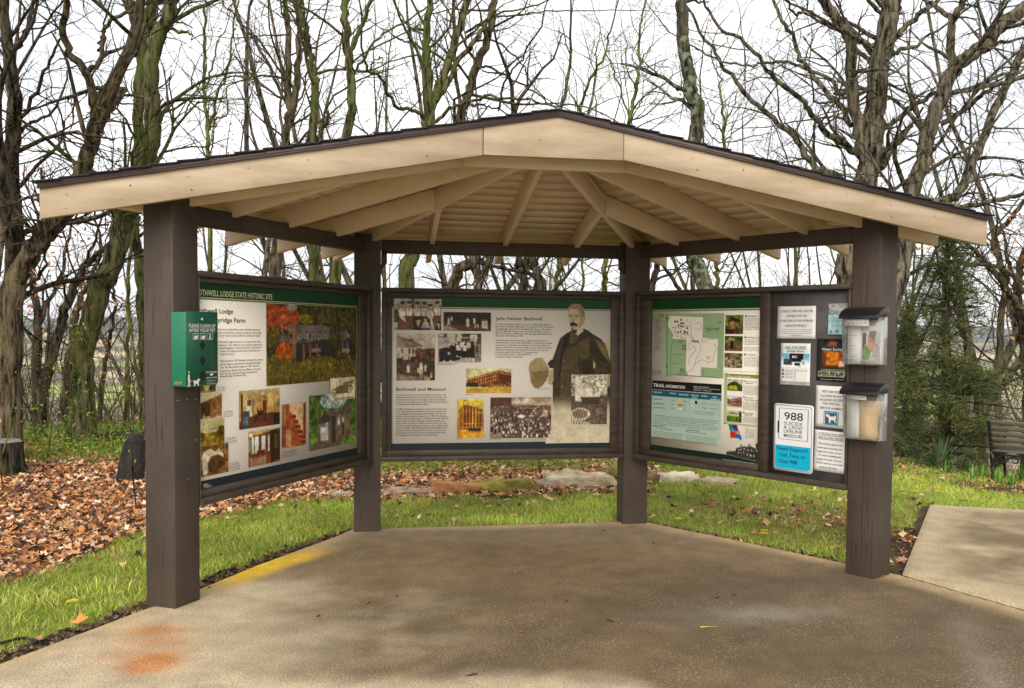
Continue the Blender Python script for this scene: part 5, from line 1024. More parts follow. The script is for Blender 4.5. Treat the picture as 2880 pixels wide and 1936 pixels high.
poly8(pf(E1 * 2.4), dog[::-1], 'dog_symbol', M['white'], sh)
text_lines(t8([('SERVICE DOG', 486, 975, 588, 11), ('WELCOME', 500, 1068, 576, 11)]), pf(E1 * 2), 'emblem_text', ink('emblem_pale', (120, 168, 190)), sh, .01)
th, sh, pf = paper('notice', 'white notice to trail users about the entrance gate, lowest on the board', (395, 1112), (655, 1492), curl=.012, seed=6, tilt=-.01)
text_lines(t8([('ATTENTION TRAIL USERS', 426, 1150, 640, 18), ('AND ALL PARK VISITORS', 426, 1184, 640, 18)]), pf(E1), 'notice_title', M['black'], sh, .014)
text_lines(t8([('The entrance gate to the', 425, 1234, 630, 17), ('entire park including the', 420, 1268, 628, 17), ('lodge area, trails, and pic-', 414, 1300, 632, 17), ('nic area are closed and', 425, 1332, 620, 17), ('locked at sunset. All park', 414, 1364, 628, 17), ('visitors must be out of the', 410, 1396, 632, 17), ('park by this time.', 442, 1434, 588, 17)]), pf(E1), 'notice_text', M['black'], sh, .008)
pr8(pf(E1), [(426, 1154, 640, 1157), (426, 1188, 640, 1191), (526, 1338, 620, 1340), (414, 1371, 462, 1373)], 'underlines', M['black'], sh)
# 988 sign: metal plate with rounded corners
def rrect(u0, z0, u1, z1, r_, n=5):
    out = []
    for cx_, cz_, a0 in ((u1 - r_, z0 + r_, -90), (u1 - r_, z1 - r_, 0), (u0 + r_, z1 - r_, 90), (u0 + r_, z0 + r_, 180)):
        for i in range(n + 1): t = math.radians(a0 + 90 * i / n); out.append((cx_ + r_ * math.cos(t), cz_ + r_ * math.sin(t)))
    return out
u0, z1 = pan(2, 'C8', 52, 888); u1, z0 = pan(2, 'C8', 374, 1492); _, z1b = pan(2, 'C8', 374, 908); _, z0b = pan(2, 'C8', 48, 1450)
z1 = (z1 + z1b) / 2; z0 = (z0 + z0b) / 2
sg = thing('helpline_sign', tuple(P3(2, (u0 + u1) / 2, z0, .063)), 'white and turquoise metal 988 helpline sign with rounded corners', 'sign')
def rr_obj(q, o0, o1, name, mat, parent):
    if o1 - o0 < .0002: mb = MB(); mb.add([P3(2, u, z, o0) for u, z in q], [tuple(range(len(q)))]); return mb.build(name, mat, parent)
    mb = MB(); n_ = len(q); V = [P3(2, u, z, o0) for u, z in q] + [P3(2, u, z, o1) for u, z in q]
    mb.add(V, [tuple(range(n_))[::-1], tuple(range(n_, 2 * n_))] + [(i, (i + 1) % n_, n_ + (i + 1) % n_, n_ + i) for i in range(n_)]); return mb.build(name, mat, parent)
M['sign_white'] = plain('sign_white_enamel', (.82, .83, .85), .3); M['sign_navy'] = ink('navy', (28, 34, 74)); M['turq'] = ink('turquoise', (18, 176, 214))
plate = rr_obj(rrect(u0, z0, u1, z1, .022), .0632, .0672, 'plate', M['sign_white'], sg)
d_ = .010; rr_obj(rrect(u0 + d_, z0 + d_, u1 - d_, z1 - d_, .016), .0680, .0680, 'border_line', M['sign_navy'], plate)
d_ = .0135; rr_obj(rrect(u0 + d_, z0 + d_, u1 - d_, z1 - d_, .013), .0686, .0686, 'face', M['sign_white'], plate)
_, zs = pan(2, 'C8', 60, 1230); d_ = .0165
rr_obj([(u0 + d_, zs - .004), (u0 + d_, z0 + d_ + .012), (u0 + d_ + .012, z0 + d_), (u1 - d_ - .012, z0 + d_), (u1 - d_, z0 + d_ + .012), (u1 - d_, zs - .004)], .0692, .0692, 'turquoise_field', M['turq'], plate)
uw = u1 - u0; zh = z1 - z0
def sgt(s, fx0, fx1, fz, ch): return (s, u0 + uw * fx0, z0 + zh * fz, u0 + uw * fx1, zh * ch)
text_lines([sgt('988', .27, .745, .765, .118), sgt('LIFELINE', .265, .73, .572, .050), sgt('MISSOURI', .265, .73, .506, .050)], plane_of(2, .0692), 'sign_title', M['sign_navy'], plate, .016)
text_lines([sgt('SUICIDE', .265, .735, .690, .050), sgt('& CRISIS', .265, .735, .632, .050)], plane_of(2, .0692), 'sign_text', M['sign_navy'], plate, .0)
text_lines([sgt('Need Support?', .10, .88, .305, .056), sgt('Call, Text, or', .17, .83, .210, .056), sgt('Chat 988', .155, .62, .115, .056)], plane_of(2, .0698), 'support_text', M['sign_navy'], plate, .016)
fr = [(.13, .47, .88, .475), (.13, .93, .88, .935), (.13, .47, .145, .935), (.865, .47, .88, .935), (.10, .56, .145, .74)]
flat(2, 'inner_border', M['sign_navy'], plate, [(u0 + a * uw, z0 + b * zh, u0 + c * uw, z0 + e_ * zh) for a, b, c, e_ in fr], .0695)
for a, b in ((.05, .965), (.95, .965)):
    mb = MB(); c = P3(2, u0 + uw * a, z0 + zh * b, .069); d, n = pdir(2)
    mb.tube([c, c + np.array([n[0], n[1], 0]) * .003], [.005, .004], 10); mb.build('rivet', plain('steel_rivet', (.5, .5, .5), .35, 1), plate)

# ------------------------------------------------------------------ brochure boxes on the right post
def clear_mat():
    m, t, p = nodes('clear_acrylic')
    p.inputs['Base Color'].default_value = (.93, .95, .95, 1); p.inputs['Roughness'].default_value = .06
    tr = N(t, 'ShaderNodeBsdfTransparent'); tr.inputs[0].default_value = (.988, .99, .99, 1); gl = N(t, 'ShaderNodeBsdfGlossy', Roughness=.06); df = N(t, 'ShaderNodeBsdfDiffuse'); df.inputs[0].default_value = (.75, .76, .76, 1)
    fz = N(t, 'ShaderNodeLayerWeight', Blend=.12); fz = type('o', (), {'outputs': [fz.outputs['Facing']]}); m1 = N(t, 'ShaderNodeMixShader'); m2 = N(t, 'ShaderNodeMixShader'); m2.inputs[0].default_value = .10
    nz_ = N(t, 'ShaderNodeTexNoise', Scale=4., Detail=5.); mr = N(t, 'ShaderNodeMapRange'); mr.inputs[3].default_value = .02; mr.inputs[4].default_value = .14; t.links.new(nz_.outputs[0], mr.inputs[0]); t.links.new(mr.outputs[0], m2.inputs[0])
    t.links.new(tr.outputs[0], m2.inputs[1]); t.links.new(df.outputs[0], m2.inputs[2]); t.links.new(fz.outputs[0], m1.inputs[0]); t.links.new(m2.outputs[0], m1.inputs[1]); t.links.new(gl.outputs[0], m1.inputs[2]); t.links.new(m1.outputs[0], t.nodes['Material Output'].inputs[0])
    return m
M['clear'] = clear_mat(); M['lid'] = plain('black_plastic_lid', (.012, .012, .014), .28, 0, .5)
def box_uv(u, z, off): return P3(2, u, z, off)
def brochure_box(ua, ub, zb, zt, label, lab_text, lx, contents):
    O0 = HW + .001; d, n = pdir(2)
    th = thing('brochure_box', tuple(box_uv((ua + ub) / 2, zb, O0)), label, 'brochure box', 'clear brochure boxes screwed to the right post')
    t_ = .003; dep = .105; mb = MB()
    # profile: back, bottom, slightly leaning front and sides
    pbox(mb, 2, ua, ub, zb, zt, O0, O0 + t_); pbox(mb, 2, ua, ub, zb, zb + t_, O0 + t_, O0 + dep - .02)
    for a, b in ((ua, ua + t_), (ub - t_, ub)):
        q = [(O0 + t_, zb + t_), (O0 + dep - .022, zb + t_), (O0 + dep, zt), (O0 + t_, zt)]
        mb.box8([box_uv(a, z, o) for o, z in q], [box_uv(b, z, o) for o, z in q])
    q = [(O0 + dep - .022, zb + .001), (O0 + dep - .022 + t_, zb + .001), (O0 + dep + t_, zt), (O0 + dep, zt)]
    mb.box8([box_uv(ua, z, o) for o, z in q], [box_uv(ub, z, o) for o, z in q])
    body = mb.build('clear_body', M['clear'], th)
    mb = MB(); n_ = 14                                         # scalloped drip bumps of the bottom edge
    for i in range(n_): c = box_uv(ua + (ub - ua) * (i + .5) / n_, zb, O0 + .083); mb.tube([c + np.array([0, 0, .004]), c - np.array([0, 0, .005])], [.006, .003], 6)
    mb.build('bottom_edge', M['clear'], th)
    # lid: curved hood
    mb = MB(); prof = [(O0 + .001, zt + .052), (O0 + .02, zt + .062), (O0 + .06, zt + .055), (O0 + .10, zt + .036), (O0 + .130, zt + .008), (O0 + .134, zt - .012), (O0 + .128, zt - .014), (O0 + .118, zt + .002), (O0 + .06, zt + .002), (O0 + .001, zt + .002)]
    mb.box8([box_uv(ua - .008, z, o) for o, z in prof], [box_uv(ub + .008, z, o) for o, z in prof]); mb.build('lid', M['lid'], th, bevel=.003, seg=2)
    def fo(z): return O0 + dep - .022 + .022 * (z - zb) / (zt - zb)
    la, lb, lz0, lz1 = lx
    mb = MB(); mb.box8([box_uv(la, lz0, fo(lz0) + .004), box_uv(lb, lz0, fo(lz0) + .004), box_uv(lb, lz0, fo(lz0) + .0052), box_uv(la, lz0, fo(lz0) + .0052)], [box_uv(la, lz1, fo(lz1) + .004), box_uv(lb, lz1, fo(lz1) + .004), box_uv(lb, lz1, fo(lz1) + .0052), box_uv(la, lz1, fo(lz1) + .0052)])
    lab = mb.build('label', M['paper'], th)
    text_lines([(lab_text, la + .008, lz0 + .3 * (lz1 - lz0), lb - .008, .4 * (lz1 - lz0))], lambda u, z: P3(2, u, z, fo(z) + .0062), 'label_text', ink('pale_text', (120, 116, 110)), lab, .0)
    return th, fo
ua, _ = pan(2, 'C8', 628, 300, .2); ub, _ = pan(2, 'C8', 944, 300, .2); _, z1 = pan(2, 'C8', 780, 155, .2); _, z0 = pan(2, 'C8', 780, 560, .2)
ub += .0
def lxy(x0, y0, x1, y1): a, b = pan(2, 'C8', x0, y0, .205); c, d_ = pan(2, 'C8', x1, y1, .205); return (a, c, d_, b)
_, fo1 = brochure_box(ua, ub, z0, z1, 'clear box with black lid labelled Trail Maps, upper of the two on the right post', 'Trail Maps & Park Info', lxy(652, 172, 858, 236), None)
ua2, _ = pan(2, 'C8', 634, 950, .2); ub2, _ = pan(2, 'C8', 942, 950, .2); _, z1c = pan(2, 'C8', 780, 800, .2); _, z0c = pan(2, 'C8', 780, 1198, .2)
_, fo2 = brochure_box(ua2, ub2, z0c, z1c, 'clear box with black lid labelled Fun Pamphlets, lower of the two on the right post', 'Fun Pamphlets', lxy(678, 812, 836, 864), None)
def stack(name, label, cat, ua, ub, z0, z1, o0, o1, mat, lean=0, fan=0, curl=0):
    th = thing(name, tuple(P3(2, (ua + ub) / 2, z0, o0)), label, cat)
    mb = MB(); K = 8
    rows = []
    for j in range(K + 1):
        t = j / K; z = z0 + (z1 - z0) * t; sh_ = lean * t; c = curl * math.sin(math.pi * t) ** 1.0
        rows.append((z, ua + sh_ + .0, ub + sh_ + fan * t - c))
    V = []
    for z, a, b in rows: V += [P3(2, a, z, o1), P3(2, b, z, o1), P3(2, b, z, o0), P3(2, a, z, o0)]
    Fc = [(0, 3, 2, 1), tuple(4 * K + i for i in range(4))] + [(4 * j + i, 4 * j + (i + 1) % 4, 4 * j + 4 + (i + 1) % 4, 4 * j + 4 + i) for j in range(K) for i in range(4)]
    mb.add(V, Fc); body = mb.build('sheets', mat, th); return th, body
oo = HW + .012
W_ = ub - ua
th, b_ = stack('leaflet_stack', 'narrow white trail leaflets standing at the left in the upper box', 'leaflets', ua + .02, ua + W_ * .42, z0 + .005, z0 + .27, oo, oo + .05, M['paper'])
text_lines([(s, ua + .035, z0 + .245 - i * .022, ua + .035 + w, .006) for i, (s, w) in enumerate((('Bothwell Lodge', .05), ('State Historic Site', .055), ('', 0), ('Trail Maps', .055), ('for', .01), ('', 0), ('Radiant Trail', .04), ('1.01 miles', .035), ('', 0), ('Stonyridge Trail', .05), ('0.50 miles', .035))) if s], plane_of(2, oo + .0512), 'leaflet_text', M['gray'], b_, .004)
th, b_ = stack('brochure_stack', 'park brochures with a colour cover photograph, at the right in the upper box', 'brochures', ua + W_ * .46, ub - .016, z0 + .005, z0 + .275, oo, oo + .045, M['paper'])
def f_bro(p): p.R(0, 0, 100, 120, (214, 216, 216)); p.P([(0, 45), (22, 45), (20, 85), (0, 85)], (30, 30, 32)); p.E(52, 62, 24, 22, (176, 110, 84), .15, 3); p.E(58, 46, 22, 12, (96, 62, 42)); p.E(52, 80, 40, 12, (206, 150, 120)); p.E(20, 96, 26, 18, (96, 140, 60), .3, 3); p.R(60, 80, 100, 105, (190, 186, 182), .1, 3)
a0, a1, b0, b1_ = ua + W_ * .46 + .002, ub - .018, z0 + .03, z0 + .21; nx, ny = 26, 40; p = Pic(0, 40, 100, 112, nx, ny); f_bro(p)
V = np.array([P3(2, u, z, oo + .0462) for z in np.linspace(b1_, b0, ny) for u in np.linspace(a0, a1, nx)]); ii = np.arange(nx * ny).reshape(ny, nx)
obj('cover_photograph', V, np.stack([ii[:-1, :-1], ii[1:, :-1], ii[1:, 1:], ii[:-1, 1:]], -1).reshape(-1, 4), M['image_matte'], b_, False, lin(p.c).reshape(-1, 3))
text_lines([('THE PARKS, SOILS', a0 + .01, z0 + .258, a0 + .085, .008), ('AND WATER', a0 + .02, z0 + .244, a0 + .07, .008), ('SALES TAX', a0 + .02, z0 + .230, a0 + .07, .008)], plane_of(2, oo + .0462), 'cover_text', M['gray'], b_, .01)
W2 = ub2 - ua2
th, b_ = stack('pamphlet_stack', 'white printed pamphlets leaning at the left in the lower box', 'pamphlets', ua2 + .012, ua2 + W2 * .36, z0c + .005, z0c + .262, oo, oo + .05, M['paper'], lean=-.006, fan=.0)
text_lines([('Jr. Ranger fun facts list' if i % 3 else 'word search answers', ua2 + .018, z0c + .245 - i * .0135, ua2 + W2 * .36 - .012, .006) for i in range(17)], plane_of(2, oo + .0512), 'pamphlet_text', M['gray'], b_, .002)
M['buff'] = noise_mat('buff_paper', lin((226, 190, 128)), lin((236, 202, 142)), 30, rough=.8, bump=.05)
th, b_ = stack('booklet_stack', 'curled buff yellow booklets at the right in the lower box', 'booklets', ua2 + W2 * .42, ub2 - .045, z0c + .005, z0c + .245, oo, oo + .055, M['buff'], lean=-.004, fan=.035, curl=.022)
text_lines([('THE BOTHWELL', ua2 + W2 * .46, z0c + .226, ua2 + W2 * .80, .009), ('ACTIVITY GUIDE', ua2 + W2 * .46, z0c + .208, ua2 + W2 * .76, .009)], plane_of(2, oo + .0562), 'booklet_text', ink('booklet_text', (110, 84, 60)), b_, .01)

# ------------------------------------------------------------------ pet waste dispenser on the left post
M['grn'] = plain('green_enamel', lin((20, 112, 84)), .38, 0, .5); M['hole'] = plain('dark_opening', (.006, .006, .006), .9)
O0 = HW + .001; O1 = O0 + .098
U0, U1, ZB, ZT = -.120, .135, 1.230, 1.636
pw = thing('pet_waste_dispenser', tuple(P3(0, .005, ZB, O0)), 'green metal pet waste bag dispenser fixed to the front left post', 'bag dispenser')
mb = MB(); pbox(mb, 0, U0, U1, ZB, ZT, O0, O1); body = mb.build('housing', M['grn'], pw, bevel=.004, seg=2)
mb = MB(); pbox(mb, 0, U0 - .0015, U1 + .0015, ZB + .012, ZT + .004, O1 + .0005, O1 + .0035); door = mb.build('front_door', plain('dark_green_enamel', lin((14, 84, 62)), .36), pw, bevel=.001)
FO = O1 + .0045; uw = U1 - U0; zh = ZT - ZB
def fxz(a, b): return (U0 + uw * a, ZB + zh * b)
for b in (.555, .345, .135):
    u, z = fxz(.5, b); mb = MB(); mb.add([P3(0, u - .026, z, FO), P3(0, u, z - .031, FO), P3(0, u + .026, z, FO), P3(0, u, z + .031, FO)], [(0, 1, 2, 3)]); mb.build('bag_opening', M['hole'], door)
mb = MB(); c = P3(0, *fxz(.5, .905), O1 + .004); d, n = pdir(0); nn = np.array([n[0], n[1], 0]); mb.tube([c, c + nn * .004, c + nn * .007], [.011, .010, .004], 14); mb.build('lock', plain('steel_lock', (.6, .6, .6), .25, 1), pw)
pt = plane_of(0, FO)
def ft(s, x0, x1, b, ch): return (s, U0 + uw * x0, ZB + zh * b, U0 + uw * x1, zh * ch)
text_lines([ft('PLEASE CLEAN UP', .08, .92, .80, .045), ft('AFTER YOUR PET', .08, .92, .735, .042)], pt, 'dispenser_title', M['white'], door, .022)
flat(0, 'title_line', M['white'], door, [(U0 + uw * .1, ZB + zh * .786, U0 + uw * .92, ZB + zh * .790)], FO)
ic = []
for a in (.2, .43, .66):
    x0, x1, b0, b1_ = U0 + uw * a, U0 + uw * (a + .18), ZB + zh * .63, ZB + zh * .715; w = .0018
    ic += [(x0, b0, x1, b0 + w), (x0, b1_ - w, x1, b1_), (x0, b0 + w, x0 + w, b1_ - w), (x1 - w, b0 + w, x1, b1_ - w)]
flat(0, 'icon_frames', M['white'], door, ic, FO)
mb = MB()
def fpoly(pts, nm='x'): mb.add([P3(0, U0 + uw * a, ZB + zh * b, FO) for a, b in pts], [tuple(range(len(pts)))[::-1]])
for a in (.22, .45): mb = MB(); fpoly([(a, .66), (a + .07, .69), (a + .14, .68), (a + .12, .645), (a + .03, .64)]); mb.build('pick_up_symbol', M['white'], door)
mb = MB()
fpoly([(.73, .70), (.76, .70), (.77, .66), (.79, .64), (.76, .64), (.745, .66), (.72, .64), (.70, .64), (.73, .67)])
mb.build('bin_symbol', M['white'], door); mb = MB()
# man walking a dog
fpoly([(.045, .145), (.055, .17), (.075, .175), (.09, .16), (.095, .10), (.14, .07), (.13, .06), (.09, .085), (.09, .06), (.12, .0), (.095, .0), (.07, .045), (.045, .0), (.02, .0), (.05, .06), (.035, .11)])
fpoly([(.06, .185), (.055, .20), (.07, .215), (.09, .205), (.088, .185)])
mb.build('walker_symbol', M['white'], door); mb = MB()
fpoly([(.20, .075), (.19, .095), (.205, .085), (.22, .08), (.33, .08), (.36, .105), (.40, .10), (.42, .085), (.385, .075), (.37, .04), (.375, .0), (.35, .0), (.34, .035), (.27, .035), (.25, .0), (.22, .0), (.23, .04)])
mb.build('dog_symbol', M['white'], door)
text_lines([ft('Dog Waste Bags', .62, .96, .175, .022), ft('1. Pull bag down from box', .62, .94, .065, .012), ft('2. Use bag to pick up', .62, .88, .042, .012), ft('3. Tie bag and dispose of it', .62, .96, .018, .012), ft('INSTRUCTIONS', .62, .96, .098, .018)], pt, 'instructions_text', M['white'], door, .015)
mb = MB(); fpoly([(.72, .155), (.77, .13), (.82, .14), (.86, .155), (.82, .165), (.77, .16)][::-1]); mb.build('hand_symbol', M['white'], door)
u0s = [P3(0, U0 - .0022, ZB + a, O0 + b) for a, b in ((.012, .02), (.012, .075), (.03, .075), (.03, .02))]
mb = MB(); mb.add(u0s, [(0, 1, 2, 3)]); mb.build('maker_plate', ink('plate', (110, 120, 70)), pw)
# ------------------------------------------------------------------ trees
def tubes_mesh(polys, sides):
    """polys: list of (P (n,3), r (n,)); returns V, list of quad arrays, t (0 base..1 tip)"""
    by = {}
    for P, r in polys: by.setdefault(len(P), []).append((P, r))
    Vs, Fs, k = [], [], 0
    a = np.arange(sides) / sides * 2 * np.pi; ca, sa = np.cos(a), np.sin(a)
    for n, L in by.items():
        P = np.array([p for p, _ in L]); R = np.array([r for _, r in L])
        T = np.gradient(P, axis=1); T /= np.linalg.norm(T, axis=2, keepdims=True) + 1e-9
        mt = T.mean(1); ref = np.where(np.abs(mt[:, 2:3]) > .75, np.array([[1., .1, 0]]), np.array([[0, 0, 1.]]))[:, None]
        u = np.cross(T, np.broadcast_to(ref, T.shape)); u /= np.linalg.norm(u, axis=2, keepdims=True) + 1e-9; v = np.cross(T, u)
        V = P[:, :, None] + R[:, :, None, None] * (ca[None, None, :, None] * u[:, :, None] + sa[None, None, :, None] * v[:, :, None])
        m = len(L); base = k + (np.arange(m) * n * sides)[:, None, None] + (np.arange(n - 1) * sides)[None, :, None]; j = np.arange(sides)[None, None]; j2 = (j + 1) % sides
        Fs.append(np.stack([base + j, base + j2, base + sides + j2, base + sides + j], -1).reshape(-1, 4)); Vs.append(V.reshape(-1, 3)); k += m * n * sides
    return np.concatenate(Vs), np.concatenate(Fs)
def smooth_path(P, W, m):
    """Catmull-Rom resample"""
    P = np.array(P, float); W = np.array(W, float); Q = np.c_[P, W]; n = len(Q); out = []
    E_ = np.vstack([2 * Q[0] - Q[1], Q, 2 * Q[-1] - Q[-2]])
    for i in range(n - 1):
        p0, p1, p2, p3 = E_[i:i + 4]
        for j in range(m): t = j / m; out.append(.5 * (2 * p1 + (p2 - p0) * t + (2 * p0 - 5 * p1 + 4 * p2 - p3) * t * t + (3 * p1 - p0 - 3 * p2 + p3) * t ** 3))
    out.append(Q[-1]); out = np.array(out); return out[:, :3], np.maximum(out[:, 3], .0015)
def perp(d, g):
    v = g.normal(size=3); v -= d * (v @ d); return v / (np.linalg.norm(v) + 1e-9)
def branch(out, p, d, L, r, lev, g, par):
    n = (10, 8, 6, 4)[min(lev, 3)]; seg = L / (n - 1); P = [np.array(p, float)]; dd = d.copy()
    wig = par['wig'] * (1 + .25 * lev)
    for i in range(n - 1):
        dd = dd + g.normal(size=3) * wig; dd[2] += par['up'] * (.7 if lev < 2 else .35); dd /= np.linalg.norm(dd); P.append(P[-1] + dd * seg)
    P = np.array(P); R = r * (1 - np.linspace(0, 1, n) ** 1.1 * (.72 if lev < 3 else .6)); R = np.maximum(R, .0014)
    out.append((P, R))
    if lev >= par['max']: return
    nb = par['n'][min(lev, len(par['n']) - 1)]; nb = max(1, int(round(nb * g.uniform(.75, 1.25) * min(1.4, L / par['ref'][min(lev, 3)]))))
    kids(out, P, R, L, nb, lev, g, par, .22)
def kids(out, P, R, L, nb, lev, g, par, t0=.25):
    n = len(P)
    for k in range(nb):
        t = t0 + (1 - t0) * (k + g.uniform(.1, .9)) / nb; x = t * (n - 1); i = min(int(x), n - 2); f = x - i
        p = P[i] * (1 - f) + P[i + 1] * f; rr = R[i] * (1 - f) + R[i + 1] * f; d = P[i + 1] - P[i]; d = d / (np.linalg.norm(d) + 1e-9)
        ang = math.radians(g.uniform(28, 68)); s_ = perp(d, g)
        if par.get('flat'): s_[2] *= .5; s_ /= np.linalg.norm(s_)
        nd = d * math.cos(ang) + s_ * math.sin(ang); nd /= np.linalg.norm(nd)
        Lk = min(L * g.uniform(.30, .62) * (1.15 - .55 * t), par['ref'][min(lev, 3)] * .62)
        branch(out, p, nd, Lk, rr * g.uniform(.42, .66), lev + 1, g, par)
def bark(name, c1, c2, moss, mamt, lich=None):
    m, t, p = nodes(name); l = t.links.new
    co = N(t, 'ShaderNodeTexCoord'); ma = N(t, 'ShaderNodeMapping'); ma.inputs['Scale'].default_value = (1, 1, .16)
    v = N(t, 'ShaderNodeTexNoise', Scale=17., Detail=8.); v.inputs['Roughness'].default_value = .7
    r = N(t, 'ShaderNodeValToRGB'); e = r.color_ramp.elements; e[0].position = .40; e[0].color = tuple(np.array(c1) * .45) + (1,); e[1].position = .60; e[1].color = tuple(np.array(c2) * 1.25) + (1,)
    n = N(t, 'ShaderNodeTexNoise', Scale=1.6, Detail=8.); n.inputs['Roughness'].default_value = .7
    r2 = N(t, 'ShaderNodeValToRGB'); e = r2.color_ramp.elements; e[0].position = .62 - .22 * mamt; e[0].color = (0, 0, 0, 1); e[1].position = .80 - .24 * mamt; e[1].color = (mamt * .85,) * 3 + (1,)
    mm = N(t, 'ShaderNodeMix', data_type='RGBA'); mm.inputs[7].default_value = tuple(moss) + (1,)
    vv = N(t, 'ShaderNodeMix', data_type='RGBA', blend_type='MULTIPLY'); vv.inputs[0].default_value = .6
    l(co.outputs['Object'], ma.inputs[0]); l(ma.outputs[0], v.inputs['Vector']); l(v.outputs[0], r.inputs[0]); l(co.outputs['Object'], n.inputs['Vector']); l(n.outputs[0], r2.inputs[0])
    l(r2.outputs[0], mm.inputs[0]); l(r.outputs[0], mm.inputs[6]); fu = N(t, 'ShaderNodeValToRGB'); e = fu.color_ramp.elements; e[0].position = .38; e[0].color = (.35, .35, .35, 1); e[1].position = .5; e[1].color = (1, 1, 1, 1); l(v.outputs[0], fu.inputs[0]); l(mm.outputs[2], vv.inputs[6]); l(fu.outputs[0], vv.inputs[7]); src = vv.outputs[2]
    if lich is not None:
        v3 = N(t, 'ShaderNodeTexNoise', Scale=9., Detail=6.); r3 = N(t, 'ShaderNodeValToRGB'); e = r3.color_ramp.elements; e[0].position = .52; e[0].color = (0, 0, 0, 1); e[1].position = .60; e[1].color = (.8, .8, .8, 1)
        m3 = N(t, 'ShaderNodeMix', data_type='RGBA'); m3.inputs[7].default_value = tuple(lich) + (1,); l(co.outputs['Object'], v3.inputs['Vector']); l(v3.outputs[0], r3.inputs[0]); l(r3.outputs[0], m3.inputs[0]); l(src, m3.inputs[6]); src = m3.outputs[2]
    l(src, p.inputs['Base Color']); b = N(t, 'ShaderNodeBump', Strength=1., Distance=.05); l(v.outputs[0], b.inputs['Height']); l(b.outputs[0], p.inputs['Normal'])
    p.inputs['Roughness'].default_value = .95; p.inputs['Specular IOR Level'].default_value = .1
    return m
BK = {'moss': bark('mossy_bark', lin((48, 48, 31)), lin((105, 101, 71)), lin((82, 94, 39)), .85), 'dark': bark('dark_bark', lin((38, 33, 27)), lin((81, 73, 60)), lin((59, 68, 32)), .4),
      'brown': bark('brown_bark', lin((58, 50, 37)), lin((105, 94, 75)), lin((73, 82, 40)), .5), 'oak': bark('grey_oak_bark', lin((53, 48, 39)), lin((119, 111, 95)), lin((80, 93, 43)), .5),
      'lichen': bark('lichen_bark', lin((45, 44, 37)), lin((89, 85, 71)), lin((82, 99, 39)), .5, lin((128, 145, 118))), 'young': bark('olive_twig_bark', lin((81, 75, 45)), lin((112, 114, 59)), lin((95, 96, 54)), .5)}
M['leafmat'] = tint_mat('dry_leaves', .75, .15, .12, 60, .25)
def clusters(g, centers, n, spread, size, cols, quad=True):
    """many small folded leaves round the given points"""
    c = centers[g.integers(len(centers), size=n)] + g.normal(size=(n, 3)) * spread; s = size * g.uniform(.6, 1.3, n)[:, None]
    u = g.normal(size=(n, 3)); u /= np.linalg.norm(u, axis=1)[:, None]; v = np.cross(u, g.normal(size=(n, 3))); v /= np.linalg.norm(v, axis=1)[:, None]; w = np.cross(u, v)
    V = np.stack([c - u * s, c + v * s * .45 + w * s * .15, c + u * s, c - v * s * .45 + w * s * .15], 1).reshape(-1, 3)
    k = np.arange(n)[:, None] * 4; Fq = np.concatenate([k + np.array([[0, 1, 2]]), k + np.array([[0, 2, 3]])])
    C_ = np.array(cols)[g.integers(len(cols), size=n)] * g.uniform(.8, 1.2, n)[:, None]
    return V, Fq, np.repeat(C_, 4, 0)
PAR = dict(wig=.14, up=.03, n=(9, 9, 7, 4), ref=(5., 2.4, 1.1, .5), max=3)
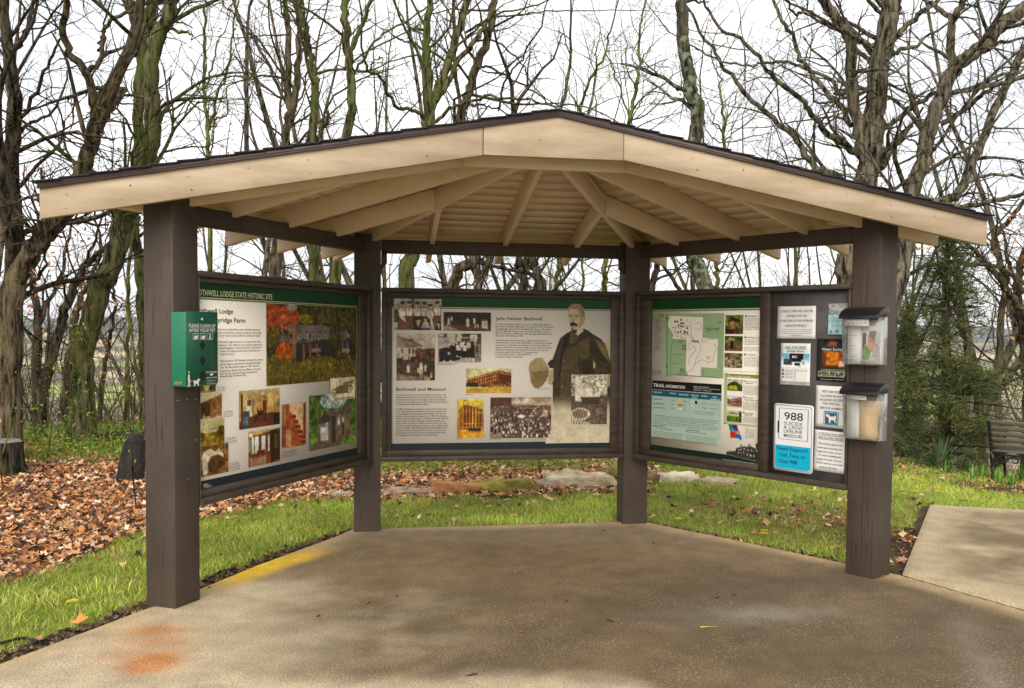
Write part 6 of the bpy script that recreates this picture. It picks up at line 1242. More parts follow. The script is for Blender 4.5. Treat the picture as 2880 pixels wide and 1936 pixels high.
def hero(seed, kind, d, limbs, label, base=None, par=None, dens=1., group=None, name='bare_tree', cat='tree', leaves=None, extra=()):
    """limbs: list of (points [(x, y[, dd])...] in photo pixels, w0, w1 px); the first limb is the trunk, standing d metres away"""
    g = np.random.default_rng(seed); par = dict(PAR, **(par or {})); trunk = []; crown = []
    org = None
    for li, (pts, w0, w1) in enumerate(limbs):
        m = len(pts); Q = []; W = []
        dr = g.uniform(-.5, .5) if li else 0
        for i, pt in enumerate(pts):
            t = i / max(1, m - 1); dep = d + (pt[2] if len(pt) > 2 else (dr * t * m * .35 if li else 0)); Q.append(at_depth(pt[0], pt[1], dep)); W.append((w0 + (w1 - w0) * t) / 2 * dep / F_PX)
        if li == 0:
            b = Q[0]; gz = float(terrain(b[0], b[1]))
            if b[2] > gz + .05:
                dx = (Q[0] - Q[1]); dx = dx / (abs(dx[2]) + 1e-6); L = b[2] - gz; dirx = dx[:2] * min(1., 1.2 / max(L, .1)) * .5
                low = np.array([b[0] + dirx[0] * L, b[1] + dirx[1] * L, 0]); low[2] = float(terrain(low[0], low[1]))
                mid = (b + low) / 2; mid[:2] += dirx * .0
                Q = [low + np.array([0, 0, -.25]), low + np.array([0, 0, .25]), mid] + Q if L > 1 else [low + np.array([0, 0, -.25])] + Q
                W = ([W[0] * 1.9, W[0] * 1.3, W[0] * 1.08] if L > 1 else [W[0] * 1.6]) + W
            else:
                W[0] *= 1.5; Q = [b + np.array([0, 0, gz - b[2] - .25])] + Q; W = [W[0] * 1.3] + W
            org = np.array([Q[1][0], Q[1][1], float(terrain(Q[1][0], Q[1][1]))])
        P, R = smooth_path(Q, W, 5 if li == 0 else 4)
        P[1:-1] += g.normal(size=(len(P) - 2, 3)) * .012 * d / 12
        trunk.append((P, R))
        L = np.linalg.norm(np.diff(P, axis=0), axis=1).sum(); wmax = R.max()
        nb = int(max(3, L * (3.2 if li else 1.9) * dens)); lv = 0 if wmax > .09 else 1
        vis0 = .35 if li == 0 else .15
        tt_ = dict(par); kids(crown, P, R * .62, min(L, 4.2 if lv == 0 else 2.6), nb, lv, g, tt_, vis0)
        # leader continues past the last traced point
        dd = P[-1] - P[-2]; dd /= np.linalg.norm(dd) + 1e-9
        if R[-1] > .004 and not (li and w1 <= 0): branch(crown, P[-1], dd, 3.2 if R[-1] > .04 else 1.6, R[-1], 0 if R[-1] > .05 else 1, g, par)
    root = thing(name, tuple(org), label, cat, group)
    V, Fq = tubes_mesh(trunk, 12); obj('trunk', V, Fq, BK[kind], root, True)
    V, Fq = tubes_mesh(crown, 4); obj('crown', V, Fq, BK[kind], root, True)
    if leaves:
        n_, cols, size = leaves; tips = np.array([P[-1] for P, R in crown if R[-1] < .006]); V, Fq, C_ = clusters(g, tips, n_, .06, size, [lin(c) for c in cols]); obj('leaves', V, Fq, M['leafmat'], root, False, C_)
    return root, len(crown)
def C1(*p): return [(x / 2.24, y / 2.24) for x, y in p]
def C4p(*p): return [(x / 2.24, 600 + y / 2.24) for x, y in p]
def C2p(*p): return [(940 + x / 2.24, y / 2.24) for x, y in p]
def C3p(*p): return [(1880 + x / 2.24, y / 2.24) for x, y in p]
def C5p(*p): return [(940 + x / 2.24, 700 + y / 2.24) for x, y in p]
def C6p(*p): return [(1880 + x / 2.24, 700 + y / 2.24) for x, y in p]
BUD = [(196, 190, 90), (176, 168, 84), (160, 150, 80)]
ORL = [(196, 134, 92), (176, 112, 72), (206, 152, 110), (156, 104, 72)]
nbr = 0
# left edge
hero(1, 'dark', 11.3, [(C4p((60, 1500), (58, 1200), (50, 900), (62, 600), (95, 300)) + C1((80, 1350), (66, 1000), (90, 700), (75, 450), (40, 250), (22, -60)), 70, 26), (C4p((95, 420), (62, 200)) + C1((20, 1300), (10, 1000), (-20, 700)), 30, 18),
    (C1((60, 300), (130, 285), (165, 180), (200, 60), (220, -40)), 16, 8), (C1((110, 800), (230, 580), (300, 420), (370, 280), (385, 200)), 12, 5), (C1((110, 860), (200, 770), (330, 700), (400, 560), (440, 430)), 11, 4), (C1((120, 1180), (240, 1040), (380, 900), (400, 810)), 12, 5), (C4p((150, 480), (260, 380), (280, 250), (240, 120)), 10, 5)],
    'dark leaning tree at the left edge of the wood, beside the mossy trunk', dens=1.2)
hero(2, 'brown', 11.0, [(C4p((70, 1480), (66, 1000), (80, 560), (150, 330), (260, 180), (340, 70)) + C1((400, 1350), (500, 1100), (570, 930), (600, 830)), 66, 38), (C1((600, 830), (650, 740), (700, 680), (760, 590), (775, 565)), 26, 16),
    (C1((600, 830), (590, 640), (545, 460), (440, 330), (395, 180), (420, 40), (420, -40)), 26, 16), (C1((600, 640), (700, 520), (800, 400), (860, 340)), 17, 9), (C1((560, 450), (640, 370), (650, 200), (720, 120), (850, 60), (960, 0)), 16, 7), (C1((640, 360), (740, 310), (840, 270)), 13, 5), (C1((620, 320), (625, 280), (655, 210), (660, 130)), 9, 5)],
    'brown tree leaning right from the left edge with a broken forked limb', dens=.9)
hero(3, 'moss', 12.2, [(C4p((500, 1560), (520, 1100), (545, 800), (640, 480), (745, 190), (790, 0)) + C1((810, 1330), (930, 1010), (960, 750), (950, 500), (985, 270), (1060, 90), (1080, -60)), 66, 34),
    (C1((1020, 240), (1060, 160), (1200, 72), (1370, 0), (1450, -40)), 15, 8), (C1((1050, 170), (1120, 200), (1200, 205), (1210, 250)), 10, 4), (C1((960, 300), (900, 170), (850, 60), (800, 0)), 24, 16), (C4p((600, 760), (700, 640), (800, 560)), 8, 3)],
    'big mossy green trunk curving up in front of the left of the roof')
hero(4, 'moss', 13.2, [(C4p((900, 1300), (900, 900), (890, 600), (868, 300), (850, 60)) + C1((868, 1250), (870, 900), (878, 520), (895, 260), (950, 80), (975, -50)), 22, 34), (C1((890, 230), (840, 110), (800, 20), (780, -30)), 26, 20)],
    'straight mossy trunk close behind the curving one, beside the front left post')
hero(5, 'dark', 15.0, [(C4p((240, 1500), (235, 1000), (245, 700), (200, 400), (170, 330)), 34, 12), (C4p((245, 700), (300, 560), (380, 420), (420, 200), (470, 40)), 14, 6)], 'slender dark tree among the left thicket, nearest the edge tree', leaves=(120, ORL, .04))
hero(6, 'dark', 14.2, [(C4p((215, 1480), (290, 1050), (370, 760), (420, 580), (500, 400), (540, 320), (660, 220)), 36, 14), (C4p((290, 1050), (310, 700), (280, 420)), 10, 4), (C4p((540, 320), (600, 160), (650, 0)), 10, 5)], 'dark slanting tree with orange dead leaves left of the mossy trunk', leaves=(260, ORL, .045))
hero(7, 'brown', 15.6, [(C4p((400, 1450), (430, 1000), (470, 720), (500, 560), (560, 430)), 28, 12)], 'rusty brown slim trunk standing behind the mossy trunk', leaves=(180, ORL, .042))
hero(8, 'young', 14.5, [(C4p((800, 1500), (805, 900), (812, 560), (812, 200), (830, 0)), 12, 8)], 'thin straight sapling between the mossy trunk and the front left post', leaves=(50, ORL, .04))
hero(9, 'dark', 16.5, [(C4p((620, 1450), (650, 1050), (690, 820), (720, 640), (720, 460), (780, 300)), 14, 6)], 'thin crooked dark tree behind the dry brush right of the mossy trunk', leaves=(50, ORL, .04))
# above the left of the roof
hero(10, 'young', 21, [(C1((1320, 1150), (1315, 980), (1300, 700), (1290, 560), (1285, 300), (1288, 40), (1290, -60)), 13, 5), (C1((1318, 820), (1350, 680), (1385, 560), (1440, 380), (1470, 150), (1495, -30)), 9, 4), (C1((1295, 560), (1340, 430), (1375, 280), (1420, 190)), 7, 3), (C1((1320, 800), (1390, 740), (1440, 700), (1430, 560), (1600, 480)), 6, 3)],
    'slim tree with several upright stems above the left slope of the roof')
hero(11, 'brown', 17, [(C4p((1730, 420), (1745, 200), (1790, 60)) + C1((1790, 1150), (1800, 900), (1820, 700), (1810, 520), (1820, 250), (1800, 60), (1790, -40)), 34, 12), (C1((1830, 760), (1850, 620), (1880, 420), (1880, 200), (1860, -30)), 22, 14), (C1((1800, 640), (1700, 430), (1600, 250), (1480, 110), (1400, 0)), 10, 4), (C1((1850, 560), (1790, 500), (1600, 480), (1420, 500), (1380, 560)), 8, 3)],
    'twin-stemmed grey brown tree behind the left slope of the roof', dens=1.1)
hero(12, 'moss', 15, [(C4p((1970, 420), (1980, 150)) + C1((1975, 1150), (1960, 880), (1985, 600), (1975, 460), (1940, 300), (1930, 200), (1890, 60), (1885, -40)), 28, 15), (C1((1990, 890), (2040, 800), (2070, 740), (2060, 680)), 12, 7), (C1((1975, 480), (2060, 360), (2140, 280), (2200, 150)), 7, 3), (C1((1975, 560), (1930, 700), (1880, 840)), 6, 3)],
    'mossy tree with a broken stub left of centre above the roof', dens=.9)
hero(13, 'moss', 10.6, [(C4p((2060, 1720), (2090, 1300), (2100, 700), (2115, 330), (2130, 150)) + C1((2180, 1150), (2190, 860), (2220, 640), (2205, 450)) + C2p((75, 300), (68, 130), (66, -60)), 34, 20), (C2p((100, 430), (120, 300), (165, 180), (235, 0)), 15, 11), (C2p((110, 500), (180, 380), (250, 260), (400, 170), (560, 60), (700, -10)), 8, 4), (C2p((110, 460), (60, 420), (0, 430)), 5, 3)],
    'mossy tree rooted in the leaves behind the left panel, forked high above the roof', dens=.7)
# centre
hero(14, 'moss', 13, [(C5p((450, 420), (462, 130), (500, 0)) + C2p((560, 1100), (600, 790), (590, 560), (582, 350), (590, 180), (605, -40)), 48, 17), (C2p((600, 740), (650, 560), (700, 440), (760, 250), (815, 80), (840, -40)), 26, 20), (C2p((640, 640), (720, 500), (790, 370), (890, 260), (960, 140), (1010, 40), (1020, -30)), 17, 11),
    (C2p((570, 745), (520, 700), (400, 680), (345, 600), (290, 490), (215, 455), (190, 370), (170, 280)), 12, 6), (C2p((640, 770), (720, 690), (830, 650), (950, 612), (1120, 625), (1280, 640), (1400, 672)), 11, 5), (C2p((600, 330), (520, 290), (430, 250), (350, 210), (280, 170)), 7, 3), (C2p((560, 190), (480, 170), (430, 110), (370, 0)), 8, 4), (C2p((820, 210), (900, 170), (1000, 110), (1150, 60), (1330, 10)), 8, 4), (C2p((740, 330), (880, 200), (1010, 110), (1180, 90), (1400, 70), (1640, 70)), 7, 3), (C2p((215, 455), (240, 390), (300, 365), (305, 450)), 5, 3)],
    'large mossy tree with low arching limbs above the roof, left of the peak', dens=.8)
hero(15, 'brown', 14.5, [(C5p((720, 420), (750, 240), (790, 120), (880, 20)) + C2p((740, 980), (790, 760), (850, 580), (890, 440), (950, 300), (985, 170), (1000, 40), (1010, -50)), 34, 18), (C2p((880, 440), (960, 420), (1080, 480), (1200, 540), (1300, 620), (1380, 670)), 8, 4), (C2p((900, 260), (1020, 260), (1120, 340), (1200, 420), (1260, 560), (1400, 660)), 6, 3), (C2p((860, 660), (940, 660), (1020, 690), (1090, 720)), 7, 4), (C5p((750, 260), (840, 220), (920, 190), (960, 100)), 7, 4)],
    'grey brown tree leaning right just left of the roof peak', dens=.8)
hero(16, 'brown', 16, [(C5p((1190, 430), (1190, 240), (1170, 120), (1160, 20)) + C2p((1180, 1100), (1140, 700)), 30, 12), (C5p((1190, 150), (1230, 60), (1260, 0)), 14, 8), (C5p((1150, 130), (1050, 90), (960, 50)), 7, 3)], 'forked brown tree seen under the roof beam, above the portrait panel', par=dict(up=.06))
hero(17, 'dark', 15, [(C5p((1330, 430), (1300, 240), (1260, 110), (1240, 20)) + C2p((1200, 1100), (1130, 720)), 32, 14), (C2p((1040, 690), (1060, 560), (1110, 460), (1180, 380), (1260, 230), (1310, 130)), 7, 4)], 'dark trunk leaning left under the roof beam beside the forked tree')
for i, (sd_, pts, w, d_, lab) in enumerate(((18, C5p((1400, 430), (1400, 240), (1410, 150), (1440, 60)) + C2p((1500, 900), (1560, 680), (1600, 520), (1700, 350), (1740, 200)), (15, 5), 19, 'fine budding tree just right of the roof peak'), (19, C5p((1572, 430), (1570, 200), (1570, 60)) + C2p((1640, 1000), (1650, 700)), (9, 4), 20, 'thin pole of a tree behind the back right of the shelter'),
                       (20, C5p((1690, 430), (1700, 220), (1710, 70)) + C2p((1800, 1000), (1850, 780), (1895, 560), (1920, 400), (1930, 200), (1940, 90)), (18, 5), 19, 'yellowish budding tree above the roof, left of the lichen-covered trunk'))):
    hero(sd_, 'young', d_, [(pts, *w)] + ([(C2p((1860, 760), (1800, 560), (1740, 420), (1700, 300)), 6, 3), (C2p((1880, 700), (1960, 600), (2060, 540), (2140, 470)), 6, 3), (C2p((1860, 760), (1980, 720), (2060, 640), (2100, 560)), 5, 2), (C2p((1895, 560), (1840, 420), (1850, 300), (1820, 200)), 5, 2), (C2p((1920, 420), (1990, 300), (2060, 240)), 5, 2)] if sd_ == 20 else [(C2p((1540, 700), (1480, 560), (1440, 450)), 5, 2), (C2p((1600, 520), (1680, 430), (1780, 400)), 5, 2)] if sd_ == 18 else []), lab, dens=1.5, par=dict(up=.07, wig=.15), leaves=(600, BUD, .022))
hero(21, 'lichen', 12, [(C6p((260, 420), (232, 240), (190, 120), (150, 30)) + C3p((150, 1300), (165, 900), (190, 700), (150, 600), (115, 420), (95, 250), (80, 0), (76, -60)), 46, 32), (C3p((160, 290), (260, 350), (330, 385), (500, 410), (620, 400), (700, 390)), 3, 2)], 'lichen-spotted trunk right of the roof peak, cut off by the top of the photo', dens=.35)
hero(22, 'dark', 14, [(C5p((2000, 430), (2010, 240), (2030, 120), (2060, 40)), 24, 14), (C5p((2180, 260), (2090, 130), (2020, 60)), 12, 8), (C5p((2060, 40), (2150, -60), (2240, -120)), 9, 4)], 'crossing dark trunk seen just right of the back right post')
hero(23, 'young', 20, [(C6p((330, 430), (310, 200), (300, 60)) + C3p((350, 1150), (348, 930), (350, 780), (325, 600), (320, 480)), 14, 5), (C3p((350, 900), (430, 820), (560, 720), (640, 600)), 5, 2), (C3p((350, 900), (450, 880), (590, 850), (670, 820)), 4, 2), (C3p((345, 850), (280, 740), (240, 620)), 5, 2), (C3p((350, 780), (420, 650), (470, 520)), 5, 2), (C3p((345, 900), (250, 840), (220, 740)), 4, 2)], 'small fan-shaped bare tree above the right slope of the roof', dens=1.8, par=dict(up=.09))
hero(24, 'oak', 12.5, [(C6p((1140, 300), (1135, 100)) + C3p((1190, 1500), (1240, 1150), (1270, 1000), (1295, 800), (1320, 480), (1370, 220), (1400, 60), (1420, -60)), 66, 52), (C3p((1250, 1000), (1195, 840), (1165, 620), (1145, 260), (1080, 150), (980, 10), (950, -40)), 36, 26),
    (C3p((1170, 960), (1080, 890), (990, 825), (900, 720), (840, 630), (690, 520), (600, 400), (480, 270), (330, 190), (240, 30), (200, -40)), 20, 6), (C3p((1150, 1200), (1060, 1110), (930, 1060), (850, 940), (760, 830), (620, 710), (500, 610), (400, 480), (320, 370), (220, 230), (130, 60)), 22, 7),
    (C3p((1150, 790), (1090, 680), (1000, 590), (900, 450), (810, 350), (780, 220), (700, 100), (650, -20)), 16, 9), (C3p((1140, 600), (1060, 590), (1040, 515), (900, 450), (760, 395), (620, 400), (500, 412), (330, 385), (150, 290)), 13, 4), (C3p((1140, 600), (1030, 640), (950, 650), (915, 610)), 9, 5), (C3p((1140, 780), (1060, 740), (950, 745)), 9, 5),
    (C3p((1340, 830), (1440, 755), (1560, 660), (1680, 590), (1900, 560), (2100, 480), (2240, 430)), 16, 8), (C3p((1440, 230), (1500, 160), (1600, 80), (1700, 0)), 18, 12), (C3p((1410, 350), (1470, 305), (1550, 300), (1600, 250), (1730, 170)), 14, 6), (C3p((1300, 430), (1230, 350), (1180, 300)), 14, 10), (C3p((1310, 300), (1230, 260), (1170, 230)), 16, 12), (C3p((1090, 200), (960, 140), (850, 80), (790, 80), (750, 0)), 10, 5), (C3p((1350, 100), (1280, 30), (1220, -30)), 12, 8), (C3p((1330, 1030), (1400, 950), (1500, 870), (1570, 850)), 10, 5), (C3p((1140, 170), (1090, 80), (1070, -20)), 9, 5)],
    'massive furrowed grey oak with sweeping limbs behind the right slope of the roof', dens=1.15)
hero(25, 'oak', 12.0, [(C6p((1370, 700), (1400, 400), (1450, 200), (1485, 60)) + C3p((1510, 1400), (1540, 1200), (1600, 1020), (1650, 820), (1720, 600), (1800, 430), (1900, 350), (2010, 270), (2080, 170), (2240, 70), (2330, 20)), 48, 36), (C3p((1790, 420), (1775, 300), (1790, 140), (1830, 60), (1880, -30)), 26, 18), (C3p((1785, 130), (1720, 60), (1640, 10), (1600, -40)), 16, 9), (C3p((1720, 780), (1850, 700), (1960, 610), (2080, 540), (2240, 490)), 16, 10), (C3p((1990, 330), (2080, 270), (2240, 240)), 11, 7), (C3p((1700, 540), (1660, 450), (1590, 385)), 8, 4), (C3p((1640, 1000), (1560, 900), (1480, 860)), 7, 4), (C3p((1770, 580), (1900, 570), (2100, 520)), 9, 6), (C3p((1560, 1240), (1690, 1275), (1840, 1210), (1910, 1040), (1990, 840), (2090, 620), (2180, 420), (2280, 250)), 26, 22), (C3p((1650, 1270), (1850, 1300), (2000, 1270), (2110, 1250), (2280, 1215)), 15, 11), (C3p((1810, 1225), (1920, 1130), (2080, 1100), (2260, 1130)), 11, 7), (C3p((1940, 960), (1880, 840), (1820, 700), (1760, 640)), 7, 4)],
    'broad oak with a thick bough bending to the right edge of the photo', dens=1.3)
# right edge below the roof
hero(27, 'brown', 15.4, [(C6p((2080, 1230), (2075, 800), (2090, 480), (2110, 300), (2130, 180), (2080, 60), (2050, -60), (2150, -180), (2240, -300)), 22, 12), (C6p((2280, 560), (2220, 400), (2160, 300), (2080, 180), (1980, 60), (1900, -20), (1850, -60)), 22, 10), (C6p((2240, 280), (2190, 190), (2140, 60), (2120, -60)), 14, 9)], 'brown tree with an arching limb above the bench', dens=1.2)
hero(28, 'brown', 14.9, [(C6p((1975, 1180), (1940, 900), (1880, 620), (1830, 420), (1770, 280), (1720, 160)), 20, 10), (C6p((1470, 180), (1600, 120), (1720, 90), (1900, 90), (2060, 120), (2160, 150), (2260, 230)), 12, 10)], 'reddish leaning trunk in front of the cedar', dens=.8, leaves=(160, ORL, .042))
hero(29, 'dark', 15.6, [(C6p((2260, 1200), (2260, 800), (2220, 420), (2200, 200), (2250, 0)), 30, 18)], 'dark trunk at the right edge just behind the bench', dens=1.)

# woods on the slope behind: copies of a few kinds
def wild_tree(seed, H_, r0, kind, lean=.04, forks=2, par=None, nl=0):
    g = np.random.default_rng(seed); par = dict(PAR, up=.05, wig=.11, n=(9, 7, 5, 3), ref=(5., 2.6, 1.2, .55), **(par or {})); trunk = []; crown = []
    n = 9; P = [np.array([0, 0, -.3])]; d = np.array([g.normal() * lean, g.normal() * lean, 1.])
    for i in range(n - 1): d = d + g.normal(size=3) * np.array([.09, .09, 0]); P.append(P[-1] + d / np.linalg.norm(d) * H_ * .75 / (n - 1))
    P = np.array(P); R = r0 * np.linspace(1.2, .38, n); Ps, Rs = smooth_path(P, R, 3); trunk.append((Ps, Rs))
    for k in range(forks):
        i = int(n * 3 * g.uniform(.3, .6)) ; i = min(i, len(Ps) - 3); dd = Ps[i + 1] - Ps[i]; dd /= np.linalg.norm(dd); q = perp(dd, g); q[2] = abs(q[2]); nd = dd * .88 + q * .45; nd /= np.linalg.norm(nd)
        Q = [Ps[i]]
        for j in range(6): nd = nd + g.normal(size=3) * .09 + np.array([0, 0, .07]); nd /= np.linalg.norm(nd); Q.append(Q[-1] + nd * H_ * .09)
        Q, W = smooth_path(np.array(Q), Rs[i] * np.linspace(.75, .3, 7), 2); trunk.append((Q, W)); kids(crown, Q, W * .6, 3.2, 9, 1, g, par, .2); branch(crown, Q[-1], nd, 2.4, W[-1], 1, g, par)
    kids(crown, Ps, Rs * .55, 3.8, 16, 0, g, par, .3); branch(crown, Ps[-1], np.array([0, 0, 1.]), 3., Rs[-1], 0, g, par)
    V, Fq = tubes_mesh(trunk, 7); me_t = raw_mesh('trunk', V, Fq, BK[kind], True); V, Fq = tubes_mesh(crown, 3); me_c = raw_mesh('crown', V, Fq, BK[kind], True)
    me_l = None
    if nl: tips = np.array([P[-1] for P, R in crown]); V, Fq, C_ = clusters(g, tips, nl, .08, .05, [lin(c) for c in ORL]); me_l = raw_mesh('leaves', V, Fq, M['leafmat'], False, C_)
    return me_t, me_c, me_l
def place(meshes, name, loc, rot, sc, label, cat, group):
    r = bpy.data.objects.new(name, None); COL.objects.link(r); r.location = loc; r.rotation_euler = (0, 0, rot); r.scale = (sc,) * 3; r.empty_display_size = .1; tag(r, label, cat, group)
    for nm, me in zip(('trunk', 'crown', 'leaves'), meshes):
        if me: c = bpy.data.objects.new(nm, me); COL.objects.link(c); c.parent = r
    return r
kinds = [wild_tree(101, 12, .10, 'brown'), wild_tree(102, 11, .075, 'dark', forks=3), wild_tree(103, 13, .12, 'oak', forks=3), wild_tree(104, 9, .05, 'young', forks=2), wild_tree(105, 11, .085, 'moss', forks=1), wild_tree(106, 10, .07, 'brown', forks=2, nl=260)]
g = np.random.default_rng(77); cnt = 0; placed = []
while cnt < 46:
    azm = g.uniform(-.52, .86); r = g.uniform(19, 52) ; x = CAM[0] + r * math.sin(azm); y = CAM[1] + r * math.cos(azm)
    if math.hypot(x - HC[0], y - HC[1]) < 13.5 or any(math.hypot(x - a, y - b) < 1.5 for a, b in placed): continue
    placed.append((x, y)); k = g.integers(6); z = float(terrain(x, y)); sc = g.uniform(.8, 1.25) + .012 * max(0, -z)
    place(kinds[k], 'bare_tree', (x, y, z), g.uniform(0, 6.28), sc, 'bare grey brown tree of the wood on the slope behind the shelter', 'tree', 'bare trees of the wood on the slope'); cnt += 1
# a band of fine brush and saplings further down the slope (nobody could count it)
def brush(name, n, rr, azr, H_, kind, seed, label=None):
    g = np.random.default_rng(seed); P_ = []
    for i in range(n):
        a_ = g.uniform(*azr); r = rr[0] + (rr[1] - rr[0]) * g.random() ** .8; x = CAM[0] + r * math.sin(a_); y = CAM[1] + r * math.cos(a_); z = float(terrain(x, y)); h_ = g.uniform(*H_)
        d = np.array([g.normal() * .18, g.normal() * .18, 1.]); m = 6; Q = [np.array([x, y, z - .1])]
        for j in range(m - 1): d = d + g.normal(size=3) * .14; d[2] = abs(d[2]); Q.append(Q[-1] + d / np.linalg.norm(d) * h_ / (m - 1))
        Q = np.array(Q); R = np.linspace(1, .25, m) * h_ * .0045 * g.uniform(.7, 1.5); P_.append((Q, np.maximum(R, .0022)))
        for k in range(int(3 + h_ * 1.6)):
            t = g.uniform(.2, .95) * (m - 1); ii = min(int(t), m - 2); p = Q[ii] + (Q[ii + 1] - Q[ii]) * (t - ii); nd = np.array([g.normal(), g.normal(), abs(g.normal()) * .7 + .25]); nd /= np.linalg.norm(nd); L = h_ * g.uniform(.12, .32)
            q = np.array([p, p + nd * L * .5 + g.normal(size=3) * L * .05, p + nd * L + np.array([0, 0, .12 * L]) + g.normal(size=3) * L * .08]); P_.append((q, np.array([.5, .35, .2]) * h_ * .004))
            for kk in range(2): s0 = q[1] + (q[2] - q[1]) * g.random(); e_ = s0 + (nd + g.normal(size=3) * .6) * L * .3; P_.append((np.array([s0, e_]), np.array([.0018, .0012]) + h_ * .0006))
    V, Fq = tubes_mesh(P_, 3); o = obj(name, V, Fq, BK[kind], None, True); tag(o, kind='stuff'); return o
brush('far_brush', 1500, (20, 75), (-.55, .9), (2.5, 6), 'young', 31)
brush('far_thicket', 900, (60, 240), (-.6, .95), (6, 11), 'brown', 32)
brush('near_brush', 230, (14.0, 19), (-.52, -.1), (.8, 2.6), 'brown', 33)
# foreground saplings in the leaf litter, left
def sapling(seed, x, y, H_, label, kind='brown', nl=0, cols=ORL, spread=.35, dens=1., name='sapling', r=.008):
    g = np.random.default_rng(seed); z = float(terrain(x, y)); P_ = []; d = np.array([g.normal() * spread, g.normal() * spread * .5, 1.]); m = 8; Q = [np.array([x, y, z - .05])]
    for j in range(m - 1): d = d + g.normal(size=3) * .14; d[2] = abs(d[2]) + .1; Q.append(Q[-1] + d / np.linalg.norm(d) * H_ / (m - 1))
    Q = np.array(Q); R = np.linspace(1, .3, m) * r; par = dict(PAR, n=(6, 6, 4), ref=(1.6, .8, .4, .2), up=.02, wig=.16, max=3)
    cr_ = []; kids(cr_, Q, R * .75, H_ * .75, int(8 * dens), 1, g, par, .15)
    root = thing(name, (x, y, z), label, 'sapling', 'leafless saplings at the edge of the leaf litter')
    V, Fq = tubes_mesh([(Q, R)], 6); obj('stem', V, Fq, BK[kind], root, True); V, Fq = tubes_mesh(cr_, 3); obj('twigs', V, Fq, BK[kind], root, True)
    if nl: V, Fq, C_ = clusters(g, np.array([P[-1] for P, _ in cr_] + [P[len(P) // 2] for P, _ in cr_]), nl, .03, .020, [lin(c) for c in cols]); obj('leaves', V, Fq, M['leafmat'], root, False, C_)
GRL = [(132, 160, 56), (148, 172, 66), (112, 138, 48)]
for a in ((201, -3.02, 1.15, 1.5, 'reddish many-twigged sapling just left of the front left post', 'dark', 0, ORL, .1), (202, -3.35, 1.9, 1.1, 'low dark sapling beside the black stump', 'dark', 30, GRL, .3), (203, -4.6, 2.6, 2.1, 'pale arching sapling at the far left of the leaf litter', 'young', 12, ORL, .5),
          (204, -4.1, 3.3, 1.9, 'straggly sapling in front of the mossy trunk', 'young', 12, ORL, .5), (205, -5.3, 3.6, 2.2, 'tallest pale sapling at the left edge', 'young', 12, ORL, .4), (206, -3.7, 3.9, 1.7, 'budding green sapling behind the black stump', 'young', 60, GRL, .4), (207, -4.75, 4.3, 1.5, 'sparse budding sapling left of the mossy trunk', 'young', 110, GRL, .5),
          (208, .75, 2.1, .55, 'small dark twiggy shoot behind the pale stones', 'dark', 12, GRL, .8), (209, -3.3, 3.2, 2.3, 'leggy tan sapling between the mossy trunk and the post', 'young', 50, ORL, .35), (210, -5.0, 5.1, 2.0, 'thin budding sapling at the foot of the left wood', 'young', 110, GRL, .5), (211, -4.3, 5.4, 1.8, 'spindly budding sapling behind the mossy trunk', 'young', 110, GRL, .5)):
    sapling(a[0], a[1], a[2], a[3], a[4], a[5], a[6], a[7], a[8])

# cedar, yucca
def cedar(x, y, H_, W_, label, seed):
    g = np.random.default_rng(seed); z = float(terrain(x, y)); root = thing('cedar_tree', (x, y, z), label, 'cedar'); org = np.array([x, y, z])
    tr = [(np.array([[0, 0, -.2], [.02, 0, H_ * .4], [-.03, .02, H_ * .75], [0, 0, H_ * .98]]) + org, np.array([.10, .07, .04, .01]))]; br = []; cs = []; ds = []
    for i in range(150):
        t = g.uniform(.04, .99); hz_ = H_ * t; az_ = g.uniform(0, 6.283); L = W_ * (1.02 - t) ** .85 * g.uniform(.45, 1.15) * (1 if t > .15 else .8); el = g.uniform(-.08, .5)
        d = np.array([math.cos(az_), math.sin(az_), el]); p0 = org + np.array([0, 0, hz_]); m = 5; Q = np.array([p0 + d * L * k / (m - 1) + np.array([0, 0, -.10 * L * (k / (m - 1)) ** 2 + g.normal() * .02]) for k in range(m)]); br.append((Q, np.linspace(.018, .004, m)))
        for k in range(int(8 + L * 20)):
            s_ = g.uniform(.25, 1.02); pp = p0 + d * L * s_ + np.array([0, 0, -.10 * L * s_ * s_]); off = g.normal(size=3) * .10 * (1.2 - .5 * s_); cs.append(pp + off); ds.append(d * .8 + g.normal(size=3) * .45)
    V, Fq = tubes_mesh(tr, 8); obj('trunk', V, Fq, BK['dark'], root, True); V, Fq = tubes_mesh(br, 4); obj('branches', V, Fq, BK['dark'], root, True)
    cs = np.array(cs); ds = np.array(ds); reps = 7; cs = np.repeat(cs, reps, 0) + g.normal(size=(len(cs) * reps, 3)) * .035; ds = np.repeat(ds, reps, 0) + g.normal(size=(len(cs), 3)) * .5; ds /= np.linalg.norm(ds, axis=1)[:, None]
    s = g.uniform(.05, .11, len(cs))[:, None]; v = np.cross(ds, g.normal(size=ds.shape)); v /= np.linalg.norm(v, axis=1)[:, None]
    V = np.stack([cs - ds * s * .5 - v * .006, cs - ds * s * .5 + v * .006, cs + ds * s], 1).reshape(-1, 3); k = np.arange(len(cs))[:, None] * 3
    cl_ = np.array([lin((86, 102, 60)), lin((104, 114, 68)), lin((62, 76, 46)), lin((122, 116, 72))]); C_ = np.repeat(cl_[g.integers(4, size=len(cs))] * g.uniform(.7, 1.3, len(cs))[:, None], 3, 0)
    obj('foliage', V, k + np.array([[0, 1, 2]]), tint_mat('cedar_needles', .8, .15, trans=.25), root, False, C_)
c = at_depth(2655, 1180, 13.9); cedar(c[0], c[1], 3.8, 1.4, 'dark green cedar with airy drooping sprays behind the yucca', 5)
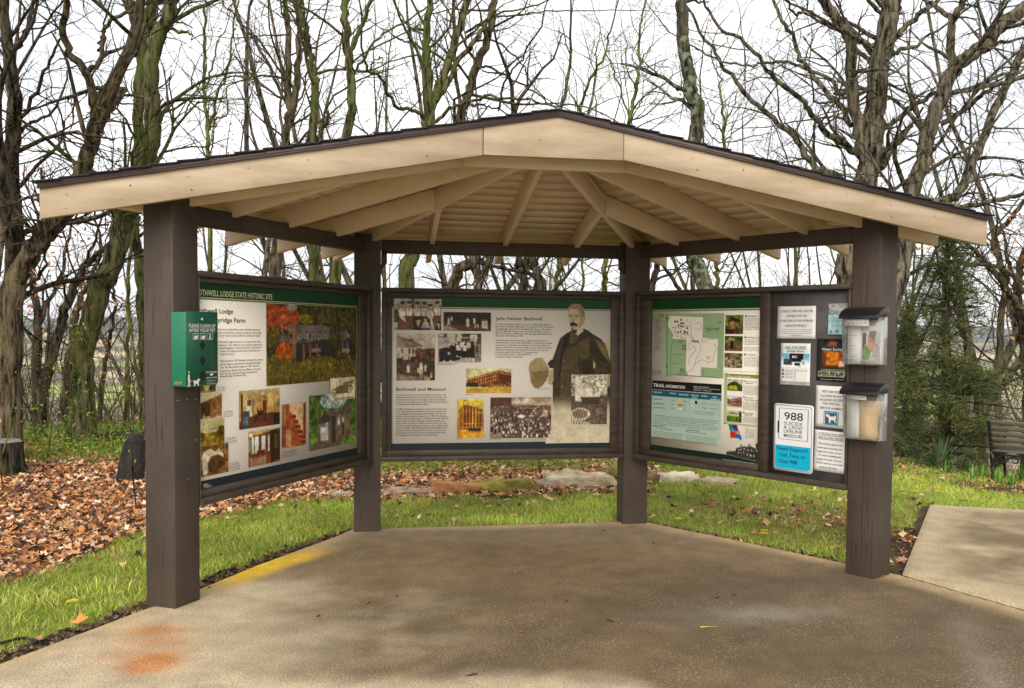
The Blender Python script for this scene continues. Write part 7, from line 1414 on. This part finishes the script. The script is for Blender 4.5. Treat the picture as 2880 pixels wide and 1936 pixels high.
c = at_depth(2545, 1180, 17.5); cedar(c[0], c[1], 3.6, .8, 'smaller cedar half hidden behind the front right post', 6)
def blades(g, n, c, L, w, spread, cols, droop=.6, root=None, name='leaves', mat=None):
    V = []; Fq = []; C_ = []; k = 0
    for i in range(n):
        a_ = g.uniform(0, 6.283); el = g.uniform(*spread); l_ = L * g.uniform(.65, 1.1); d = np.array([math.cos(a_) * math.cos(el), math.sin(a_) * math.cos(el), math.sin(el)]); s = np.array([-math.sin(a_), math.cos(a_), 0]); m = 5
        col = cols[g.integers(len(cols))] * g.uniform(.8, 1.2)
        for j in range(m): t = j / (m - 1); p = c + d * l_ * t + np.array([0, 0, -droop * l_ * t ** 2.4 * math.cos(el)]) + np.array([math.cos(a_), math.sin(a_), 0]) * .01; ww = w * (1 - t ** 2) * .5 + .0008; V += [p - s * ww, p + np.array([0, 0, -ww * .4]), p + s * ww]; C_ += [col] * 3
        for j in range(m - 1): b = k + j * 3; Fq += [(b, b + 1, b + 4, b + 3), (b + 1, b + 2, b + 5, b + 4)]
        k += m * 3
    return obj(name, np.array(V), Fq, mat or M['blade'], root, True, np.array(C_))
M['blade'] = tint_mat('green_blades', .55, .25, trans=.3)
g = np.random.default_rng(12)
c = at_depth(2640, 1246, 13.6); c[2] = float(terrain(c[0], c[1])); yu = thing('yucca', tuple(c), 'spiky grey green yucca clump on the lawn in front of the cedar', 'yucca'); blades(g, 130, c, .62, .035, (.12, 1.45), [lin((104, 134, 92)), lin((84, 112, 76)), lin((128, 150, 104))], .25, yu)
c = np.array([1.1, 3.9, float(terrain(1.1, 3.9))]); yu = thing('leafy_clump', tuple(c), 'clump of grassy green leaves behind the rocks below the centre panel', 'plant'); blades(g, 90, c, .45, .018, (.4, 1.4), [lin((96, 150, 50)), lin((120, 168, 60))], .6, yu)
DAFL = [lin((112, 160, 62)), lin((90, 140, 52)), lin((136, 176, 84))]
for i, (px, py) in enumerate(((2655, 1335), (2700, 1325), (2718, 1332), (2762, 1345), (2705, 1300), (2812, 1362), (2800, 1352), (2845, 1370), (2872, 1350), (2640, 1322), (2735, 1352))):
    r = ray(px, py); t = 1.0
    for _ in range(30): p = CAM + r * t; gz = float(terrain(p[0], p[1])); t += (gz - p[2]) / r[2]
    p = CAM + r * t; dl = thing('daffodil_clump', tuple(p), 'clump of upright strap leaves on the lawn by the bench', 'plant', 'leaf clumps by the bench'); blades(g, 11 + i % 4, p, .26, .022, (1.0, 1.5), DAFL, .35, dl)
# dandelions
M['yellow'] = plain('dandelion_yellow', lin((236, 196, 20)), .7)
def ground_hit(px, py):
    r = ray(px, py); t = 5.
    for _ in range(40): p = CAM + r * t; gz = float(terrain(p[0], p[1])); t += (gz - p[2]) / r[2] * .9
    return CAM + r * t
first = None
for i, (px, py) in enumerate(((204, 1725), (2149, 1515), (2148, 1523), (1444, 1470), (1678, 1382), (2638, 1396), (2642, 1388), (2543, 1405), (2572, 1398), (2760, 1385), (2766, 1394), (2596, 1378), (2283, 1396), (2690, 1276), (2746, 1342), (2578, 1360), (1908, 1480))):
    p = ground_hit(px, py + 8)
    if first is None:
        rt = thing('dandelion', (0, 0, 0), 'x', 'flower'); mb = MB(); mb.tube([(0, 0, -.02), (.004, 0, .025), (.003, .002, .055)], [.002, .0018, .0018], 5); mb.build('stem', M['blade'], rt, colors=None)
        st_ = rt.children[0]; st_.data.color_attributes.new('tint', 'FLOAT_COLOR', 'POINT').data.foreach_set('color', np.tile([.15, .3, .05, 1], len(st_.data.vertices)).astype(np.float32))
        mb = MB(); gg = np.random.default_rng(1)
        for a_ in np.arange(34): an = a_ * 2.4; rr = .004 + .014 * math.sqrt(a_ / 34); cx_, cy_ = rr * math.cos(an), rr * math.sin(an); mb.add([(cx_ * .3, cy_ * .3, .056), (cx_ * 1.2 - cy_ * .25, cy_ * 1.2 + cx_ * .25, .062 - rr * .3), (cx_ * 1.25 + cy_ * .25, cy_ * 1.25 - cx_ * .25, .062 - rr * .3)], [(0, 1, 2)])
        mb.build('flower_head', M['yellow'], rt); first = rt; o = rt
    else:
        o = first.copy(); COL.objects.link(o)
        for ch in first.children: c = ch.copy(); COL.objects.link(c); c.parent = o
    o.location = p; o.rotation_euler = (0, 0, i * 1.3); o.scale = (1.5,) * 3
    o['label'] = 'yellow dandelion beside the soil edge of the pavement, front left' if i == 0 else 'yellow dandelion in the lawn behind the shelter'
    if i: o['group'] = 'dandelions in the lawn'
    else: del_ = None

# ------------------------------------------------------------------ litter, grass, weeds
def on_ground(x, y): return ~(inpoly(x, y, SLAB1) | inpoly(x, y, SLAB2))
def leaf_templates(g, n=6):
    T = []
    for i in range(n):
        m = 16; a = np.arange(m) / m * 2 * np.pi; lob = 1 + .32 * np.cos(a * (5 if i % 2 else 4) + g.uniform(0, 6)) + g.normal(size=m) * .06
        x = np.cos(a) * .5 * lob; y = np.sin(a) * .34 * lob; cu = g.uniform(.3, 1.3); tw = g.uniform(-.6, .6)
        V = np.c_[x, y, cu * y * y * 1.6 + .4 * cu * x * x * (1 if i % 3 else -1) + tw * x * y + g.normal(size=m) * .03]; V = np.vstack([V, [[0, 0, .0]]]); T.append((V, np.array([[m, k, (k + 1) % m] for k in range(m)])))
    return T
def litter(name, x, y, size, cols, seed, lift=.02, kind='stuff'):
    g = np.random.default_rng(seed); T = leaf_templates(g); n = len(x); Vs, Fs, Cs, k = [], [], [], 0; which = g.integers(len(T), size=n); z = terrain(x, y)
    for ti, (TV_, TF) in enumerate(T):
        q = which == ti; m = q.sum()
        if not m: continue
        a, b, c = g.uniform(0, 6.283, m), g.normal(0, .42, m), g.normal(0, .42, m); s = size * g.uniform(.6, 1.25, m)
        ca, sa, cb, sb, cc, sc_ = np.cos(a), np.sin(a), np.cos(b), np.sin(b), np.cos(c), np.sin(c); O_ = np.zeros(m)
        Rz = np.stack([ca, -sa, O_, sa, ca, O_, O_, O_, O_ + 1], -1).reshape(m, 3, 3); Rx = np.stack([O_ + 1, O_, O_, O_, cb, -sb, O_, sb, cb], -1).reshape(m, 3, 3); Ry = np.stack([cc, O_, sc_, O_, O_ + 1, O_, -sc_, O_, cc], -1).reshape(m, 3, 3)
        V = np.einsum('mij,vj->mvi', Rz @ Rx @ Ry, TV_) * s[:, None, None] + np.stack([x[q], y[q], z[q] + lift * g.uniform(.2, 1.6, m)], -1)[:, None]
        nv = len(TV_); Fs.append((TF[None] + (np.arange(m) * nv)[:, None, None] + k).reshape(-1, 3)); Vs.append(V.reshape(-1, 3)); C_ = np.array(cols)[g.integers(len(cols), size=m)] * g.uniform(.75, 1.25, m)[:, None]; Cs.append(np.repeat(C_, nv, 0)); k += m * nv
    o = obj(name, np.concatenate(Vs), np.concatenate(Fs), M['leafmat'], None, False, np.concatenate(Cs)); tag(o, kind=kind); return o
LC = [lin(c) * 1.1 for c in ((216, 168, 124), (202, 144, 96), (178, 118, 76), (224, 188, 150), (156, 110, 82), (210, 146, 82), (116, 84, 64), (228, 202, 170), (184, 142, 120), (84, 60, 48), (62, 46, 38))]
g = np.random.default_rng(40)
def scatter(n, x0, x1, y0, y1, dens, seed):
    g = np.random.default_rng(seed); x = g.uniform(x0, x1, n); y = g.uniform(y0, y1, n); k = on_ground(x, y) & (g.random(n) < dens(x, y)); return x[k], y[k]
def seen(x, y, m=.5): # keep what lies in front of the camera, with a margin for a step to the side
    v = (np.stack([x, y, 0 * x], -1) - CAM) @ RM.T; return (v[:, 1] > 1) & (np.abs(v[:, 0]) < v[:, 1] * .62 + 1.5)
def near_f(x, y): return 1 / (1 + ((np.hypot(x - CAM[0], y - CAM[1]) - 4) / 6.) ** 2)
x, y = scatter(125000, -9, 4, -4, 7.5, lambda x, y: leafness(x, y) * (.35 + .65 * near_f(x, y)) * (1 - .35 * sst(4.4, 6.5, y)) * (1 - .75 * sst(-.5, 1.5, x) * sst(3.0, 4.2, y)), 41); k = seen(x, y); litter('leaf_litter', x[k], y[k], .060, LC, 42, .022)
x, y = scatter(60000, -6, 12, -3, 12, lambda x, y: np.clip(patches(x, y) * .34 + .020 + .16 * np.exp(-((y - np.interp(x, BX, BY)) / .45) ** 2), 0, 1) * (1 - .7 * leafness(x, y)), 43); k = seen(x, y); litter('scattered_leaves', x[k], y[k], .058, LC, 44, .03)
# mulch and small twigs along the pavement edge
x, y = scatter(160000, -6, 5, -5, 1.5, lambda x, y: (edge_dist(x, y, SLAB1) < .16 - .08 * sst(-.6, .2, y)) * (.30 + .5 * (x < -1.2)) + .25 * bare(x, y) * (x > 2), 45); k = seen(x, y)
litter('mulch', x[k], y[k], .030, [lin(c) for c in ((70, 54, 44), (92, 74, 60), (52, 42, 36), (120, 96, 74), (150, 124, 100))], 46, .008)
def grass(name, x, y, L, w, cols, seed, bend=.5):
    g = np.random.default_rng(seed); n = len(x); z = terrain(x, y); a = g.uniform(0, 6.283, n); cl = .5 + .5 * np.sin(x * 7.3 + 2 * np.sin(y * 5.1)) * np.sin(y * 6.7 + 1.5 * np.sin(x * 4.3)); l_ = L * g.uniform(.45, 1.2, n) * (.62 + .75 * cl); el = g.uniform(.75, 1.5, n); d = np.stack([np.cos(a) * np.cos(el), np.sin(a) * np.cos(el), np.sin(el)], -1); b = g.uniform(0, 6.283, n); s = np.stack([np.cos(b), np.sin(b), 0 * b], -1) * (w * g.uniform(.7, 1.3, n))[:, None] / 2
    p0 = np.stack([x, y, z - .005], -1); p1 = p0 + d * l_[:, None] * .55; p2 = p0 + d * l_[:, None] + np.stack([np.cos(a) * l_ * bend * .5, np.sin(a) * l_ * bend * .5, -l_ * bend * .22], -1)
    V = np.stack([p0 - s, p0 + s, p1 + s * .8, p1 - s * .8, p2], 1).reshape(-1, 3); k = np.arange(n)[:, None] * 5
    C_ = np.array(cols)[g.integers(len(cols), size=n)] * (g.uniform(.72, 1.25, n) * (.86 + .3 * cl) * (1 + .24 * np.sin(x * 3 + 2 * np.sin(y * 2)) * np.cos(y * 2.7)))[:, None]
    o = obj(name, V, [k + np.array([[0, 1, 2, 3]]), k + np.array([[3, 2, 4]])], M['blade'], None, False, np.repeat(C_, 5, 0)); tag(o, kind='stuff'); return o
GC = [lin(c) * 1.12 for c in ((156, 178, 54), (132, 160, 44), (180, 192, 82), (106, 136, 42), (206, 192, 128), (144, 170, 58), (190, 170, 112), (160, 180, 66), (118, 142, 56))]
def gd(x, y): return (.45 + .55 * sst(-.5, .35, np.sin(x * 2.9 + 1.7 * np.sin(y * 2.2)) * np.cos(y * 3.3 + x) + .5 * np.sin(x * 9 + y * 7))) * np.clip((1 - leafness(x, y)) * (1 - .75 * np.clip(patches(x, y), 0, 1)) * (1 - np.clip(bare(x, y) * 1.2, 0, 1)), 0, 1) * (np.minimum(edge_dist(x, y, SLAB1), edge_dist(x, y, SLAB2)) > .07 + .05 * wob(x, y, 2) + .10 * (x < -1.3))
x, y = scatter(520000, -6, 5, -5, 3.4, gd, 47); k = seen(x, y) & (y < 3.2); grass('lawn_grass', x[k], y[k], .062, .0042, GC, 48)
x, y = scatter(330000, 1, 16, 1.5, 13, lambda x, y: gd(x, y) * ((y > 3.2) | (x > 5)), 49); k = seen(x, y); grass('far_lawn_grass', x[k], y[k], .075, .0085, GC, 50)
# weeds / ground cover behind the litter
WC = [lin(c) for c in ((128, 160, 52), (108, 140, 46), (150, 178, 70), (92, 118, 46), (150, 140, 84))]
def wd(x, y): return np.clip(sst(2.5, 3.2, y + .5 * wob(x, y) - 1.5 * sst(-1.5, -2.6, x)) * (x < 2.6) * (.35 + .65 * (np.sin(x * 2.3 + 1.1) * np.sin(y * 1.7 + x) > -.35)), 0, 1) * .9
x, y = scatter(26000, -8, 3, 2.0, 8.5, wd, 51); g = np.random.default_rng(52); zz = terrain(x, y); hh = g.uniform(.02, .24, len(x)); cen = np.stack([x, y, zz + hh], -1)
V, Fq, C_ = clusters(g, cen, 42000, .035, .022, WC); o = obj('ground_cover_weeds', V, Fq, M['leafmat'], None, False, C_); tag(o, kind='stuff')
x, y = scatter(60000, -8, 3, 2.0, 8.5, wd, 53); grass('wild_grass', x, y, .15, .006, WC + [lin((176, 160, 104))], 54)
# ------------------------------------------------------------------ rocks, stumps, log, bench, debris
def rock(name, px, py, w, h, dp, c1, c2, label, seed, moss=None, yaw=0.):
    g = np.random.default_rng(seed); p = ground_hit(px, py); n, m = 22, 12; V = []
    ph = g.uniform(0, 6, 12); cz, sz = math.cos(yaw), math.sin(yaw)
    for j in range(m + 1):
        el = -.35 + (math.pi / 2 + .35) * j / m
        for i in range(n):
            a = 2 * math.pi * i / n; ce = math.cos(el); X_, Y_, Z_ = math.cos(a) * ce, math.sin(a) * ce, math.sin(el)
            X_ = math.copysign(abs(X_) ** .62, X_); Y_ = math.copysign(abs(Y_) ** .7, Y_); Z_ = math.copysign(abs(Z_) ** .55, Z_)
            k = 1 + .13 * math.sin(3 * X_ + ph[0]) * math.sin(4 * Y_ + ph[1]) + .08 * math.sin(9 * X_ + ph[2] + 3 * Z_) + .06 * math.sin(11 * Y_ + ph[3]) + g.normal() * .03; Z_ = min(Z_, .80 + .10 * math.sin(2.2 * X_ + ph[4]) + .05 * math.sin(7 * Y_ + ph[5]) + .03 * math.sin(13 * X_))
            xx, yy = X_ * w / 2 * k, Y_ * dp / 2 * k; V.append((p[0] + xx * cz - yy * sz, p[1] + dp * .5 + xx * sz + yy * cz, p[2] + Z_ * h * k))
    Fc = [(j * n + i, j * n + (i + 1) % n, (j + 1) * n + (i + 1) % n, (j + 1) * n + i) for j in range(m) for i in range(n)]
    mt = noise_mat('stone', lin(c1), lin(c2), 7, (1, 1, 1.6), .9, .8, 24, .02, c3=lin(moss) if moss else None)
    me_o = obj(name, np.array(V), Fc, mt, None, True); tag(me_o, label, 'rock', 'flat stones edging the leaf bed'); return me_o
ST = (('flat grey edging stone by the back left post', 1065, 1397, .40, .05, .25, (120, 104, 84), (160, 144, 116), None), ('long sandy edging stone below the left of the centre panel', 1150, 1398, .48, .06, .3, (134, 112, 88), (182, 160, 130), None), ('orange brown edging stone beside the mossy one', 1292, 1393, .55, .12, .3, (130, 82, 46), (186, 134, 84), None),
      ('yellow mossy domed edging stone in the middle of the row', 1437, 1390, .62, .13, .36, (120, 106, 46), (168, 150, 80), (140, 132, 56)), ('small reddish stone right of the mossy one', 1512, 1384, .16, .07, .15, (130, 76, 52), (176, 120, 88), None), ('low greyish pink stone left of the big pale slab', 1552, 1378, .24, .09, .25, (140, 118, 104), (180, 160, 144), None),
      ('largest pale cream slab in the row of stones', 1642, 1376, .76, .15, .42, (168, 148, 112), (216, 200, 164), None), ('mossy brown block beside the back right post', 1738, 1350, .26, .12, .25, (110, 96, 56), (150, 132, 84), (120, 112, 56)), ('dark brown block right of the back right post', 1846, 1360, .34, .11, .25, (98, 78, 52), (140, 116, 82), None),
      ('long white flat stone under the map panel', 1912, 1360, .52, .10, .3, (186, 170, 140), (224, 210, 182), None), ('pale narrow stone at the right end of the row', 2035, 1366, .40, .07, .22, (150, 132, 106), (196, 178, 148), None), ('small grey stone at the left end of the row, by the leaves', 960, 1400, .2, .05, .16, (140, 128, 110), (178, 166, 146), None))
for i, (lab, px, py, w, h, dp, c1, c2, ms) in enumerate(ST): rock('edging_stone', px, py, w, h, dp, c1, c2, lab, 60 + i, ms, .15 * math.sin(i * 3))
# black hollow stump and left stump, log
def stump(px, py, r, h, lab, mat, seed, lean=0, top=None):
    g = np.random.default_rng(seed); p = ground_hit(px, py); n = 22; V = []; ph = g.uniform(0, 6, 4); rows = 8; th = thing('stump', tuple(p), lab, 'stump')
    for j in range(rows + 1):
        t = j / rows
        for i in range(n): a = 2 * math.pi * i / n; k = 1 + .09 * math.sin(3 * a + ph[0]) + .05 * math.sin(7 * a + ph[1]) - (.22 * t ** 4 if 'charred' in lab else 0) + (.12 if 'charred' in lab else .35) * (1 - t) ** 4 * (1 + .5 * math.sin(5 * a + ph[2])); V.append((p[0] + math.cos(a) * r * k + lean * t, p[1] + math.sin(a) * r * k, p[2] - .05 + (h + .05) * t + (.06 * math.sin(a * 2 + ph[3]) * t * (top or 0))))
    Fc = [(j * n + i, j * n + (i + 1) % n, (j + 1) * n + (i + 1) % n, (j + 1) * n + i) for j in range(rows) for i in range(n)]
    obj('bark', np.array(V), Fc, mat, th, True)
    V2 = [V[rows * n + i] for i in range(n)]; c = np.mean(V2, 0); ch_ = 'charred' in lab; V3 = [tuple(c + (np.array(v) - c) * .98 + np.array([0, 0, .003])) for v in V2] + [tuple(c + (np.array(v) - c) * .55 + np.array([0, 0, .07 if ch_ else .015])) for v in V2] + [tuple(c + np.array([0, 0, .10 if ch_ else .01]))]
    Fc = [(i, (i + 1) % n, n + (i + 1) % n, n + i) for i in range(n)] + [(n + i, n + (i + 1) % n, 2 * n) for i in range(n)]; obj('cut_face', np.array(V3), Fc, noise_mat('weathered_cut_wood', lin((96, 90, 84)), lin((140, 134, 126)), 20, rough=.9) if not ch_ else mat, th, ch_)
M['char'] = noise_mat('charred_wood', (.010, .009, .008), (.035, .03, .027), 12, (1, 1, .3), .85, .9, 30, .02)
stump(366, 1352, .125, .40, 'black charred stump standing in the leaves left of the front left post', M['char'], 5, .06, 0)
stump(-8, 1336, .26, .36, 'brown cut stump with a grey top at the left edge of the leaves', BK['dark'], 6)
def log_(pts, r, lab, kind, name='log', cat='log'):
    P = np.array([ground_hit(a, b) + np.array([0, 0, c]) for a, b, c in pts]); P, R = smooth_path(P, np.full(len(P), r), 5); P += np.random.default_rng(3).normal(size=P.shape) * r * .12; mb = MB(); mb.tube(P, R * (1 + .1 * np.sin(np.arange(len(R)))), 9)
    o = mb.build(name, BK[kind], None, smooth=True); tag(o, lab, cat); return o
log_([(235, 1262, .10), (300, 1258, .14), (410, 1256, .12)], .07, 'dark fallen log lying behind the black stump', 'dark')
log_([(-60, 1838, .02), (60, 1812, .03), (120, 1822, .02)], .008, 'thin dark stick lying in the mulch at the lower left', 'dark', 'stick', 'stick')
log_([(575, 1640, .01), (620, 1616, .02), (662, 1606, .015)], .006, 'curved brown stick in the mulch right of the front left post', 'brown', 'stick', 'stick')
log_([(-30, 1440, .03), (60, 1408, .16), (112, 1388, .28)], .006, 'grey twig rising out of the leaves at the left edge', 'brown', 'stick', 'stick')
# debris lying on the pavement
def slab_hit(px, py): r = ray(px, py); t = -CAM[2] / r[2]; return CAM + r * t
DB = [lin((60, 40, 28)), lin((140, 82, 44)), lin((46, 36, 30))]
for i, (px, py, L, a_, c) in enumerate(((1327, 1901, .055, .1, 0), (1715, 1748, .04, 2.6, 0), (1580, 1774, .022, 1.2, 1), (1732, 1629, .03, .3, 1), (1592, 1694, .02, .5, 2), (1036, 1698, .025, .4, 0), (1116, 1680, .02, 1., 2), (1470, 1779, .025, .1, 1), (2420, 1619, .03, .2, 1), (2484, 1623, .035, .1, 1), (588, 1655, .022, .4, 1), (1838, 1529, .022, 2.7, 0), (1698, 1493, .02, 2.8, 0), (2065, 1676, .025, 1.1, 2), (2016, 1684, .03, .2, 0), (1837, 1544, .02, .4, 1), (836, 1544, .02, .2, 0), (895, 1735, .02, .3, 2), (2315, 1590, .025, .5, 1))):
    p = slab_hit(px, py); mb = MB(); d = np.array([math.cos(a_), math.sin(a_), 0]) * L / 2; mb.tube([p - d + [0, 0, .003], p + [0, 0, .006], p + d * .6 + [0, .004, .007], p + d + [0, 0, .004]], [.002, .0045, .004, .0015], 6)
    o = mb.build('bark_chip', plain('chip', DB[c]), None); tag(o, 'small brown bark chip lying on the wet pavement', 'debris', 'bark chips on the pavement')
p = slab_hit(1970, 1766); q = slab_hit(2020, 1764); mb = MB(); mb.tube([p + [0, 0, .003], (p + q) / 2 + [0, 0, .005], q + [0, 0, .003]], [.0045, .0015, .001], 6); o = mb.build('catkin', plain('catkin_yellow', lin((190, 180, 50))), None); tag(o, 'thin yellow catkin with its stalk on the pavement near the right post', 'debris')
# park bench
BA = math.radians(126); b0 = ground_hit(2792, 1350); b0 = b0 - rz(BA) @ np.array([1.16, 0.02, 0]); b0[2] += .0      # the bench looks towards the lower right
bench = thing('park_bench', tuple(b0), 'park bench with grey slats and black cast iron scroll ends at the right edge', 'bench'); RB = rz(BA)
def bw(x, y, z): return b0 + RB @ np.array([x, y, z])
iron = plain('black_cast_iron', (.010, .010, .011), .5, .0); slat = noise_mat('weathered_slat', lin((92, 88, 76)), lin((124, 118, 102)), 8, (1, 12, 12), .8, .5, 30, .004)
def arc(pts, rad, mb, n=8):
    rad = rad * 1.5; P, R = smooth_path(np.array(pts), np.full(len(pts), rad), n); mb.tube([bw(*p) for p in P], R, 6)
for ex in (0.04, 1.16):
    mb = MB()
    arc([(ex, .02, .0), (ex, .05, .18), (ex, .12, .34), (ex, .10, .42)], .013, mb); arc([(ex, -.50, 0), (ex, -.46, .16), (ex, -.40, .32), (ex, -.44, .42)], .013, mb)   # rear / front leg
    arc([(ex, .10, .40), (ex, -.1, .36), (ex, -.30, .37), (ex, -.46, .43)], .013, mb); arc([(ex, .10, .40), (ex, .16, .58), (ex, .24, .80), (ex, .26, .84)], .013, mb)
    arc([(ex, .18, .64), (ex, -.1, .63), (ex, -.36, .64), (ex, -.47, .58), (ex, -.42, .52), (ex, -.40, .57)], .012, mb); arc([(ex, -.44, .43), (ex, -.46, .52), (ex, -.44, .62)], .011, mb)
    for cx_, cz_, rr in ((-.34, .25, .055), (.03, .24, .055), (-.25, .30, .04), (-.08, .30, .04), (-.16, .22, .05), (-.25, .50, .06), (-.05, .50, .06), (-.15, .56, .04), (.12, .52, .045)):
        arc([(ex, cx_ + rr * math.cos(t), cz_ + rr * math.sin(t)) for t in np.linspace(0, 5.6, 9)], .007, mb, 3)
    arc([(ex, -.42, .2), (ex, -.16, .30), (ex, .05, .16)], .008, mb)
    mb.build('iron_end', iron, bench)
arc([(.08, .06, .20), (.3, .05, .34), (.6, .05, .26), (.9, .05, .34), (1.12, .06, .20)], .010, mb := MB()); arc([(.1, .06, .36), (.6, .05, .37), (1.1, .06, .36)], .009, mb)
for cx_ in np.linspace(.2, 1.0, 7): arc([(cx_ + .045 * math.cos(t), .055, .31 + .045 * math.sin(t)) for t in np.linspace(0, 5.6, 9)], .007, mb, 3)
mb.build('iron_apron', iron, bench)
for i in range(5):
    y_ = .06 - i * .105; mb = MB(); mb.box(bw(.6, y_, .405 + .006 * abs(i - 2)), (1.2, .075, .022), RB); mb.build('seat_slat', slat, bench, bevel=.003)
for i in range(5):
    t = i / 4; z_ = .50 + .32 * t; y_ = .125 + .11 * t; an = math.atan2(.11, .32); Rs_ = RB @ np.array([[1, 0, 0], [0, math.cos(-an), -math.sin(-an)], [0, math.sin(-an), math.cos(-an)]]); mb = MB(); mb.box(bw(.6, y_ - .016, z_), (1.2, .022, .060), Rs_); mb.build('back_slat', slat, bench, bevel=.003)
# second post edge seen at the right border of the photo
# staples on the left post below the dispenser
for (px, py) in ((500, 1127), (526, 1124), (550, 1124), (551, 1238), (529, 1348)):
    x0, y0, s = crop['px']; u, z = pan(0, 'px', px, py, HW + .002); mb = MB(); mb.tube([P3(0, u - .006, z, HW + .003), P3(0, u + .006, z + .001, HW + .003)], [.0014, .0014], 5); o = mb.build('staple', plain('staple_steel', (.75, .74, .72), .3, .6), shelter)

# nail heads and paint chips on the fascia, checks in the posts
nailm = plain('rusty_nail', lin((90, 66, 48)), .7); g = np.random.default_rng(91)
for x_ in list(np.arange(-2.6, 2.65, .31)):
    for dz_ in (.045, .115):
        if g.random() < .2: continue
        c = np.array([x_ + g.uniform(-.03, .03), YF - .0035, ztop(x_) - dz_]); mb = MB(); mb.tube([c, c + np.array([0, -.0012, 0])], [.0042, .0036], 8); mb.build('nail', nailm if g.random() < .4 else M['beige'], shelter)
def check(k_post, face, off, z0, z1, w, seed):
    """a drying crack: a thin dark wavering sliver let into the face of a post"""
    g = np.random.default_rng(seed); R_ = rz(PANG[k_post]); c = PP[k_post]; n = 16; mb = MB(); Lf = []; Rt = []
    for i in range(n + 1):
        t = i / n; z = z0 + (z1 - z0) * t; ww = w * math.sin(math.pi * t) ** .5 * g.uniform(.5, 1.2) / 2 + .0004; o_ = off + .004 * math.sin(5 * t + seed) + g.normal() * .0008
        for s_, A_ in ((-1, Lf), (1, Rt)):
            q = R_ @ (np.array([o_ + s_ * ww, -HW - .0009, 0]) if face == 'front' else np.array([-HW - .0009, o_ + s_ * ww, 0])); A_.append((c[0] + q[0], c[1] + q[1], z))
    mb.add(Lf + Rt, [(i, n + 1 + i, n + 2 + i, i + 1) for i in range(n)]); mb.build('check', M['hole'], shelter)
check(3, 'front', .012, .12, .50, .003, 1); check(3, 'front', .012, .48, 2.02, .0045, 2); check(3, 'front', -.055, .05, .32, .003, 3); check(3, 'front', .05, .3, .62, .0025, 8)
check(0, 'side', .02, .85, 1.25, .003, 4); check(0, 'side', -.02, .9, 1.02, .004, 5); check(0, 'side', .03, 1.5, 1.75, .0025, 6); check(1, 'front', .02, .6, 1.3, .0025, 7); check(2, 'front', -.01, .9, 1.4, .0025, 9)

hz = MB(); hz.box((0, -5.5, 25), (17400, 17400, 270)); HZ = bpy.data.materials.new('haze_air'); HZ.use_nodes = True; HZ.node_tree.nodes.clear()
ho = HZ.node_tree.nodes.new('ShaderNodeOutputMaterial'); hv = HZ.node_tree.nodes.new('ShaderNodeVolumePrincipled'); hv.inputs['Density'].default_value = 1.0e-4; hv.inputs['Color'].default_value = (.92, .95, 1, 1); hv.inputs['Anisotropy'].default_value = 0
HZ.node_tree.links.new(hv.outputs[0], ho.inputs['Volume']); hzo = hz.build('haze', HZ, None); tag(hzo, kind='stuff')
